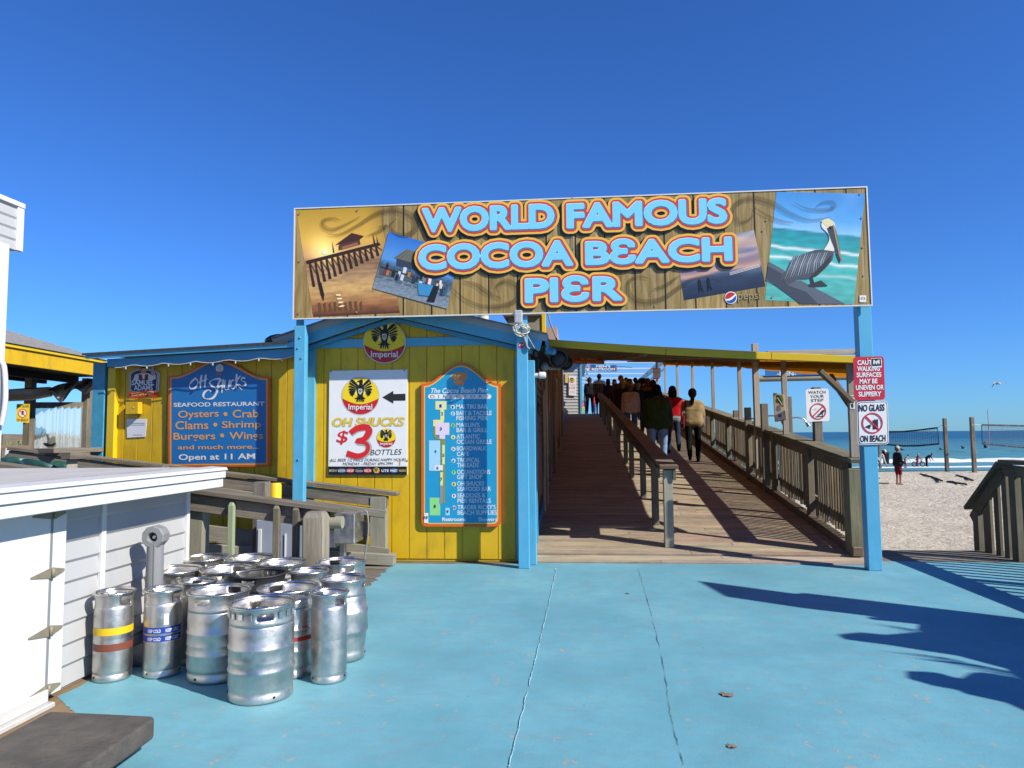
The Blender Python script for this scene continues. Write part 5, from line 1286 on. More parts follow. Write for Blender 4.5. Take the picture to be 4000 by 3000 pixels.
for px in (1020, 620):
    c = onY(px, 1910, 7.9); mb = MB(); mb.box((c.x - .075, 7.85, 0), (c.x + .075, 7.99, onY(1020, 1882, 7.9).z + (.0 if px > 900 else .2))); mb.build('post', W_GREY, ur, bevel=.006)
mb = MB(); mb.bar((-5., YU - .05, .42), (ub.x - .1, YU - .05, .1), .05, .2); mb.bar((-5., YU - .05, .2), (ub.x - .02, YU - .08, .07), .14, .13); mb.build('toe_board', W_PALE, ur, bevel=.005)
# lower rail in front
YLr = 6.05
la, lb = onY(0, 1808, YLr), onY(1335, 1984, YLr)
lr = thing('lower_ramp_rail', 'weathered grey railing with thick end post sloping down behind the kegs', 'railing', (lb.x, YLr, 0))
zl = lambda x: la.z + (lb.z - la.z) * (x - la.x) / (lb.x - la.x)
mb = MB(); mb.bar((la.x - .8, YLr, zl(la.x - .8) - .018), (lb.x, YLr, lb.z - .018), .15, .042); mb.build('cap', W_GREY, lr, bevel=.005)
mb = MB(); mb.bar((-4.2, YLr + .0, zl(-4.2) - .125), (lb.x - .1, YLr + .0, zl(lb.x - .1) - .12), .042, .145); mb.build('side_board', W_GREY, lr, bevel=.004)
c = onY(1238, 2050, YLr - .1); mb = MB(); ztp = onY(1238, 1996, YLr - .1).z
mb.bar((c.x, YLr - .12, 0), (c.x, YLr - .12, ztp - .05), .19, .15, (0, 1, 0)); mb.bar((c.x, YLr - .12, ztp - .05), (c.x, YLr - .12, ztp), .19, .15, (0, 1, 0), taper=.75); mb.build('end_post', wood('cracked_post', S('#5b5549'), S('#b5ad9d'), bump=.9), lr, bevel=.012)
c = onY(1302, 2030, YLr); mb = MB(); mb.tube([(c.x - .02, YLr - .02, zl(c.x) - .13), (c.x + .09, YLr - .02, zl(c.x) - .13)], .055, 10); mb.build('rail_stub', W_PALE, lr)
for px in (758,):
    c = onY(px, 2050, YLr); mb = MB(); mb.box((c.x - .075, YLr + .025, 0), (c.x + .065, YLr + .15, zl(c.x) - .2)); mb.build('post', W_PALE, lr, bevel=.008)
GREENW = wood('green_treated_wood', S('#7d8f70'), S('#a9b795'))
for px, wpx, tp, mt in ((903, .05, 1962, GREENW), (1080, .055, 1972, W_RAIL), (1156, .055, 1978, W_GREY)):
    c = onY(px, 2050, YLr - .06); zt = onY(px, tp, YLr - .06).z
    mb = MB(); mb.bar((c.x, YLr - .055, 0), (c.x, YLr - .055, zt - .03), wpx, .045, (0, 1, 0)); mb.bar((c.x, YLr - .055, zt - .03), (c.x, YLr - .055, zt), wpx, .045, (0, 1, 0), taper=.6); mb.build('baluster', mt, lr, bevel=.004)
# things kept between the two rails
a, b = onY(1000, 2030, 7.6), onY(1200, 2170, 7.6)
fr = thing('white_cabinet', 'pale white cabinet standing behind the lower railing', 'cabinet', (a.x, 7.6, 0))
mb = MB(); mb.box((a.x, 7.6, .0), (b.x, 8.2, a.z)); mb.build('body', paint('cabinet_shaded_white', S('#9aa2b0'), .5), fr, bevel=.01)  # grey-blue holds the shade painted into the white cabinet's colour
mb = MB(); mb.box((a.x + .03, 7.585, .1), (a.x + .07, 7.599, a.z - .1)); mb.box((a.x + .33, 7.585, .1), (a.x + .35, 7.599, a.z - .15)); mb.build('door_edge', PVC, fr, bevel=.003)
a, b = onY(1305, 2008, 7.9), onY(1384, 2125, 7.9)
mt = thing('metal_box', 'dull galvanised utility box behind the thick timber end post', 'utility box', (a.x, 7.9, 0))
mb = MB(); mb.box((a.x, 7.9, b.z), (b.x, 8.25, a.z)); mb.build('box_body', GALV, mt, bevel=.008)
mb = MB(); mb.box((a.x - .16, 7.95, b.z - .05), (a.x - .004, 8.2, a.z - .22)); mb.box((a.x + .04, 7.98, .0), (a.x + .10, 8.05, b.z)); mb.build('side_box', GALV, mt, bevel=.006)
mb = MB(); mb.tube(curve([(b.x + .01, 8.1, b.z + .3), (b.x + .08, 8.1, b.z + .34), (b.x + .1, 8.1, b.z + .1), (b.x + .04, 8.1, .05)], 6), .01, 6); mb.build('conduit', GREYP, mt)
a = onY(1420, 2070, 8.2); mb = MB(); mb.box((a.x - .03, 8.2, a.z - .08), (a.x + .05, 8.28, a.z + .1)); tag(mb.build('outlet_box', BLACK, bevel=.006), 'small black outlet box left of the pale end post of the upper railing', 'outlet')
c = onY(1076, 1915, 8.2); mb = MB(); zt = onY(1076, 1887, 8.2).z; mb.tube([(c.x, 8.2, 0), (c.x, 8.2, zt - .03), (c.x, 8.2, zt)], [.07, .07, .06], 16); tag(mb.build('yellow_bollard', YEL2), 'round topped yellow pipe behind the lower railing', 'bollard')

# ================================================================ middle handrail of the ramp
mh = thing('middle_handrail', 'brown timber handrail on short posts running up the middle of the ramp', 'handrail', (1.18, 9.5, 0))
PYS = [9.52, 10.15, 11.5, 13.03, 15.27, 17.45, 19.8, 22.2, 24.5, 26.7, 29, 31.3, 33.6, 35.6]
PYS = [9.52, 10.81, 13.03, 15.27, 17.45, 19.8, 22.2, 24.5, 26.7, 29, 31.3, 33.6, 35.6]
for i, Y in enumerate(PYS):
    mb = MB(); X = 1.18 - (.0 if i % 2 == 0 else .03); k = .058 if i == 0 else .05
    mb.box((X - k, Y - k, rz(Y) + .0), (X + k, Y + k, rz(Y) + 1.0)); mb.build('post', W_PALE if i == 0 else W_RAIL, mh, bevel=.004)
mb = MB(); segs = [9.33, 12.1, 15.6, 19.8, 24.4, 29, 36]
for a, b in zip(segs, segs[1:]): mb.bar((1.18, a + .003, rz(a) + 1.06), (1.18, b, rz(b) + 1.06), .235, .045)
mb.build('cap', W_HAND, mh, bevel=.004)
mb = MB(); mb.bar((1.18 + .078, 9.42, rz(9.42) + .95), (1.18 + .078, 35.8, rz(35.8) + .95), .04, .14); mb.bar((1.18 - .11, 9.6, rz(9.6) + .95), (1.18 - .11, 35.8, rz(35.8) + .95), .04, .14); mb.build('side_rail', W_RAIL, mh, bevel=.003)

# ================================================================ right railing
rr_ = thing('ramp_railing', 'weathered timber railing with dense balusters along the seaward side of the ramp', 'railing', (3.45, 9.2, 0))
capz = lambda Y: rz(Y) + 1.18 - .006 * (Y - 9.3)
MOSS = W_CAP
a = onY(3348, 2000, 9.2); mb = MB(); mb.bar((3.44, 9.24, -.02), (3.44, 9.24, 1.10), .235, .2, (0, 1, 0)); mb.build('end_post', W_CAP, rr_, bevel=.012)
mb = MB(); ys = [9.1, 12.6, 16.2, 20.2, 24.6, 29, 36]
for a, b in zip(ys, ys[1:]): mb.bar((xr(a) + .05, a + .004, capz(a) - .025), (xr(b) + .05, b, capz(b) - .025), .30, .055)
mb.build('cap', W_CAP, rr_, bevel=.008)
mb = MB(); mb.bar((xr(9.3) - .02, 9.36, capz(9.3) - .13), (xr(36) - .02, 36, capz(36) - .13), .045, .14); mb.bar((xr(9.3) + .06, 9.36, rz(9.3) + .34), (xr(36) + .06, 36, rz(36) + .34), .045, .10); mb.build('rail', W_RAIL, rr_, bevel=.003)
mb = MB(); mb.bar((xr(9.3) - .06, 9.1, .09), (xr(36) - .06, 36, rz(36) + .11), .12, .11); mb.build('curb_beam', W_HAND, rr_, bevel=.006)
RPY = [11.0, 13.1, 15.3, 17.5, 19.8, 22.2, 24.5, 26.7, 29, 31.3, 33.6, 35.8]
for Y in RPY:
    mb = MB(); X = xr(Y) - .045; mb.box((X - .045, Y - .06, rz(Y) - .12), (X + .045, Y + .06, capz(Y) - .06)); mb.build('post', W_RAIL, rr_, bevel=.004)
y = 9.55; nb = 0; rest = MB()
while y < 35.9:
    if min(abs(y - p) for p in RPY) > .1:
        mb = MB() if nb < 100 else rest; X = xr(y) + rnd.uniform(-.006, .006) + .02
        k = rnd.choice([.62, .75, .85, .95, 1.05, 1.15]); tint = rnd.random(); c = (k * 1.12, k * .95, k * .72) if tint > .86 else ((k, k, k) if tint < .6 else (k * 1.0, k * .97, k * .9))
        mb.bar((X, y, rz(y) + .14 + rnd.uniform(-.03, .03)), (X, y + rnd.uniform(-.008, .008), capz(y) - .055), .036, .046, (0, 1, 0), c)
        if nb < 100: mb.build('baluster', W_RAIL, rr_)
        nb += 1
    y += .104
o = rest.build('baluster', W_RAIL, rr_); o['kind'] = 'stuff'

# ================================================================ canopy over the ramp
cn = thing('ramp_canopy', 'long yellow vinyl canopy on thin grey posts above the ramp', 'canopy', (1.4, 9.0, 0))
def ctop(x, Y):                          # roof height over the ramp
    t = (x + .55) / 4.; base = 2.74 - (.30 - .10 * min(max((Y - 9.2) / 8, 0), 1)) * t
    return rz(Y) + base + .004 * (Y - 9.2) - .05 * math.sin(math.pi * min(max(t, 0), 1))
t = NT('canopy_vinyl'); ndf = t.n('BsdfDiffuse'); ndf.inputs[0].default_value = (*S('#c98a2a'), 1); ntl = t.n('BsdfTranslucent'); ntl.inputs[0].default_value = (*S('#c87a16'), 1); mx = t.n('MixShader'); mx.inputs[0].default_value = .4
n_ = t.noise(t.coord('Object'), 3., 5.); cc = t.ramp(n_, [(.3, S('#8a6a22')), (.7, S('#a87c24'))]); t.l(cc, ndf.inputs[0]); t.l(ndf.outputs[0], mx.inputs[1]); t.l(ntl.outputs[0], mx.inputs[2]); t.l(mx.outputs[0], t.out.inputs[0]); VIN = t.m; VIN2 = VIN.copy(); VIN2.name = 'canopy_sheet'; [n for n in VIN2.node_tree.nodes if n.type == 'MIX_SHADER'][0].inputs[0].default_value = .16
mb = MB(); nx, ny = 14, 40; vs = []
for j in range(ny + 1):
    Y = 9.17 + (34.6 - 9.17) * j / ny
    for i in range(nx + 1): tt = i / nx; x = -.5 + (xr(Y) + .04 + .5) * tt; vs.append((x, Y, ctop(-.5 + 4.0 * tt, Y) + .02))
fs = [[j * (nx + 1) + i, j * (nx + 1) + i + 1, (j + 1) * (nx + 1) + i + 1, (j + 1) * (nx + 1) + i] for j in range(ny) for i in range(nx)]
mb.add(vs, fs, smooth=True); mb.build('vinyl_sheet', VIN2, cn)
mb = MB(); vs = []
for j in range(ny + 1):
    Y = 9.17 + (34.6 - 9.17) * j / ny; X = xr(Y) + .04; z = ctop(3.5, Y) + .02; d = .275 + .012 * math.sin(j * 2.1)
    vs += [(X, Y, z), (X + .01, Y, z - d)]
mb.add(vs, [[2 * j, 2 * j + 1, 2 * j + 3, 2 * j + 2] for j in range(ny)], smooth=True); mb.build('side_valance', VIN, cn)
CANY = paint('canopy_yellow', S('#e0bb00'), .45, .05)
p = [onY(x, y, 9.14) for x, y in ((2142, 1340), (2330, 1353), (2600, 1372), (2820, 1384), (3010, 1392), (3352, 1405))]
mb = MB()
mb.bar(p[0], p[2], .05, .092); mb.bar(p[2] + Vector((.003, 0, 0)), p[4], .05, .092); mb.bar(p[4] + Vector((.003, 0, 0)), p[5], .05, .092)
mb.build('front_beam', CANY, cn, bevel=.006)
mb = MB(); y = 9.6
while y < 34.5:
    mb.bar((-.5, y, ctop(-.5, y) - .03), (xr(y) + .08, y, ctop(3.5, y) - .03), .04, .085); y += 1.05
for k in (0.35, .7): mb.bar((-.5 + 4 * k, 9.2, ctop(-.5 + 4 * k, 9.2) - .06), (-.5 + 4 * k + .2, 34.5, ctop(-.5 + 4 * k, 34.5) - .06), .05, .05)
mb.build('rafter', W_RAIL, cn)
mb = MB(); mb.bar((xr(9.1) + .08, 9.1, ctop(3.5, 9.1) - .10), (xr(34.5) + .08, 34.5, ctop(3.5, 34.5) - .10), .04, .12); mb.build('edge_beam', W_RAIL, cn)
CPY = [9.25, 12.44, 16.17, 19.8, 23.8, 28.2, 33.0]
for i, Y in enumerate(CPY):
    mb = MB(); X = xr(Y) + (.0 if i else -.0); mb.bar((X, Y, capz(Y) + .002), (X, Y, ctop(3.4, Y) - .05), .10 if i == 0 else .085, .06, (0, 1, 0)); mb.build('post', W_POST, cn, bevel=.004)
mb = MB(); mb.bar((3.43, 9.2, 1.92), (3.05 + .0, 9.2, 2.32), .05, .12, (0, 1, 0)); mb.bar((3.46, 9.28, 1.85), (3.46, 10.0, 2.3), .05, .1); mb.build('brace', W_HAND, cn, bevel=.004)
pl = Plane((0, 9.215, 0), (0, -1, 0)); mb = MB()
pl.poly(mb, [(3317, 1545), (3338, 1543), (3340, 1597), (3321, 1598)], (.72, .72, .72), 1); P5 = lambda pts, c, k: pl.poly(mb, [CR(*p) for p in pts], c, k)
pl.text(mb, 'SFGR', 3319, 1546, 3337, 1552, (.05, .05, .05), 2); P5(curve([(1600, 790), (1640, 780), (1668, 820), (1650, 860), (1620, 840), (1600, 830)], 3), bkc, 2); P5([(1610, 870), (1650, 860), (1655, 920), (1630, 935)], bkc, 2)
mb.build('sticker', PRINT, cn)
# timber frame and beach showers behind the railing
YF = 14.5
fm = thing('timber_frame', 'grey timber post and beam frame behind the railing carrying a blue sign', 'frame', (4.4, YF, 0))
a = onY(2952, 1500, YF); mb = MB(); mb.box((a.x - .05, YF - .06, -1.2), (a.x + .06, YF + .06, onY(2952, 1440, YF).z + .5)); mb.build('post', W_POST, fm, bevel=.004)
p0, p1 = onY(2955, 1480, YF), onY(3330, 1472, YF); mb = MB(); mb.tube([p0, p1], .062, 8); mb.build('beam', W_PALE, fm)
p0, p1 = onY(3000, 1378, YF), onY(3390, 1370, YF); mb = MB(); mb.bar((p0.x, YF + .1, p0.z), (p1.x, YF + .1, p1.z), .05, .1); mb.build('top_beam', W_POST, fm, bevel=.004)
a = onY(3380, 1500, YF); mb = MB(); mb.box((a.x - .06, YF - .06, -1.2), (a.x + .06, YF + .08, onY(3380, 1360, YF).z)); mb.build('post', W_RAIL, fm, bevel=.004)
pl = Plane((0, YF - .07, 0), (0, -1, 0))
bsn = thing('blue_fence_sign', 'blue sign half hidden behind the canopy edge on the timber frame', 'sign', pl.P(3130, 1440))
mb = MB(); mb.prism([pl.P(2990, 1470), pl.P(3285, 1462), pl.P(3285, 1402), pl.P(2990, 1408)], (0, .02, 0), S('#2a6fb0')); mb.build('panel', PRINT, bsn)
mb = MB(); pl.text(mb, '-HEN-', 3035, 1451, 3110, 1467, (.75, .75, .75), 1, .02); pl.text(mb, 'PLEASE', 3195, 1447, 3265, 1462, (.75, .75, .75), 1, .02); pl.ring(mb, 3148, 1446, 14, 17, S('#c02740'), 1); pl.disc(mb, 3148, 1446, 13.5, (.7, .7, .7), 1); mb.build('lettering', PRINT, bsn)
def shower(px, top, w, Y, lab, arm=True, dark=False):
    t = thing('beach_shower', lab, 'shower', onY(px, top + 60, Y), 'shower posts behind the ramp railing')
    c = onY(px, top, Y); mb = MB(); mb.box((c.x - w / 2, Y - .05, -1.1), (c.x + w / 2, Y + .05, c.z)); mb.build('post', W_RAIL if dark else W_GREY, t, bevel=.004)
    if arm:
        z = c.z - .38 * (1 if px > 3000 else .6); x = c.x + w / 2; mb = MB(); mb.tube(curve([(x, Y, z), (x + .12, Y - .02, z), (x + .2, Y - .03, z - .03), (x + .24, Y - .04, z - .09)], 4), .014, 8); mb.build('pipe', STEEL2, t)
        mb = MB(); mb.tube([(x + .235, Y - .04, z - .08), (x + .275, Y - .05, z - .15)], [.02, .04], 10); mb.build('shower_head', STEEL2, t)
    return t
shower(3078, 1549, .10, 13.0, 'tall timber shower post with curved silver spout to the right of the board', True)
shower(2984, 1577, .12, 13.6, 'middle timber shower post left of the sticker covered board')
shower(2920, 1592, .12, 15.0, 'dark short timber post left of the tall frame post', True, True)
shower(2875, 1603, .13, 17.0, 'shortest timber post next to the dark post', False)
pl = Plane((0, 12.8, 0), (-.35, -1, 0)); q = pl.P(3030, 1590)
sbd = thing('sticker_board', 'cream upright board covered in stickers behind the ramp railing', 'board', q)
pts = [(3019, 1534), (3062, 1541), (3070, 1640), (3026, 1648)]
mb = MB(); mb.prism([pl.P(*p) for p in pts], pl.n * -.16 , S('#e3d3a2'), scol=S('#9a7b5d')); mb.build('panel', PRINT, sbd, bevel=.01, recalc=True)
mb = MB(); P5 = lambda pts, c, k: pl.poly(mb, [CR(*p) for p in pts], c, k)
P5([(500, 740), (540, 735), (615, 890), (600, 915), (520, 830)], (.02, .02, .02), 1); P5([(540, 740), (590, 740), (610, 800), (600, 850)], S('#6f9a3a'), 1); pl.disc(mb, *CR(540, 945), 9, S('#7d8fd0'), 1, n=14); pl.disc(mb, *CR(560, 1050), 12, S('#e3dfe8'), 1, n=14); P5([(530, 1030), (580, 1015), (585, 1065), (540, 1075)], S('#7a3f9a'), 2); P5([(520, 890), (580, 880), (585, 910), (525, 915)], S('#c7822f'), 2); P5([(495, 800), (520, 790), (530, 860), (505, 850)], S('#3c6a2a'), 1)
pl.stroke(mb, [CR(520, 770), CR(600, 890)], [2.2, 2.2], (.75, .75, .75), 2); mb.build('stickers', PRINT, sbd)

# ================================================================ right stair railing to the beach
sr = thing('stair_railing', 'greenish timber railing turning down the steps to the beach at the right edge', 'railing', (5.25, 9.1, 0))
XR_ = 5.25
t0 = onX(3925, 1800, XR_); t1 = onX(3795, 1985, XR_)
mb = MB(); mb.bar((XR_, t0.y - .02, 1.17), (XR_, 4.6, 1.17), .2, .05); mb.build('cap', W_STAIR, sr, bevel=.006)
mb = MB(); d = (t1 - t0).normalized(); mb.bar(t0 + Vector((0, 0, -.02)), t1, .2, .05, (0, 0, 1)); mb.build('sloping_cap', W_STAIR, sr, bevel=.006)
mb = MB(); mb.bar(t0 + Vector((-.02, .03, -.13)), t1 + Vector((-.02, -.06, -.14)), .045, .14); mb.bar((XR_ - .03, t0.y - .05, 1.06), (XR_ - .03, 4.7, 1.06), .045, .14); mb.build('side_rail', W_STAIR, sr, bevel=.004)
for Y, zt, zb in ((9.1, 1.1, -.02), (9.93, .5, -.95), (7.3, 1.1, 0), (5.2, 1.1, 0)):
    mb = MB(); mb.box((XR_ - .06, Y - .06, zb), (XR_ + .06, Y + .06, zt)); mb.build('post', W_STAIR, sr, bevel=.005)
for Y, w_ in ((9.32, .1), (9.5, .1), (9.72, .16)):
    zt = t0.z + (t1.z - t0.z) * (Y - t0.y) / (t1.y - t0.y) - .1
    mb = MB(); mb.bar((XR_ - .01, Y, -.55), (XR_ - .01, Y, zt), .04, w_, (0, 1, 0)); mb.build('baluster', W_STAIR, sr, bevel=.004)
y = 8.95
while y > 5.25:
    if abs(y - 7.3) > .1: mb = MB(); mb.bar((XR_ + .0, y, .02), (XR_ + .0, y, 1.0), .04, .06, (0, 1, 0)); mb.build('baluster', W_STAIR, sr)
    y -= .2
mb = MB(); mb.bar((XR_, 9.2, -.1), (XR_, 10.4, -.95), .05, .25); mb.build('stringer', W_STAIR, sr)

# ================================================================ fittings at the ramp entrance
cb = thing('clear_junction_box', 'clear plastic weatherproof box with tangled wires on top of the middle post', 'electrical box', onY(2027, 1240, 8.34))
a, b = onY(2011, 1216, SY), onY(2043, 1266, SY); tmat = NT('clear_plastic'); tmat.base((.75, .8, .83)); tmat.set(Roughness=.12, Alpha=.62); CLR = tmat.m
mb = MB(); mb.box((a.x, SY - .09, b.z), (b.x, SY + .005, a.z)); mb.build('cover', CLR, cb, bevel=.014, seg=2)
mb = MB(); mb.box((a.x + .02, SY - .01, b.z + .02), (b.x - .02, SY + .003, a.z - .02)); mb.build('back_plate', GREYP, cb)
mb = MB(); c = onY(2036, 1278, SY - .04)
for i in range(16):
    ang = rnd.uniform(0, 6.28); r_ = rnd.uniform(.04, .09)
    mb.tube(curve([(c.x + r_ * math.cos(ang + k) * (1 + .2 * rnd.random()), SY - .04 + .05 * math.sin(ang + 2 * k), c.z + .055 * math.sin(ang + k) - .004 * i) for k in np.linspace(0, 4.5, 8)], 4), .004, 5, rnd.choice([(.75, .75, .72), (.72, .66, .42), (.7, .7, .7)]))
mb.build('wires', PRINT, cb)
mb = MB(); mb.tube(curve([tuple(onY(x, y, SY)) for x, y in ((2037, 1290), (2044, 1310), (2055, 1340), (2060, 1358), (2070, 1364))], 5), .016, 10); o = mb.build('conduit', GREYP, cb)
mb = MB(); mb.tube([onY(2056, 1305, SY), onY(2085, 1355, 8.5), onY(2104, 1370, 8.7)], .006, 6); mb.build('wire', PVC, cb)
pl = Plane((0, SY + .018, 0), (0, -1, 0)); mb = MB(); pl.disc(mb, 2036, 1349, 12.5, S('#c8283c'), 1, n=8); pl.stroke(mb, [(2027, 1352), (2034, 1344), (2038, 1349), (2046, 1344)], [1.4, 2.2, 2.2, 1.], (.75, .7, .7), 2); tag(mb.build('red_sticker', PRINT), 'small red eight sided sticker on the middle blue post', 'sticker')
pp = thing('white_pipe', 'short capped white pipe sticking out sideways from the middle post', 'pipe', onY(2057, 1470, 8.6))
a, b = onY(2057, 1469, 8.6), onY(2112, 1466, 8.6); mb = MB(); mb.tube([a, b], .03, 14); mb.build('pipe', PVC, pp)
mb = MB(); mb.tube([b - Vector((.015, 0, 0)), b + Vector((.05, 0, 0)), b + Vector((.065, 0, 0))], [.042, .042, .03], 14); mb.build('end_cap', PVC, pp)
def flood(px, py, Y, r, lab, face_col, arm=None):
    c = onY(px, py, Y); t = thing('flood_light', lab, 'flood light', c); mb = MB()
    d = Vector((.25, -.85, -.35)).normalized(); _, s_, u_ = ortho(d); vs = []
    for rr, dd in ((.25, -.5), (.7, -.35), (1., .25), (1.06, .4), (.98, .42), (.8, .2)):
        for k in range(20): a = 2 * math.pi * k / 20; vs.append(c + d * dd * r + (s_ * math.cos(a) + u_ * math.sin(a)) * r * rr)
    fs = [[i * 20 + k, i * 20 + (k + 1) % 20, (i + 1) * 20 + (k + 1) % 20, (i + 1) * 20 + k] for i in range(5) for k in range(20)]; mb.add(vs, fs, smooth=True); mb.build('housing', BLACK, t, recalc=True)
    mb = MB(); mb.ball(c + d * r * .15, (r * .8, r * .3, r * .8), 8); mb.build('lens', face_col, t)
    mb = MB(); mb.tube([c - d * r * .3, c - Vector((r * 1.3, -.1, -r * .5))], .02, 8); mb.build('arm', GALV, t)
flood(2178, 1398, 9.1, .12, 'big black flood light under the eave corner at the ramp entrance', BLACK)
flood(2206, 1414, 10.6, .11, 'black flood light beside the larger one further along the wall', BLACK)
mb = MB(); c = onY(2160, 1374, 8.95); mb.tube([onY(2130, 1370, 8.95), onY(2158, 1374, 8.95)], .04, 12); mb.ball(c, .045, 8); tag(mb.build('lamp_bracket', BLUD), 'blue rounded bracket in front of the black flood light', 'bracket')
sp = thing('wall_speaker', 'small black box speaker hanging at the top of the side wall', 'speaker', onY(2090, 1425, 8.9)); a, b = onY(2077, 1396, 8.95), onY(2105, 1443, 8.95)
mb = MB(); mb.prism([(a.x + .02, 8.9, a.z), (b.x, 8.9, a.z), (b.x, 8.88, b.z), (a.x - .02, 8.88, b.z)], (0, .14, 0)); mb.build('cabinet', BLACK, sp, bevel=.006, recalc=True); mb = MB(); mb.box((a.x + .03, 9.0, a.z), (b.x - .02, 9.05, a.z + .12)); mb.build('bracket', GREYP, sp)
mb = MB(); c = onY(2127, 1432, 9.1); mb.ball(c, .055, 8); mb.tube(curve([tuple(c), tuple(onY(2150, 1440, 9.6)), tuple(onY(2185, 1438, 10.6)), tuple(onY(2215, 1422, 13.))], 6), [.045] + [.024] * 18, 10); tag(mb.build('wrapped_duct', GREYP), 'grey wrapped pipe and round joint running along the top of the side wall', 'duct')
al = thing('fire_alarm', 'red metal alarm box mounted on the side wall of the ramp', 'alarm box', onX(2128, 1582, -.55)); a = onX(2118, 1582, -.56)
Ya = 11.2; mb = MB(); z0, z1 = onX(2130, 1610, -.45).z, onX(2130, 1556, -.45).z; c0 = onY(2128, 1610, Ya); c1 = onY(2128, 1556, Ya); mb.box((-.56, Ya - .02, c0.z), (-.42, Ya + .3, c1.z)); mb.build('box_body', RED, al, bevel=.006)
mb = MB(); mb.box((-.565, Ya + .31, c0.z), (-.43, Ya + .6, c1.z - .02)); mb.build('side_cover', paint('pinkish', S('#b58a80'), .5), al, bevel=.006)
mb = MB(); c0 = onY(2132, 1477, 9.6); mb.box((-.60, 9.6, c0.z), (-.50, 9.75, c0.z + .22)); tag(mb.build('alarm_bell', RED, bevel=.006), 'narrow red box high on the side wall above the alarm box', 'alarm box')
# bamboo and posters hanging along the side wall
BAM = wood('bamboo', S('#7a6048'), S('#c0a488'))
t = thing('bamboo_screen', 'uneven screen of bamboo poles hung along the shaded side wall', 'screen', (-.5, 14, 0)); mb = MB()
for i in range(100):
    Y = 10.6 + 13. * (i / 100) ** 1.1 + rnd.uniform(-.05, .05); z1 = rz(Y) + 2.35 + rnd.uniform(-.4, .15); z0 = rz(Y) + rnd.choice([.3, .5, .8, 1.1]) + rnd.uniform(-.2, .2)
    k = rnd.uniform(.5, 1.3); X = -.5 + rnd.uniform(-.03, .06); mb.tube([(X, Y, z0), (X + rnd.uniform(-.02, .02), Y + rnd.uniform(-.05, .05), z1)], rnd.uniform(.012, .028), 6, (k, k * .96, k * .9))
mb.build('bamboo_poles', BAM, t)
t = thing('side_poster', 'narrow white poster with red lettering on the side wall by the entrance', 'poster', (-.54, 9.3, 1.2))
mb = MB(); mb.box((-.595, 9.12, .55), (-.585, 9.55, 2.0), (.62, .58, .55)); mb.build('sheet', PRINT, t); pl = Plane((-.583, 9.3, 1.3), (1, 0, 0)); mb = MB()
for z, h_, c in ((1.72, .16, S('#c41f26')), (1.5, .05, (.1, .1, .1)), (1.25, .12, S('#c41f26')), (1.0, .1, S('#b8494a')), (.8, .04, (.2, .2, .2))): mb.add([(-.582, 9.2, z), (-.582, 9.46, z), (-.582, 9.46, z + h_), (-.582, 9.2, z + h_)], [[0, 1, 2, 3]], c)
mb.build('printed_blocks', PRINT, t)
for i, (Y, lab) in enumerate(((12.9, 'pale poster half hidden by bamboo on the side wall'), (17.2, 'white strip poster further up the shaded side wall'))):
    mb = MB(); mb.box((-.47, Y, rz(Y) + 1.0), (-.46, Y + .5, rz(Y) + 2.1), (.6, .6, .62)); tag(mb.build('wall_poster', PRINT), lab, 'poster')
mb = MB(); mb.box((-.53, 19.2, rz(19.2) + .1), (-.42, 19.32, rz(19.2) + 2.5)); tag(mb.build('yellow_post', YEL), 'tall yellow post among the bamboo on the side wall', 'post')
# restroom signs hanging over the ramp
def hang(px0, py0, px1, py1, Y, l1, l2, panel, ink, label):
    pl = Plane((0, Y, 0), (0, -1, 0)); t = thing('restroom_sign', label, 'sign', pl.P((px0 + px1) / 2, (py0 + py1) / 2)); mb = MB()
    mb.prism([pl.P(px0, py1), pl.P(px1, py1 + 2), pl.P(px1, py0 + 2), pl.P(px0, py0)], (0, .04, 0), panel); mb.build('panel', PRINT, t); mb = MB(); w_ = px1 - px0; h_ = py1 - py0
    pl.text(mb, l1, px0 + w_ * .24, py0 + h_ * .08, px1 - w_ * .24, py0 + h_ * .46, ink, 2, .03); pl.text(mb, l2, px0 + w_ * .08, py0 + h_ * .54, px1 - w_ * .08, py0 + h_ * .94, ink, 2, .03)
    for x in (px0 + 1, px1 - 5): pl.rect(mb, x, py0 + 1, x + 4, py1, S('#c9584a'), 1)
    mb.build('lettering', PRINT, t); mb = MB()
    for x in (px0 + 12, px1 - 12): a = pl.P(x, py0); mb.tube([a + Vector((0, .02, 0)), a + Vector((0, .02, .5))], .01, 5)
    mb.build('hanger', GALV, t); return t
hang(2238, 1397, 2361, 1420, 27.0, "WOMEN'S", 'RESTROOM', S('#8a3a28'), S('#d8a070'), 'dark brown red hanging sign reading Women\'s Restroom under the canopy')
hang(2303, 1424, 2410, 1449, 38.5, "MEN'S", 'RESTROOM', S('#1f5f9a'), (.8, .8, .8), 'blue hanging sign reading Men\'s Restroom beyond the canopy end')
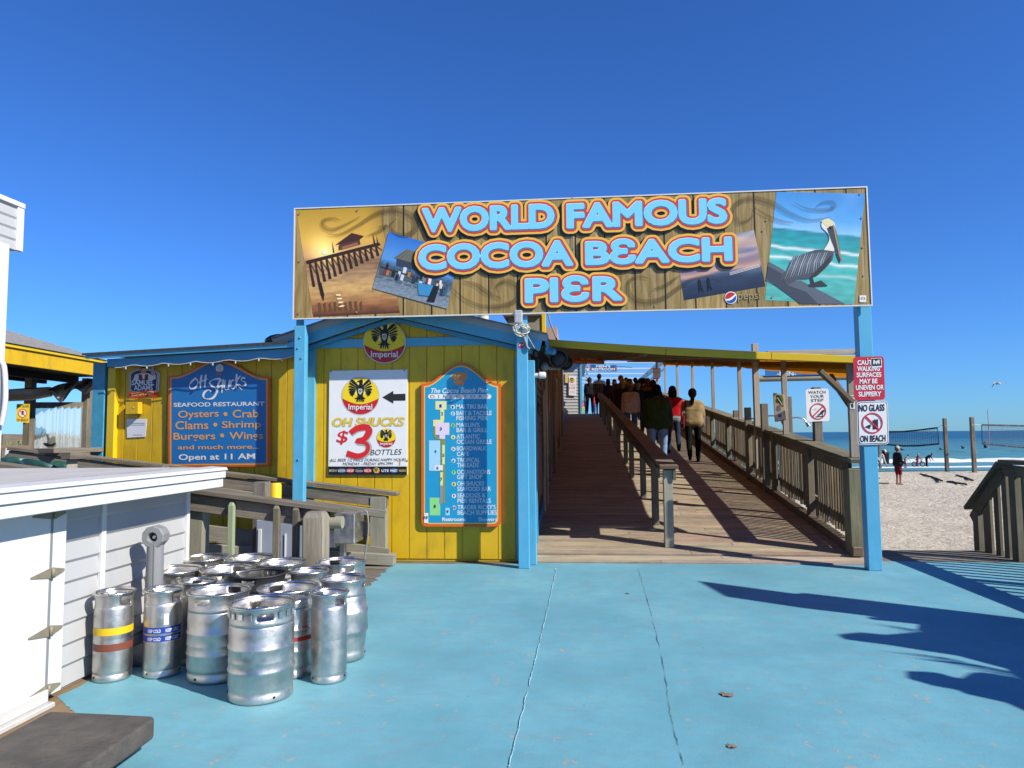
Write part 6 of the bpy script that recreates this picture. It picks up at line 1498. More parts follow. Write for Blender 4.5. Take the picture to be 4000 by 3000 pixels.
# railing sign
pl = Plane((0, 30.0, 0), (0, -1, 0)); t = thing('railing_sign', 'small white Do Not Sit On Railing sign on a canopy post', 'sign', pl.P(2566, 1460)); mb = MB(); mb.prism([pl.P(2550, 1482), pl.P(2581, 1482), pl.P(2581, 1438), pl.P(2550, 1438)], (0, .02, 0), (.8, .8, .8)); mb.build('panel', PRINT, t, bevel=.002)
mb = MB(); pl.rect(mb, 2552, 1439, 2580, 1443, S('#d8642a'), 1); pl.rect(mb, 2551, 1477, 2581, 1480, S('#d8642a'), 1); pl.text(mb, 'DO NOT SIT', 2552, 1446, 2579, 1451, (.1, .1, .15), 1, .02); pl.text(mb, 'ON RAILING', 2552, 1453, 2579, 1458, (.1, .1, .15), 1, .02); bar_sign(pl, mb, 2566, 1467, 8, 1); mb.build('lettering', PRINT, t)
mb = MB(); c = onY(2566, 1470, 30.06); mb.bar((c.x, 30.08, capz(30)), (c.x, 30.08, ctop(3.4, 30) - .05), .08, .06, (0, 1, 0)); mb.build('post', W_POST, cn)
# far white building and pergola
fb = thing('far_siding_building', 'white lap sided building with blue corner at the top of the ramp', 'building', (-.2, 37, rz(36))); mb = MB(); z = rz(36)
xa, xb = onY(2195, 1500, 37).x, onY(2267, 1500, 37).x
while z < 5.45: mb.add([(xa - 1.5, 37, z), (xb, 37, z), (xb, 37.03, z + .16), (xa - 1.5, 37.03, z + .16)], [[0, 1, 2, 3]]); mb.add([(xa - 1.5, 37.03, z + .16), (xb, 37.03, z + .16), (xb, 37., z + .16), (xa - 1.5, 37., z + .16)], [[0, 1, 2, 3]]); mb.add([(xb, 37, z), (xb, 48, z), (xb, 48, z + .16), (xb, 37.03, z + .16)], [[0, 1, 2, 3]]); z += .16
mb.build('siding', SID, fb); mb = MB(); mb.box((xb - .02, 36.95, rz(36)), (xb + .09, 37.05, 5.4)); mb.build('corner_board', BLU, fb); mb = MB(); mb.box((xa - 1.5, 36.6, 5.42), (xb + .35, 48, 5.6)); mb.build('roof', BLUD, fb)
pl = Plane((0, 36.93, 0), (0, -1, 0)); fp = thing('far_beer_poster', 'white beer poster with red writing on the far siding building', 'poster', pl.P(2236, 1510)); mb = MB(); mb.prism([pl.P(2222, 1544), pl.P(2251, 1546), pl.P(2251, 1468), pl.P(2222, 1466)], (0, .02, 0), (.8, .8, .8)); mb.build('sheet', PRINT, fp); mb = MB(); roundel(pl, mb, 2234, 1485, 11, 1); pl.text(mb, '\u0024 3.00', 2223, 1511, 2247, 1520, S('#d8402a'), 1, .02)
for y in (1502, 1506, 1527, 1533): pl.rect(mb, 2227, y, 2247, y + 1.2, (.4, .4, .4), 1)
mb.build('lettering', PRINT, fp)
mb = MB(); mb.prism([pl.P(2207, 1495), pl.P(2219, 1496), pl.P(2219, 1456), pl.P(2207, 1456)], (0, .03, 0), S('#d8bf80')); tag(mb.build('tan_notice', PRINT), 'tan notice board left of the far beer poster', 'notice')
pg = thing('pergola', 'thin white slatted pergola against the sky beyond the canopy end', 'pergola', (2, 45, rz(36))); mb = MB()
for i in range(6): Y = 38.5 + 3.6 * i; mb.bar((-.2, Y, 5.42), (4.6, Y, 5.36), .12, .07)
mb.build('slats', WHT, pg); mb = MB(); mb.bar((4.6, 37, 5.36), (4.6, 62, 5.36), .08, .3); mb.bar((4.6, 37, 4.9), (4.6, 62, 4.9), .06, .06); mb.build('side_rail', GALV, pg)
for Y in (42, 50, 58): mb = MB(); mb.box((4.55, Y - .05, rz(36)), (4.65, Y + .05, 5.2)); mb.build('post', WHT, pg)
mb = MB(); a, b = onY(2358, 1424, 40), onY(2470, 1434, 40); mb.tube([a, b], .04, 8); tag(mb.build('turquoise_pipe', BLU), 'thin turquoise pole hanging beside the Men\'s Restroom sign', 'pole')
mb = MB()
for s_ in (-1.2, 4.9): mb.bar((s_, 36.2, rz(36) + 1.1), (s_, 90, rz(36) + 1.1), .15, .05); mb.bar((s_, 36.2, rz(36) + .5), (s_, 90, rz(36) + .5), .05, .1)
tag(mb.build('pier_rail', W_RAIL), 'plain timber rails along the level pier beyond the ramp', 'railing')
mb = MB(); X = xb + .35
for i in range(14): z = 5.2 - .17 * i; mb.ball((X + .03 * math.sin(i), 37.1, z), .05, 5, S(('#d8b03a', '#b54a3a', '#e0dcc8', '#6a8a3a')[i % 4]))
mb.tube([(X, 37.1, 5.3), (X, 37.1, 2.8)], .012, 5, (.1, .1, .1)); tag(mb.build('float_string', PRINT), 'string of coloured net floats hanging at the far building corner', 'floats')

# ================================================================ far left: white column, pavilion, terrace
XC = -5.45
wc = thing('white_siding_tower', 'white column under a lap sided box beam at the left edge', 'building', (XC, 6.6, 0))
q = onX(82, 900, XC); Yb = q.y; zt = onX(82, 815, XC).z; zb = onX(82, 985, XC).z
mb = MB(); n = 4; h = (zt - zb) / n
for i in range(n):
    z = zb + h * i; mb.add([(XC + .012, Yb, z), (XC, Yb, z + h - .02), (XC, 3.2, z + h - .02), (XC + .012, 3.2, z)], [[0, 1, 2, 3]]); mb.add([(XC, Yb, z + h - .02), (XC + .012, Yb, z + h), (XC + .012, 3.2, z + h), (XC, 3.2, z + h - .02)], [[0, 1, 2, 3]])
mb.build('siding', SID, wc, recalc=False); mb = MB(); mb.box((XC - 3, 3.2, zb + .01), (XC - .003, Yb, zt)); mb.build('beam_core', WHT, wc)
mb = MB(); mb.box((XC - .02, Yb - .07, zb), (XC + .022, Yb + .012, zt)); mb.box((XC - .02, 3.2, zt), (XC + .03, Yb + .012, zt + .05)); mb.build('corner_trim', WHT, wc, bevel=.004)
c = onY(20, 1400, Yb - .25); mb = MB(); mb.box((c.x - .5, Yb - .6, 0), (c.x, Yb - .25, zb)); mb.build('column', WHT, wc, bevel=.006)
mb = MB(); mb.tube(curve([tuple(onY(x, y, Yb - .3)) for x, y in ((2, 1410), (16, 1430), (22, 1500), (20, 1580), (6, 1660))], 6), .022, 8); tag(mb.build('pale_hose', PVC), 'pale hose curving against the white column at the left edge', 'hose')

pv = thing('terrace_pavilion', 'open terrace pavilion with yellow fascia and grey shingle hip roof', 'pavilion', (-9, 13, 0))
def D_(px, py, d): r = ray(px, py); return CAM + r * d                      # point at depth d along the view axis
pa, pb = D_(-260, 1295, 9.5), D_(405, 1412, 13.4); zf = 3.0; pa.z = pb.z = zf; d = (pb - pa).normalized(); nin = Vector((-d.y, d.x, 0)); nin = nin if nin.y > 0 else -nin
if (pb + nin - CAM).length < (pb - CAM).length: nin = -nin
mb = MB(); mb.bar(pa - Vector((0, 0, .15)), pb - Vector((0, 0, .15)), .04, .30); mb.bar(pb - Vector((0, 0, .15)), pb + nin * 5 - Vector((0, 0, .15)), .04, .30); mb.build('fascia', YEL, pv, bevel=.004)
mb = MB(); mb.bar(pa - nin * .03 + Vector((0, 0, -.02)), pb - nin * .03 + Vector((0, 0, -.02)), .05, .06); mb.build('gutter', YEL2, pv, bevel=.004)
ra = pa + nin * 3.2 - d * 1. + Vector((0, 0, 1.25)); rb_ = pb + nin * 3.2 - d * 3.4 + Vector((0, 0, 1.25))
mb = MB(); e1, e2 = pa - nin * .08 + Vector((0, 0, .01)) - d * 2, pb - nin * .08 + d * .08 + Vector((0, 0, .01)); e3 = pb + nin * 6.4 + d * .08 + Vector((0, 0, .01)); mb.add([e1, e2, rb_, ra], [[0, 1, 2, 3]]); mb.add([e2, e3, rb_], [[0, 1, 2]]); mb.build('roof', SHING, pv)
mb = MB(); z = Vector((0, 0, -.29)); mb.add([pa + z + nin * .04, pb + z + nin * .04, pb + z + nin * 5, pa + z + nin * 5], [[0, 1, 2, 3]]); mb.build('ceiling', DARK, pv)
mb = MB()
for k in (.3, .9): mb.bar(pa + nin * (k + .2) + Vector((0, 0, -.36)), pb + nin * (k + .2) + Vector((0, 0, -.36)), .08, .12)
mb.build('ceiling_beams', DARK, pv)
for px, w_ in ((112, .13), (334, .13)):
    q = D_(px, 1700, 13.6 if px > 200 else 12.4); mb = MB(); mb.box((q.x - w_ / 2, q.y - w_ / 2, -.5), (q.x + w_ / 2, q.y + w_ / 2, zf - .3)); mb.build('post', W_RAIL, pv, bevel=.005)
q0, q1 = D_(125, 1583, 12.6), D_(322, 1582, 13.5); mb = MB(); mb.bar(q0, q1, .05, .11); mb.build('cross_rail', W_RAIL, pv, bevel=.004)
q0, q1 = D_(345, 1500, 13.7), D_(420, 1497, 14.2); mb = MB(); mb.bar(q0, q1, .06, .2); mb.build('beam_end', W_RAIL, pv)
tm = NT('clear_curtain'); tm.base((.62, .70, .80)); tm.set(Roughness=.3); trn = tm.n('BsdfTransparent'); mx = tm.n('MixShader'); mx.inputs[0].default_value = .45; tm.l(trn.outputs[0], mx.inputs[1]); tm.l(tm.p.outputs[0], mx.inputs[2]); tm.l(mx.outputs[0], tm.out.inputs[0])
q0, q1 = D_(140, 1590, 12.65), D_(318, 1588, 13.45); dd = q1 - q0; nn = Vector((-dd.y, dd.x, 0)).normalized(); mb = MB(); vs = []
for i in range(61): p = q0 + dd * (i / 60) + nn * .035 * math.sin(i * .7); vs += [p, p - Vector((0, 0, 1.45)) + nn * .02 * math.sin(i * 1.3)]
mb.add(vs, [[2 * i, 2 * i + 1, 2 * i + 3, 2 * i + 2] for i in range(60)], smooth=True); tag(mb.build('plastic_curtain', tm.m), 'clear wrinkled plastic curtain hung between the pavilion posts', 'curtain')
# rolled tarp
mb = MB(); q = [D_(20, 1545, 11.4), D_(110, 1540, 11.9), D_(195, 1530, 12.3), D_(205, 1520, 12.3)]; mb.tube(q, [.10, .11, .09, .05], 10)
vs = []
tp = [(190, 1520), (235, 1500), (300, 1490), (350, 1480), (392, 1478)]; bt = [(198, 1530), (240, 1572), (288, 1520), (340, 1538), (388, 1492)]
TT, BB = curve(tp, 5), curve(bt, 5)
for j in range(6):
    for (a, b) in zip(TT, BB): t = j / 5; dpt = 12.2 + .06 * math.sin(a[0] * .09 + j) + .25 * t * (1 - t); vs.append(D_(a[0] * (1 - t) + b[0] * t, a[1] * (1 - t) + b[1] * t, dpt))
n = len(TT); mb.add(vs, [[j * n + i, (j + 1) * n + i, (j + 1) * n + i + 1, j * n + i + 1] for j in range(5) for i in range(n - 1)], smooth=True)
tarp = paint('black_tarp', (.02, .02, .022), .35, .3, 6., .5); tag(mb.build('rolled_tarp', tarp), 'black rolled tarp sagging under the pavilion fascia', 'tarp')
# yellow beach sign on its post
q = D_(88, 1612, 11.8); pl = Plane(q, Vector((.3, -1, 0))); t = thing('yellow_beach_sign', 'small yellow sign reading No Glass On Beach on the pavilion post', 'sign', q); mb = MB(); mb.prism([pl.P(x, y) for x, y in pl_pts] if False else [pl.P(62, 1648), pl.P(113, 1652), pl.P(116, 1578), pl.P(65, 1578)], pl.n * -.01, S('#d8b92a')); mb.build('panel', PRINT, t); mb = MB()
pl.text(mb, 'NO GLASS', 68, 1581, 113, 1592, (.05, .04, .02), 1, .02); pl.text(mb, 'ON BEACH', 65, 1635, 110, 1646, (.05, .04, .02), 1, .02); pl.disc(mb, 89, 1614, 16, (.7, .65, .5), 1); bar_sign(pl, mb, 89, 1614, 17, 1); pl.poly(mb, [(84, 1620), (92, 1620), (94, 1606), (86, 1604)], (.03, .03, .03), 2); mb.build('lettering', PRINT, t)
# terrace table, green chairs, white menu sign
TY = 8.9
tb = thing('terrace_counter', 'weathered timber counter with a small dark bowl beside the wing', 'counter', D_(275, 1800, 9.3)); a, b = D_(158, 1752, 9.), D_(400, 1752, 9.8); mb = MB(); mb.bar(a - Vector((0, 0, .03)), Vector((b.x, b.y, a.z - .03)), .5, .06); mb.build('counter_top', W_GREY, tb, bevel=.006)
a, b = D_(175, 1800, 9.15), D_(200, 1800, 9.2); mb = MB(); mb.box((a.x - .02, a.y, .1), (b.x + .06, a.y + .14, D_(175, 1763, 9.15).z)); mb.build('post', W_PALE, tb, bevel=.006); mb = MB(); b = D_(380, 1800, 9.6); mb.box((b.x, b.y + .15, .3), (b.x + .1, b.y + .25, D_(175, 1765, 9.15).z - .03)); mb.build('post', W_RAIL, tb)
q = D_(194, 1738, 9.2); mb = MB(); mb.lathe([(.03, 0), (.06, .02), (.075, .05), (.07, .05), (.05, .02), (0, .015)], (q.x, q.y, D_(194, 1745, 9.2).z), 20); tag(mb.build('dark_bowl', BLACK), 'small dark bowl on the timber terrace counter', 'bowl')
q0, q1 = D_(270, 1772, 7.5), D_(345, 1770, 7.7); tr2 = thing('terrace_rail_post', 'stout timber newel with flat cap left of the wing wall', 'post', q0); mb = MB(); mb.box((q0.x - .02, q0.y - .1, q0.z - .06), (q1.x + .03, q0.y + .14, q0.z + .02)); mb.build('cap', W_GREY, tr2, bevel=.006); mb = MB(); mb.box((q0.x + .03, q0.y - .06, .2), (q1.x - .05, q0.y + .1, q0.z - .063)); mb.build('newel', W_PALE, tr2, bevel=.006)
def chair(px, py, dpt, rot, lab):
    q = D_(px, py, dpt); t = thing('green_plastic_chair', lab, 'chair', (q.x, q.y, 0), 'green plastic terrace chairs'); c, s_ = math.cos(rot), math.sin(rot)
    L = lambda x, y, z: (q.x + x * c - y * s_, q.y + x * s_ + y * c, z)
    zt_ = q.z; mb = MB(); vs = []
    for j in range(6):
        for i in range(13): a = R(-75 + 150 * i / 12); r_ = .27 + .02 * j / 5; vs.append(L(r_ * math.sin(a), -.24 + .27 * math.cos(a) + .05 * j / 5, zt_ - .4 + .4 * j / 5 - .16 * (1 - math.cos(a)) * j / 5))
    mb.add(vs, [[j * 13 + i, j * 13 + i + 1, (j + 1) * 13 + i + 1, (j + 1) * 13 + i] for j in range(5) for i in range(12) if not (i in (3, 5, 7, 9) and 0 < j < 4)], smooth=True); o = mb.build('backrest', GPL, t); m_ = o.modifiers.new('thick', 'SOLIDIFY'); m_.thickness = .02
    mb = MB(); mb.prism([L(-.24, -.24, zt_ - .4), L(.24, -.24, zt_ - .4), L(.22, .02, zt_ - .4), L(-.22, .02, zt_ - .4)], (0, 0, -.03)); mb.build('seat', GPL, t)
    mb = MB()
    for x in (-.26, .26): mb.tube([L(x, -.24, zt_ - .14), L(x * 1.02, .0, zt_ - .13)], .02, 6)
    mb.build('armrest', GPL, t)
    for x in (-.21, .21):
        for y in (-.22, .0): mb = MB(); mb.tube([L(x, y, zt_ - .42), L(x * 1.15, y * 1.2, max(.0, zt_ - .86))], .02, 6); mb.build('leg', GPL, t)
chair(58, 1783, 8.2, R(200), 'green plastic chair furthest left with a white label'); chair(140, 1790, 7.6, R(160), 'green plastic chair in the middle in front of the counter'); chair(245, 1800, 8.4, R(95), 'green plastic chair turned sideways next to the stout newel')
q = D_(58, 1770, 9.2); pl = Plane(q, (.15, -1, 0)); t = thing('white_menu_board', 'white board with faint grey drawing behind the green chairs', 'sign', q); mb = MB(); mb.prism([pl.P(18, 1800), pl.P(95, 1800), pl.P(95, 1750), pl.P(22, 1750)], pl.n * -.015, (.78, .78, .78)); mb.build('panel', PRINT, t); mb = MB()
for r_ in (6, 9, 12): pl.ring(mb, 50, 1774, r_ - .5, r_ + .5, (.4, .4, .4), 1, 16)
mb.build('drawing', PRINT, t); mb = MB(); a, b = D_(0, 1746, 9.3), D_(112, 1748, 9.5); mb.bar(a, b, .12, .05); tag(mb.build('shelf_board', W_HAND, bevel=.005), 'narrow brown board above the white menu board', 'shelf')
# dune grass beyond
gm = NT('dune_grass'); n_ = gm.noise(gm.coord('Object'), 2., 5.); gm.base(gm.ramp(n_, [(.3, S('#6d7050')), (.7, S('#a09a70'))])); gm.set(Roughness=.9); mb = MB(); r3 = random.Random(5)
for i in range(5200):
    q = D_(r3.uniform(-150, 420), 1740, r3.uniform(24, 36)); b = Vector((q.x, q.y, .45 + r3.uniform(-.1, .1) + .5 + .25 * mnoise.noise((q.x * .4, q.y * .4, 0)))); h_ = r3.uniform(.35, .8) * (.8 + .5 * mnoise.noise((q.x * .5, q.y * .5, 4))); l_ = Vector((r3.uniform(-.3, .3), r3.uniform(-.3, .3), h_)); s_ = Vector((.02, .008, 0)); m_ = b + l_ * .6 + Vector((0, 0, .08))
    mb.add([b - s_, b + s_, m_ + s_ * .7, b + l_, m_ - s_ * .7], [[0, 1, 2, 4], [4, 2, 3]])
tag(mb.build('dune_grass', gm.m), 'pale dune grass beyond the terrace', 'grass', kind='stuff')
mb = MB(); vs = []
for i in range(30):
    for j in range(10): q = D_(-250 + 700 * i / 29, 1740, 20 + 22 * j / 9); vs.append((q.x, q.y, -1.2 + 2.35 * math.sin(math.pi * j / 9) ** .8 + .2 * mnoise.noise((q.x * .3, q.y * .3, 0))))
mb.add(vs, [[i * 10 + j, i * 10 + j + 1, i * 10 + 11 + j, i * 10 + 10 + j][::-1] for i in range(29) for j in range(9)], smooth=True); tag(mb.build('dune', SAND), kind='structure')
q0, q1 = D_(10, 1708, 15.), D_(128, 1710, 15.4); mb = MB(); mb.bar(q0, q1, .05, .14); mb.bar(q0 - Vector((0, 0, .35)), q1 - Vector((0, 0, .35)), .05, .1)
for p in (q0, q1): mb.bar(p + Vector((0, 0, .05)), Vector((p.x, p.y, -.6)), .09, .09)
tag(mb.build('dune_fence', W_GREY), 'grey rail fence in front of the dune grass at the far left', 'fence')

# ================================================================ beach
def sandpt(px, py, z=-.95): return onZ(px, py, z)
def vpost(top, bot, w_, lab):
    b = sandpt(*bot); dpt = (b - CAM).dot(F_); zt = (CAM + ray(*top) * dpt).z; t = thing('volleyball_post', lab, 'post', (b.x, b.y, -1.), 'volleyball posts'); mb = MB(); mb.bar((b.x, b.y, -1.2), (b.x, b.y, zt - .03), w_, w_, (0, 1, 0)); mb.build('timber', W_GREY, t, bevel=.02); mb = MB(); mb.tube([(b.x, b.y - w_ * .52, zt - .5), (b.x, b.y + w_ * .52, zt - .5)], .04, 8); mb.build('eye_bolt', GALV, t); return b, dpt
b1, d1_ = vpost((3689, 1632), (3700, 1840), .20, 'timber volleyball post on the left with a net stretching left'); b2, d2_ = vpost((3804, 1627), (3807, 1846), .21, 'timber volleyball post on the right with a net stretching right')
NET = NT('net_mesh'); v = NET.coord('UV', (1, 1, 1)); ck = NET.n('TexBrick'); NET.l(v, ck.inputs['Vector']); ck.offset = 0; ck.inputs['Scale'].default_value = 1.; ck.inputs['Brick Width'].default_value = .1; ck.inputs['Row Height'].default_value = .1; ck.inputs['Mortar Size'].default_value = .007; ck.inputs['Mortar Smooth'].default_value = 0.
trn = NET.n('BsdfTransparent'); mx = NET.n('MixShader'); NET.l(ck.outputs['Fac'], mx.inputs[0]); NET.l(trn.outputs[0], mx.inputs[1]); NET.base((.03, .04, .06)); NET.l(NET.p.outputs[0], mx.inputs[2]); NET.l(mx.outputs[0], NET.out.inputs[0])
NBAND = NT('net_band'); n_ = NBAND.noise(NBAND.coord('Object'), 4., 3.); NBAND.base(NBAND.ramp(n_, [(.45, (.012, .016, .03)), (.6, (.06, .07, .09))])); NBAND.set(Roughness=.8)
def net(tops, bots, d0, d1, lab, ends):
    n = len(tops); T = [CAM + ray(*p) * (d0 + (d1 - d0) * i / (n - 1)) for i, p in enumerate(tops)]; B = [CAM + ray(*p) * (d0 + (d1 - d0) * i / (n - 1)) for i, p in enumerate(bots)]
    t = thing('volleyball_net', lab, 'net', (T[0].x, T[0].y, -.95), 'volleyball nets'); L = 0; mb = MB(); vs, uv = [], []
    for i in range(n):
        if i: L += (T[i] - T[i - 1]).length
        vs += [T[i], B[i]]; uv += [(L, 1.), (L, 0.)]
    mb.add(vs, [[2 * i, 2 * i + 1, 2 * i + 3, 2 * i + 2] for i in range(n - 1)], uv=uv); mb.build('mesh', NET.m, t)
    mb = MB()
    for A in (T, B):
        for a, b in zip(A, A[1:]): mb.bar(a, b, .02, .105)
    mb.build('tape', NBAND.m, t); mb = MB()
    for i in ends: mb.bar(T[i], B[i], .02, .05, (0, 1, 0))
    mb.build('side_tape', NBAND.m, t); return T, B, t
T, B, t = net([(3420, 1688), (3468, 1687), (3530, 1686), (3590, 1680), (3662, 1671)], [(3420, 1736), (3468, 1737), (3530, 1742), (3590, 1741), (3668, 1734)], d1_ + 2.5, d1_ + .4, 'slack volleyball net running left from the left timber post', (4,))
mb = MB()
for i, k in ((4, 1.8), (4, .6)): a = T[4] if k > 1 else B[4]; mb.tube([a, Vector((b1.x, b1.y, a.z + (.25 if k > 1 else -.3)))], .015, 5)
mb.build('tie_rope', PVC, t)
T, B, t = net([(3834, 1660), (3920, 1662), (4010, 1664), (4120, 1662)], [(3837, 1734), (3920, 1741), (4010, 1750), (4120, 1748)], d2_ + .4, d2_ + 2.0, 'tight volleyball net running right from the right timber post', (0,))
mb = MB(); mb.tube([T[0], Vector((b2.x, b2.y, T[0].z + .05))], .015, 5); mb.build('tie_rope', PVC, t)
p = CAM + ray(3858, 1600) * (d2_ + .6); q = CAM + ray(3865, 1732) * (d2_ + .6); mb = MB(); mb.tube([p, q], .022, 6); tag(mb.build('net_antenna', paint('antenna', S('#c98a94'), .5)), 'thin pink antenna rod standing on the right volleyball net', 'antenna')
b = sandpt(3462, 1812); t = thing('trash_bin', 'dark beach trash bin with open liner behind the bending person', 'bin', b); s_ = (b - CAM).dot(F_) / FPX; hh = 46 * s_; ww = 12 * s_; mb = MB(); mb.lathe([(ww * .85, 0), (ww, hh), (ww * 1.03, hh), (ww * 1.0, hh * .93)], b, 20, close=True); mb.build('bin_body', BLACK, t); mb = MB(); mb.lathe([(ww * 1.04, hh * .9), (ww * 1.2, hh * .97), (ww * 1.1, hh * 1.03), (ww * .9, hh * .98)], b, 20, close=False); mb.build('liner', tarp, t)
for px, wpx, lab in ((3368, 14, 'timber post behind the warning signs'), (3438, 8, 'thin grey timber post behind the beach bin')):
    b = sandpt(px, 1816 + (20 if wpx > 10 else 0)); s_ = (b - CAM).dot(F_) / FPX; mb = MB(); mb.bar((b.x, b.y, -1.2), (b.x, b.y, b.z + 150 * s_), wpx * s_, wpx * s_, (0, 1, 0)); tag(mb.build('beach_post', W_GREY, bevel=.01), lab, 'post')
# sand ropes of the court lines
mb = MB()
for L in ([(3595, 1852), (3640, 1863), (3680, 1878)], [(3700, 1880), (3740, 1886), (3775, 1893)], [(3735, 1856), (3770, 1865), (3800, 1876)], [(3380, 1891), (3420, 1890), (3470, 1888)]):
    pts_ = [sandpt(x, y, -.9) for x, y in curve(L, 6)]; mb.tube([p + Vector((0, 0, .03 * mnoise.noise((p.x * 2, p.y * 2, 0)))) for p in pts_], .05, 6)
tag(mb.build('seaweed_line', paint('seaweed', S('#4a4538'), .95, .3, 8.)), 'dark strands of seaweed lying on the sand by the volleyball court', 'seaweed', kind='stuff')
# gull
g = CAM + ray(3900, 1503) * 40.; gl = thing('seagull', 'white gull gliding with bent wings above the beach', 'gull', g); s_ = 40 / FPX
GU = lambda x, y, z=0.: g + CX_ * ((x - 3900) * s_) + CY_ * ((1503 - y) * s_) + F_ * z
mb = MB(); mb.tube([GU(3896, 1500, -.25), GU(3898, 1499, -.1), GU(3899, 1498, .08), GU(3901, 1499, .22), GU(3903, 1500, .3)], [.02, .07, .085, .05, .01], 10)
for tip, k in (((3873, 1515), -1), ((3943, 1498), 1)):
    x1, y1 = tip; xm_, ym_ = 3900 + (x1 - 3900) * .45, 1498 - (5 if k < 0 else 2); c0, c1, c2 = [(3900, 1499), (xm_, ym_), (x1, y1)]
    mb.add([GU(*c0, -.08), GU(*c0, .12), GU(*c1, .1), GU(*c1, -.1), GU(*c2, .0)], [[0, 1, 2, 3], [3, 2, 4]], smooth=True); mb.add([p + CY_ * .015 for p in (GU(*c0, -.08), GU(*c0, .12), GU(*c1, .1), GU(*c1, -.1), GU(*c2, .0))], [[3, 2, 1, 0], [4, 2, 3]], smooth=True)
mb.build('body', paint('gull_white', (.75, .75, .75), .8), gl)
# surfers out on the water
for i, (x, y, lab) in enumerate(((3764, 1755, 'dark surfer lying on a board furthest from the shore between the two volleyball posts'), (3680, 1764, 'surfer in black just left of the left volleyball post'), (3852, 1753, 'surfer sitting up under the right volleyball net'), (3528, 1765, 'distant surfer low in the water above the bending child'))):
    b = onZ(x, y, -1.2); s_ = (b - CAM).dot(F_) / FPX; t = thing('surfer', lab, 'surfer', b, 'surfers on the water'); mb = MB(); mb.tube([b - CX_ * 11 * s_ + Vector((0, 0, .05)), b + Vector((0, 0, .1)), b + CX_ * 14 * s_ + Vector((0, 0, .05))], [.04, .22, .05], 8, S('#c9c9c0') if i == 2 else (.02, .03, .04)); mb.build('board', PRINT, t)
    mb = MB(); hgt = .85 if i == 2 else .3; mb.tube([b + Vector((0, 0, .1)), b - CX_ * .1 + Vector((0, 0, hgt * .6)), b - CX_ * .2 + Vector((0, 0, hgt))], [.28, .24, .1], 8, (.015, .02, .03)); mb.ball(b - CX_ * .22 + Vector((0, 0, hgt + .12)), .13, 6, (.03, .03, .03)); mb.build('wetsuit_body', PRINT, t)

# ================================================================ off to the right: what throws the long shadows on the paint
sn = Vector((math.cos(R(SUN_AZ)), math.sin(R(SUN_AZ)), 0)); q0 = Vector((4.95, 4.1, 0))
def lift(x, y):                          # where the edge that throws this shadow stands
    g = onZ(2600 + x * .633, 2150 + y * .633); s_ = (q0 - g).dot(sn); return g + sn * s_ + Vector((0, 0, max(.02, s_ * math.tan(R(SUN_EL)))))
ts = thing('thatched_shelter', 'ragged thatched shelter front standing beside the blue deck', 'shelter', q0)
for nm, mt_, L in (('slanted_board', W_GREY, [(195, 188), (370, 285), (840, 355), (1230, 402), (1700, 470), (2500, 600), (2700, 640), (2700, 480), (1890, 383), (850, 262), (800, 268)]),
                   ('thatch_bundle', BAM, [(1240, 410), (1260, 425), (1400, 438), (1560, 455), (1550, 490), (1700, 540), (2000, 600), (2500, 700), (2700, 760), (2700, 640), (1900, 440)]),
                   ('thatch_bundle', BAM, [(1060, 520), (1100, 548), (1350, 580), (1600, 620), (1800, 650), (2100, 730), (2170, 785), (2600, 900), (2700, 930), (2700, 740), (1700, 545), (1600, 500), (1350, 520), (1200, 505), (1120, 512)]),
                   ('thatch_bundle', BAM, [(1480, 745), (1490, 790), (1650, 835), (1800, 862), (1850, 885), (2100, 940), (2210, 990), (2700, 1150), (2700, 900), (2170, 790), (1950, 752), (1880, 755), (1820, 790), (1700, 770), (1640, 750), (1540, 745)])):
    mb = MB(); mb.prism([lift(*p) for p in L], sn * .06); mb.build(nm, mt_, ts, recalc=True)
    q0 = q0 + sn * .09
mb = MB(); rq = random.Random(4)
for (x0, y0, x1, y1, n_) in ((1240, 430, 1750, 560, 60), (1400, 600, 2200, 780, 90), (1560, 640, 2050, 730, 40), (1150, 505, 1600, 500, 30)):
    for i in range(n_):
        t_ = rq.random(); x, y = x0 + (x1 - x0) * t_, y0 + (y1 - y0) * t_; a, b = lift(x + 330, y + 62), lift(x - rq.uniform(40, 160), y + rq.uniform(-6, 12)); w_ = Vector((0, 0, .016)); mb.add([a - w_ * 2, a + w_ * 2, b], [[0, 1, 2]])
mb.build('thatch_strands', BAM, ts)
for gx in (3000, 2800): p = lift(gx, 700); mb = MB(); mb.tube([(p.x + .5, p.y - .2, 0), (p.x + .5, p.y - .2, 2.6)], .07, 8); mb.build('post', W_GREY, ts)

LEAF = paint('dead_leaf', S('#85715f'), .9, .3, 20.)
for i, (px, py, sc, lab) in enumerate(((2838, 2716, .042, 'brown dead leaf lying on the blue deck right of the second seam'), (2857, 2918, .024, 'small dead leaf on the blue deck nearest the viewer'), (2450, 2320, .018, 'tiny dry fragment on the blue deck between the two seams'))):
    c = onZ(px, py); mb = MB(); n = 9; pts = [(c.x + sc * (1 + .35 * math.sin(k * 2.3 + i)) * math.cos(2 * math.pi * k / n), c.y + sc * .8 * (1 + .35 * math.cos(k * 1.7 + i)) * math.sin(2 * math.pi * k / n), .004 + .006 * (k % 2)) for k in range(n)]
    mb.add(pts + [(c.x, c.y, .008)], [[k, (k + 1) % n, n] for k in range(n)]); mb.add([(x, y, z - .003) for x, y, z in pts] + [(c.x, c.y, .008)], [[(k + 1) % n, k, n] for k in range(n)]); tag(mb.build('dead_leaf', LEAF), lab, 'leaf', 'leaves on the deck')

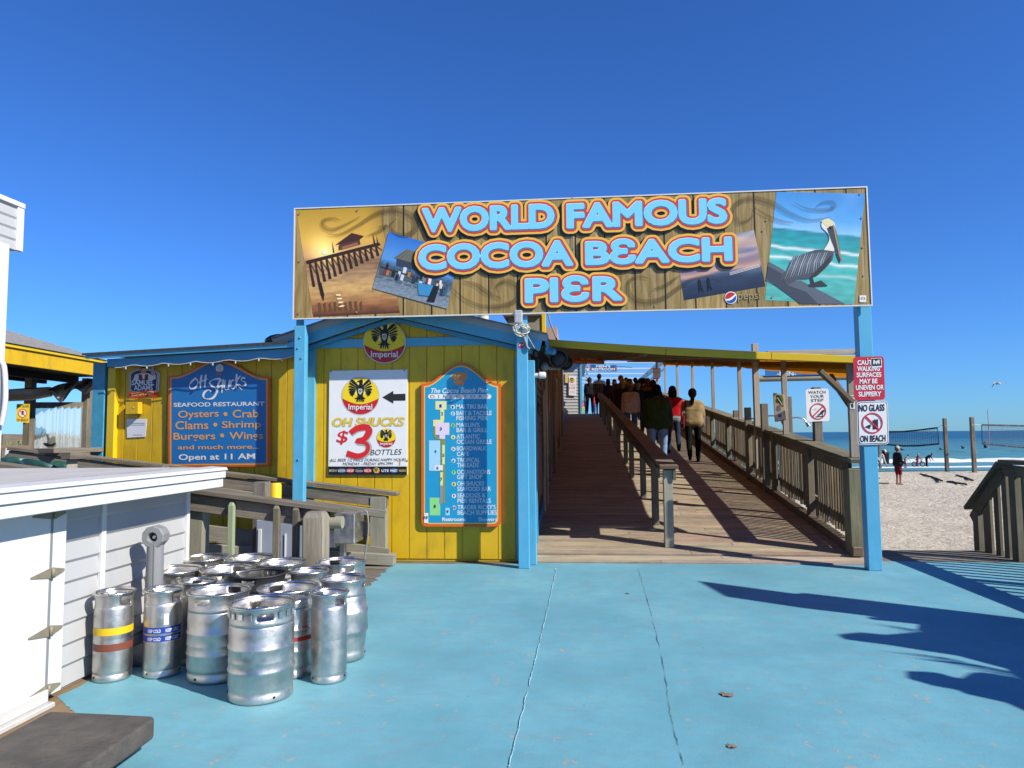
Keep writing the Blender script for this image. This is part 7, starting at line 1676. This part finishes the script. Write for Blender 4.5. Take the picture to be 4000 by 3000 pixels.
# ================================================================ people
def cone(mb, a, b, ra, rb, n=12):
    a, b = Vector(a), Vector(b); d, s_, u = ortho(b - a); vs, fs = [], []
    rows = []
    for k in range(4): t = math.pi / 2 * (1 - k / 3); rows.append((a - d * ra * math.sin(t), ra * math.cos(t)))
    for k in range(4): t = math.pi / 2 * (k / 3); rows.append((b + d * rb * math.sin(t), rb * math.cos(t)))
    for p, r in rows:
        for k in range(n): g = 2 * math.pi * k / n; vs.append(p + (s_ * math.cos(g) + u * math.sin(g)) * max(r, 1e-4))
    for i in range(len(rows) - 1):
        for k in range(n): k2 = (k + 1) % n; fs.append([i * n + k, i * n + k2, (i + 1) * n + k2, (i + 1) * n + k])
    mb.add(vs, fs)
def fuse(name, prims, voxel, parent, spots=(), fold=.0):
    """prims = (a, b, ra, rb, colour): fused into ONE continuous surface, coloured by the nearest limb"""
    mb = MB()
    for a, b, ra, rb, c in prims: cone(mb, a, b, ra, rb)
    me = bpy.data.meshes.new(name); me.from_pydata(mb.v, [], mb.f); o = bpy.data.objects.new(name, me); COL.objects.link(o)
    md = o.modifiers.new('r', 'REMESH'); md.mode = 'VOXEL'; md.voxel_size = voxel
    m2 = o.modifiers.new('s', 'SMOOTH'); m2.factor = .5; m2.iterations = 4
    dg = bpy.context.evaluated_depsgraph_get(); nm = bpy.data.meshes.new_from_object(o.evaluated_get(dg)); bpy.data.objects.remove(o); bpy.data.meshes.remove(me)
    nv = len(nm.vertices); V = np.empty(nv * 3); nm.vertices.foreach_get('co', V); V = V.reshape(-1, 3)
    best = np.full(nv, 1e9); col = np.zeros((nv, 3))
    for a, b, ra, rb, c in prims:
        a, b = np.array(a), np.array(b); ab = b - a; t = np.clip(((V - a) @ ab) / (ab @ ab + 1e-9), 0, 1); d = np.linalg.norm(V - a - t[:, None] * ab, axis=1) - (ra + (rb - ra) * t); k = d < best; best[k] = d[k]; col[k] = c
    for p, r, c in spots: k = np.linalg.norm(V - np.array(p), axis=1) < r; col[k] = c
    if fold:
        N = np.empty(nv * 3); nm.vertices.foreach_get('normal', N); N = N.reshape(-1, 3)
        D = np.array([mnoise.noise((v[0] * 11 + v[2] * 4, v[1] * 11, v[2] * 6)) for v in V]); V = V + N * (D * fold)[:, None] * ((V[:, 2] < 1.42) | (name == 'hair'))[:, None]
        nm.vertices.foreach_set('co', V.ravel())
    nl = len(nm.loops); li = np.empty(nl, int); nm.loops.foreach_get('vertex_index', li)
    ca = nm.color_attributes.new('tone', 'FLOAT_COLOR', 'CORNER'); ca.data.foreach_set('color', np.concatenate([col[li], np.ones((nl, 1))], 1).ravel())
    nm.polygons.foreach_set('use_smooth', [True] * len(nm.polygons)); nm.materials.clear(); nm.materials.append(CLOTH); nm.update()
    o = bpy.data.objects.new(name, nm); COL.objects.link(o); o.parent = parent; return o
def person(label, loc, head, height, top, bottom, skin='#b98a6a', hair='#2a1c14', hairstyle='short', stride=.0, sleeves='long', shorts=False, shoes='#1c1a1a', cap=None, wide=1., bend=0., hood=False, skirt=False, arm=(0., 0.), voxel=.015, jacket=0., hem=None, inner=None, group=None, elbow=.25):
    """local frame: x to the right, y forwards, z up, 1.75 m tall; head = heading in degrees from +Y towards +X"""
    t = thing('person', label, 'person', loc, group); SK, TP, BT, SH, HR = S(skin), S(top), S(bottom), S(shoes), S(hair)
    P_ = []; A = lambda a, b, ra, rb, c: P_.append((a, b, ra, rb, c))
    W = wide; hipz = .93
    # trunk, tipped forward by bend
    def B(p):
        x, y, z = p; dz = z - hipz; return (x, y + dz * math.sin(bend) + 0, hipz + dz * math.cos(bend) - y * math.sin(bend) * 0) if z > hipz else p
    A(B((-.085 * W, 0, .96)), B((.085 * W, 0, .96)), .118 * W, .118 * W, BT)
    zz = [.96, 1.05, 1.12, 1.2, 1.28, 1.35, 1.395]; hw = [.088, .082, .08, .09, .108, .122, .13]; rr = [.12, .115, .112, .112, .108, .096, .082]
    for k in range(27):
        z = 1.0 + .395 * k / 26; h_, r_ = float(np.interp(z, zz, hw)) * W, float(np.interp(z, zz, rr)) * W; ext = jacket * max(0., min(1., (1.36 - z) / .25)); A(B((-h_, -.008 * (z > 1.25), z)), B((h_, -.008 * (z > 1.25), z)), r_ + ext, r_ + ext, TP if (z > 1.04 or jacket or hem) else BT)
    A(B((0, -.01, 1.40)), B((-.15 * W, -.01, 1.405)), .07, .062, TP); A(B((0, -.01, 1.40)), B((.15 * W, -.01, 1.405)), .07, .062, TP)
    if jacket or hem: A(B((-.095 * W, 0, .97)), B((.095 * W, 0, .97)), .121 * W + jacket, .121 * W + jacket, TP)
    if hem: A(B((-.095 * W, 0, .93)), B((.095 * W, 0, .93)), .126 * W, .126 * W, S(hem))
    A(B((0, -.005, 1.42)), B((0, .01, 1.54)), .058, .052, SK)
    hc = Vector(B((0, .02, 1.64))); A(tuple(hc + Vector((0, -.015, .03))), tuple(hc + Vector((0, .005, -.02))), .098, .085, SK); A(tuple(hc + Vector((0, .02, -.04))), tuple(hc + Vector((0, .045, -.075))), .066, .04, SK); A(tuple(hc + Vector((0, .09, .01))), tuple(hc + Vector((0, .108, -.022))), .012, .017, SK)
    for s_ in (-1, 1): A(tuple(hc + Vector((s_ * .093, -.01, .01))), tuple(hc + Vector((s_ * .096, -.012, -.025))), .014, .011, SK)
    # legs
    for s_ in (-1, 1):
        st = stride * s_; hip = Vector((s_ * .092 * W, 0, .90)); kn = Vector((s_ * .10 * W, .22 * st + .02, .50)); an = Vector((s_ * .10 * W, .42 * st - (.10 if st < 0 else .0), .09 + (.05 if st < -.3 else 0)))
        A(hip, kn, .092 * W, .066 * (.6 + .4 * W), BT); cl = SK if shorts else BT
        if shorts: A(hip.lerp(kn, .55), kn + Vector((0, 0, .06)), .095 * W, .085, BT); A(kn + Vector((0, 0, -.04)), an, .055, .038, cl)
        else: A(kn, an + Vector((0, 0, .02)), .07 * (.6 + .4 * W), .058, cl)
        A(an + Vector((0, -.035, -.05)), an + Vector((0, .13, -.06)), .042, .034, SH if shoes else SK); A(an + Vector((0, .0, -.01)), an + Vector((0, .05, -.045)), .042, .038, SH)
    if skirt: A((0, 0, .9), (0, 0, .55), .17, .2, BT)
    # arms and hands
    for s_, sw in ((-1, arm[0]), (1, arm[1])):
        sh = Vector(B((s_ * .185 * W, -.01, 1.40))); dn = Vector((s_ * .16, math.sin(sw), -math.cos(sw))).normalized(); el = sh + dn * .285; f_ = Vector((s_ * .02, math.sin(sw + elbow), -math.cos(sw + elbow))).normalized(); wr = el + f_ * .245
        A(sh, el, .060, .047, TP if sleeves != 'none' else SK); A(el, wr, .046, .034, TP if sleeves == 'long' else (S(sleeves) if sleeves.startswith('#') else SK))
        pm = wr + f_ * .075; A(wr, pm, .03, .034, SK)
        sd = Vector((0, 1, 0)) - f_ * f_.y; sd.normalize()
        for k, L in ((-1.5, .062), (-.5, .078), (.5, .082), (1.5, .07)): r0 = pm + sd * (k * .019); r1 = r0 + f_ * (L * .55); A(r0, r1, .0105, .0098, SK); A(r1, r1 + (f_ * .7 - Vector((s_ * .7, 0, 0))).normalized() * (L * .5), .0098, .0088, SK)
        th_ = wr + f_ * .03 + sd * .03; A(th_, th_ + (sd * .6 + f_).normalized() * .065, .013, .010, SK)
    if hood: A(B((0, -.06, 1.46)), B((0, -.09, 1.40)), .095, .07, TP)
    spots = [(tuple(hc + Vector((s_ * .034, .098, .012))), .014, (.02, .015, .012)) for s_ in (-1, 1)] + [(tuple(hc + Vector((x, .092, -.058))), .013, tuple(x_ * .55 for x_ in SK)) for x in (-.016, 0, .016)]
    if inner: spots.append((B((0, .13, 1.34)), .07, S(inner)))
    body = fuse('body', [(tuple(a), tuple(b), ra, rb, c) for a, b, ra, rb, c in P_], voxel, t, spots, .003)
    # hair and caps
    H = []; hA = lambda a, b, ra, rb, c=HR: H.append((tuple(hc + Vector(a)), tuple(hc + Vector(b)), ra, rb, c))
    if hairstyle == 'hoodup': hA((0, -.03, .03), (0, -.02, -.08), .118, .105, TP); hA((0, -.07, .10), (0, -.09, .15), .04, .015, TP)
    elif hairstyle != 'bald':
        hA((0, -.025, .045), (0, -.035, -.02), .103, .092); hA((0, .03, .075), (0, -.05, .06), .06, .08)
        if hairstyle in ('bob', 'long'): hA((-.05, -.04, -.02), (-.055, -.035, -.13), .065, .055); hA((.05, -.04, -.02), (.055, -.035, -.13), .065, .055); hA((0, -.06, 0), (0, -.07, -.15), .07, .06)
        if hairstyle == 'long': hA((-.03, -.09, -.12), (-.03, -.12, -.28), .07, .045); hA((.03, -.09, -.12), (.04, -.12, -.28), .07, .045)
        if hairstyle == 'ponytail': hA((0, -.11, .03), (0, -.14, .0), .055, .06); hA((0, -.14, .0), (-.02, -.15, -.24), .058, .04)
    if H: fuse('hair', H, .012, t, (), .007)
    if cap:
        C_ = []; cc = S(cap); C_.append((tuple(hc + Vector((0, -.01, .062))), tuple(hc + Vector((0, -.02, .045))), .100, .106, cc)); C_ += [(tuple(hc + Vector((x, .08, .055))), tuple(hc + Vector((x * .8, .155, .035))), .014, .010, cc) for x in (-.05, -.025, 0, .025, .05)]; fuse('cap', C_, .012, t)
    k = height / 1.75; t.scale = (k, k, k); t.rotation_euler = (0, 0, -R(head)); return t
def onfloor(px, Y): 
    x = onY(px, 1600, Y).x; return (x, Y, rz(Y) + .02)
GR = 'visitors walking on the ramp'
def rp_(label, px, Y, head, height, top, bottom, **kw): return person(label, onfloor(px, Y), head, height, top, bottom, group=GR, **kw)
tan = rp_('woman in a tan vest with brown ponytail walking up the ramp with a red bag', 2706, 17.6, 4, 1.76, '#a08a62', '#0e0e10', skin='#c99c80', hair='#3d1f18', hairstyle='ponytail', stride=.35, sleeves='#b9b6c4', wide=1.13, jacket=.01, arm=(-.15, .15), elbow=.6, shoes='#131214')
red = rp_('woman in a red top and blue jeans with black bobbed hair walking up the ramp', 2628, 19.4, 2, 1.78, '#b5121f', '#27374f', skin='#8a5a42', hair='#0f0b0a', hairstyle='bob', stride=-.4, wide=1.08, arm=(.1, -.1), hem='#9a9aa0')
rp_('heavy man in a dark green shirt and pale jeans behind the middle handrail', 2566, 16.4, 3, 1.9, '#3c4a2b', '#8ea6cf', skin='#6a4a3a', hair='#120d0b', stride=.3, wide=1.28, jacket=.015, arm=(.1, -.15))
rp_('woman in a pinkish beige jacket and mustard cap walking down towards the viewer', 2464, 22.3, 184, 1.84, '#cfa99e', '#456093', skin='#7a5442', cap='#b5822f', stride=.35, jacket=.015, wide=1.05, inner='#c9a23a')
rp_('man in a dark brown coat and yellow cap facing down the ramp', 2434, 25.0, 182, 1.88, '#35261f', '#2b2d36', skin='#9a7058', cap='#cfa23c', jacket=.02, wide=1.12)
rp_('tall bald man in brown standing above the crowd', 2427, 28.0, 178, 2.0, '#5a4234', '#33343a', skin='#8a5c46', hairstyle='bald', wide=1.05, voxel=.02)
rp_('short haired man in black jacket behind the mustard capped woman', 2462, 27.0, 175, 1.86, '#17181c', '#20242c', skin='#6f5040', jacket=.01, voxel=.02)
rp_('person with long dark hair and grey top left of the tall bald man', 2377, 34.0, 0, 1.75, '#33363a', '#22252c', hair='#3a2a20', hairstyle='long', voxel=.02)
rp_('person with shoulder length hair between the grey topped person and the bald man', 2402, 33.0, 180, 1.74, '#4a3c36', '#22252c', hair='#2a1d16', hairstyle='bob', voxel=.02)
rp_('man in black jacket walking just ahead of the heavy man in green', 2552, 22.0, 5, 1.9, '#101114', '#1c2430', skin='#5a4034', hair='#2b1d17', jacket=.015, voxel=.018, wide=1.1)
rp_('red haired woman in an orange brown shawl near the railing sign', 2532, 27.5, 20, 1.86, '#7a4a26', '#23252c', skin='#c08c70', hair='#6a2a1c', hairstyle='bob', voxel=.02, wide=1.1)
rp_('person in dark blue left of the red haired woman', 2516, 29.5, 30, 1.84, '#1e2c46', '#20242c', hair='#181210', voxel=.02)
rp_('person in navy hood at the left end of the upper right group', 2504, 31.5, 15, 1.8, '#1a2740', '#1d2028', hair='#141010', hairstyle='bob', voxel=.02)
plaid = person('tall man in a white hooded plaid shirt and black shorts atop the ramp', (onY(2341, 1500, 35.2).x, 35.2, rz(35.2) + .02), 10, 1.98, '#8a7a7c', '#0d0d10', group=GR, skin='#a87a60', hair='#1a1412', hood=True, shorts=True, wide=1.15, voxel=.02, shoes='#c9c9c9', jacket=.02)
rp_('dark coated person half hidden between the yellow capped man and the green shirted man', 2494, 24.5, 181, 1.84, '#1b1a1c', '#22242a', skin='#8a6450', hair='#221812', voxel=.02, jacket=.015)
rp_('person with a pale scarf and dark coat behind the bald man', 2448, 31.0, 178, 1.84, '#3a3a40', '#22242a', skin='#a87c64', hair='#4a3424', hairstyle='bob', voxel=.02, inner='#b0a8a0')
rp_('person in a brown jacket at the back of the crowd beside the railing sign', 2484, 33.0, 0, 1.8, '#5a4434', '#22242a', hair='#20160f', voxel=.02, wide=1.1)
hoodp = person('person in a dark pointed hood and black trousers at the top left of the ramp', (onY(2303, 1500, 36.2).x, 36.2, rz(36) + .02), 8, 1.82, '#2b2d30', '#0c0c0e', group=GR, hairstyle='hoodup', hood=True, wide=1.12, voxel=.02, jacket=.015, stride=.2)
person('child in grey shirt and blue jeans beyond the dark hooded person', (onY(2289, 1600, 40).x, 40, rz(36) + .02), 60, 1.35, '#9a9fa8', '#3a5a9a', group=GR, voxel=.02)
person('small child in pink by the far building corner', (onY(2277, 1600, 40.5).x, 40.5, rz(36) + .02), 150, .85, '#d8487a', '#c9d84a', group=GR, hair='#4a3020', voxel=.02)
person('child in a red top and blue trousers beyond the plaid shirted man', (onY(2322, 1600, 40.5).x, 40.5, rz(36) + .02), 100, 1.3, '#c8322a', '#2a3fa0', group=GR, voxel=.02, shoes='#d0d0d0')
# plaid lines on the shirt are printed by colour
me = plaid.children[0].data; ca = me.color_attributes['tone']
for poly in me.polygons:
    c = poly.center
    if .95 < c.z < 1.5 and ca.data[poly.loop_start].color[0] > .1:
        k = (math.sin(c.x * 75) > .55) or (math.sin(c.z * 75) > .55); w_ = c.z > 1.33
        col = (.62, .6, .62, 1) if w_ else ((.06, .045, .05, 1) if k else (.22, .18, .19, 1))
        for l in poly.loop_indices: ca.data[l].color = col
# her bag, his and hers
def local(t, p): k = t.scale[0]; a = t.rotation_euler[2]; x, y, z = p; return Vector((t.location.x + k * (x * math.cos(a) - y * math.sin(a)), t.location.y + k * (x * math.sin(a) + y * math.cos(a)), t.location.z + k * z))
hb = thing('handbag', 'dark red leather shoulder bag at the left hip of the tan vested woman', 'handbag', local(tan, (-.22, 0, .95)))
mb = MB(); out = [(-.30, -.17, 1.10), (-.24, .03, 1.12), (-.23, .07, .92), (-.27, .06, .84), (-.31, -.14, .83), (-.33, -.19, .92)]
mb.prism([local(tan, p) for p in out], local(tan, (.085, -.03, 0)) - local(tan, (0, 0, 0)), S('#6a1c22')); mb.build('bag_body', CLOTH, hb, bevel=.02, seg=2, recalc=True)
mb = MB(); mb.tube([local(tan, p) for p in curve([(-.24, -.12, 1.1), (-.20, -.135, 1.3), (-.165, -.06, 1.475), (-.20, .06, 1.38), (-.25, .02, 1.12)], 5)], .016, 8, S('#7a2430')); mb.build('strap', CLOTH, hb)
mb = MB(); mb.bar(local(tan, (-.215, -.15, 1.17)), local(tan, (-.215, -.155, 1.22)), .04, .03); mb.build('buckle', STEEL2, hb)
# on the beach
GB = 'people on the beach'
def beach(label, px, py, height_px, head, top, bottom, **kw):
    b = onZ(px, py, -.92); d = (b - CAM).dot(F_); return person(label, (b.x, b.y, -.93), head, height_px * d / FPX, top, bottom, group=GB, voxel=kw.pop('voxel', .02), **kw)
man = beach('barefoot man in a dark jacket, maroon shorts and cream cap standing on the sand', 3511, 1893, 149, 80, '#23272a', '#7a1f30', skin='#a8705a', cap='#cfc6ae', shorts=True, shoes='#a8705a', jacket=.03, wide=1.15, arm=(.05, .1), elbow=.75, hair='#5a5048')
beach('bending person in a white long sleeved shirt and white cap beside the blue post', 3422, 1868, 125, 85, '#c9cacb', '#3a3f4a', skin='#a8785e', cap='#dcdcd8', bend=.8, arm=(.1, .2), elbow=.2)
beach('child in white bending forward behind the dark jacketed man', 3536, 1826, 56, 80, '#b9c4cc', '#c08a80', skin='#b07a64', hair='#6a3a2a', bend=.7, shorts=True, arm=(.2, .3))
kid = beach('small child in pink with a white helmet sitting on a bicycle', 3584, 1822, 50, 80, '#b54a62', '#b54a62', skin='#b9846a', cap='#e0e0e0', arm=(.9, .9), elbow=.5, bend=.25)
beach('adult in black with a red cap bending down beside the child on the bicycle', 3620, 1822, 62, 95, '#14161a', '#12141a', cap='#a8322a', bend=.95, arm=(.1, .25), elbow=.3, wide=1.1)
b = onZ(3588, 1822, -.93); d = (b - CAM).dot(F_); s_ = d / FPX; bk = thing('childs_bicycle', 'small dark bicycle under the pink child near the water', 'bicycle', b)
BK = lambda x, z: b + CX_ * (x * s_) + Vector((0, 0, z * s_)); ax = F_.cross(Vector((0, 0, 1)))
for x in (-16, 16):
    mb = MB(); c = BK(x, 9); mb.tube([c + CX_ * (9 * s_ * math.cos(a)) + Vector((0, 0, 9 * s_ * math.sin(a))) for a in np.linspace(0, 6.2832, 21)], .03, 6, (.02, .02, .02), cap=False); w_ = mb.build('wheel', PRINT, bk); mb = MB()
    for a in np.linspace(0, 3.14, 6): mb.tube([c + CX_ * (8 * s_ * math.cos(a)) + Vector((0, 0, 8 * s_ * math.sin(a))), c - CX_ * (8 * s_ * math.cos(a)) - Vector((0, 0, 8 * s_ * math.sin(a)))], .006, 4)
    mb.build('spokes', GALV, w_)
mb = MB()
for p, q in (((-16, 9), (-4, 20)), ((-4, 20), (12, 22)), ((12, 22), (16, 9)), ((-4, 20), (0, 9)), ((0, 9), (12, 20)), ((-16, 9), (0, 9)), ((12, 22), (11, 28)), ((-4, 20), (-5, 25))): mb.tube([BK(*p), BK(*q)], .022, 6, S('#6a2a35'))
mb.build('frame', PRINT, bk); mb = MB(); mb.tube([BK(11, 28) - F_ * .2, BK(13, 29), BK(11, 28) + F_ * .2], .02, 6, (.02, .02, .02)); mb.build('handlebar', PRINT, bk); mb = MB(); mb.ball(BK(-5, 26), (.14, .08, .04), 6, (.02, .02, .02)); mb.build('saddle', PRINT, bk)
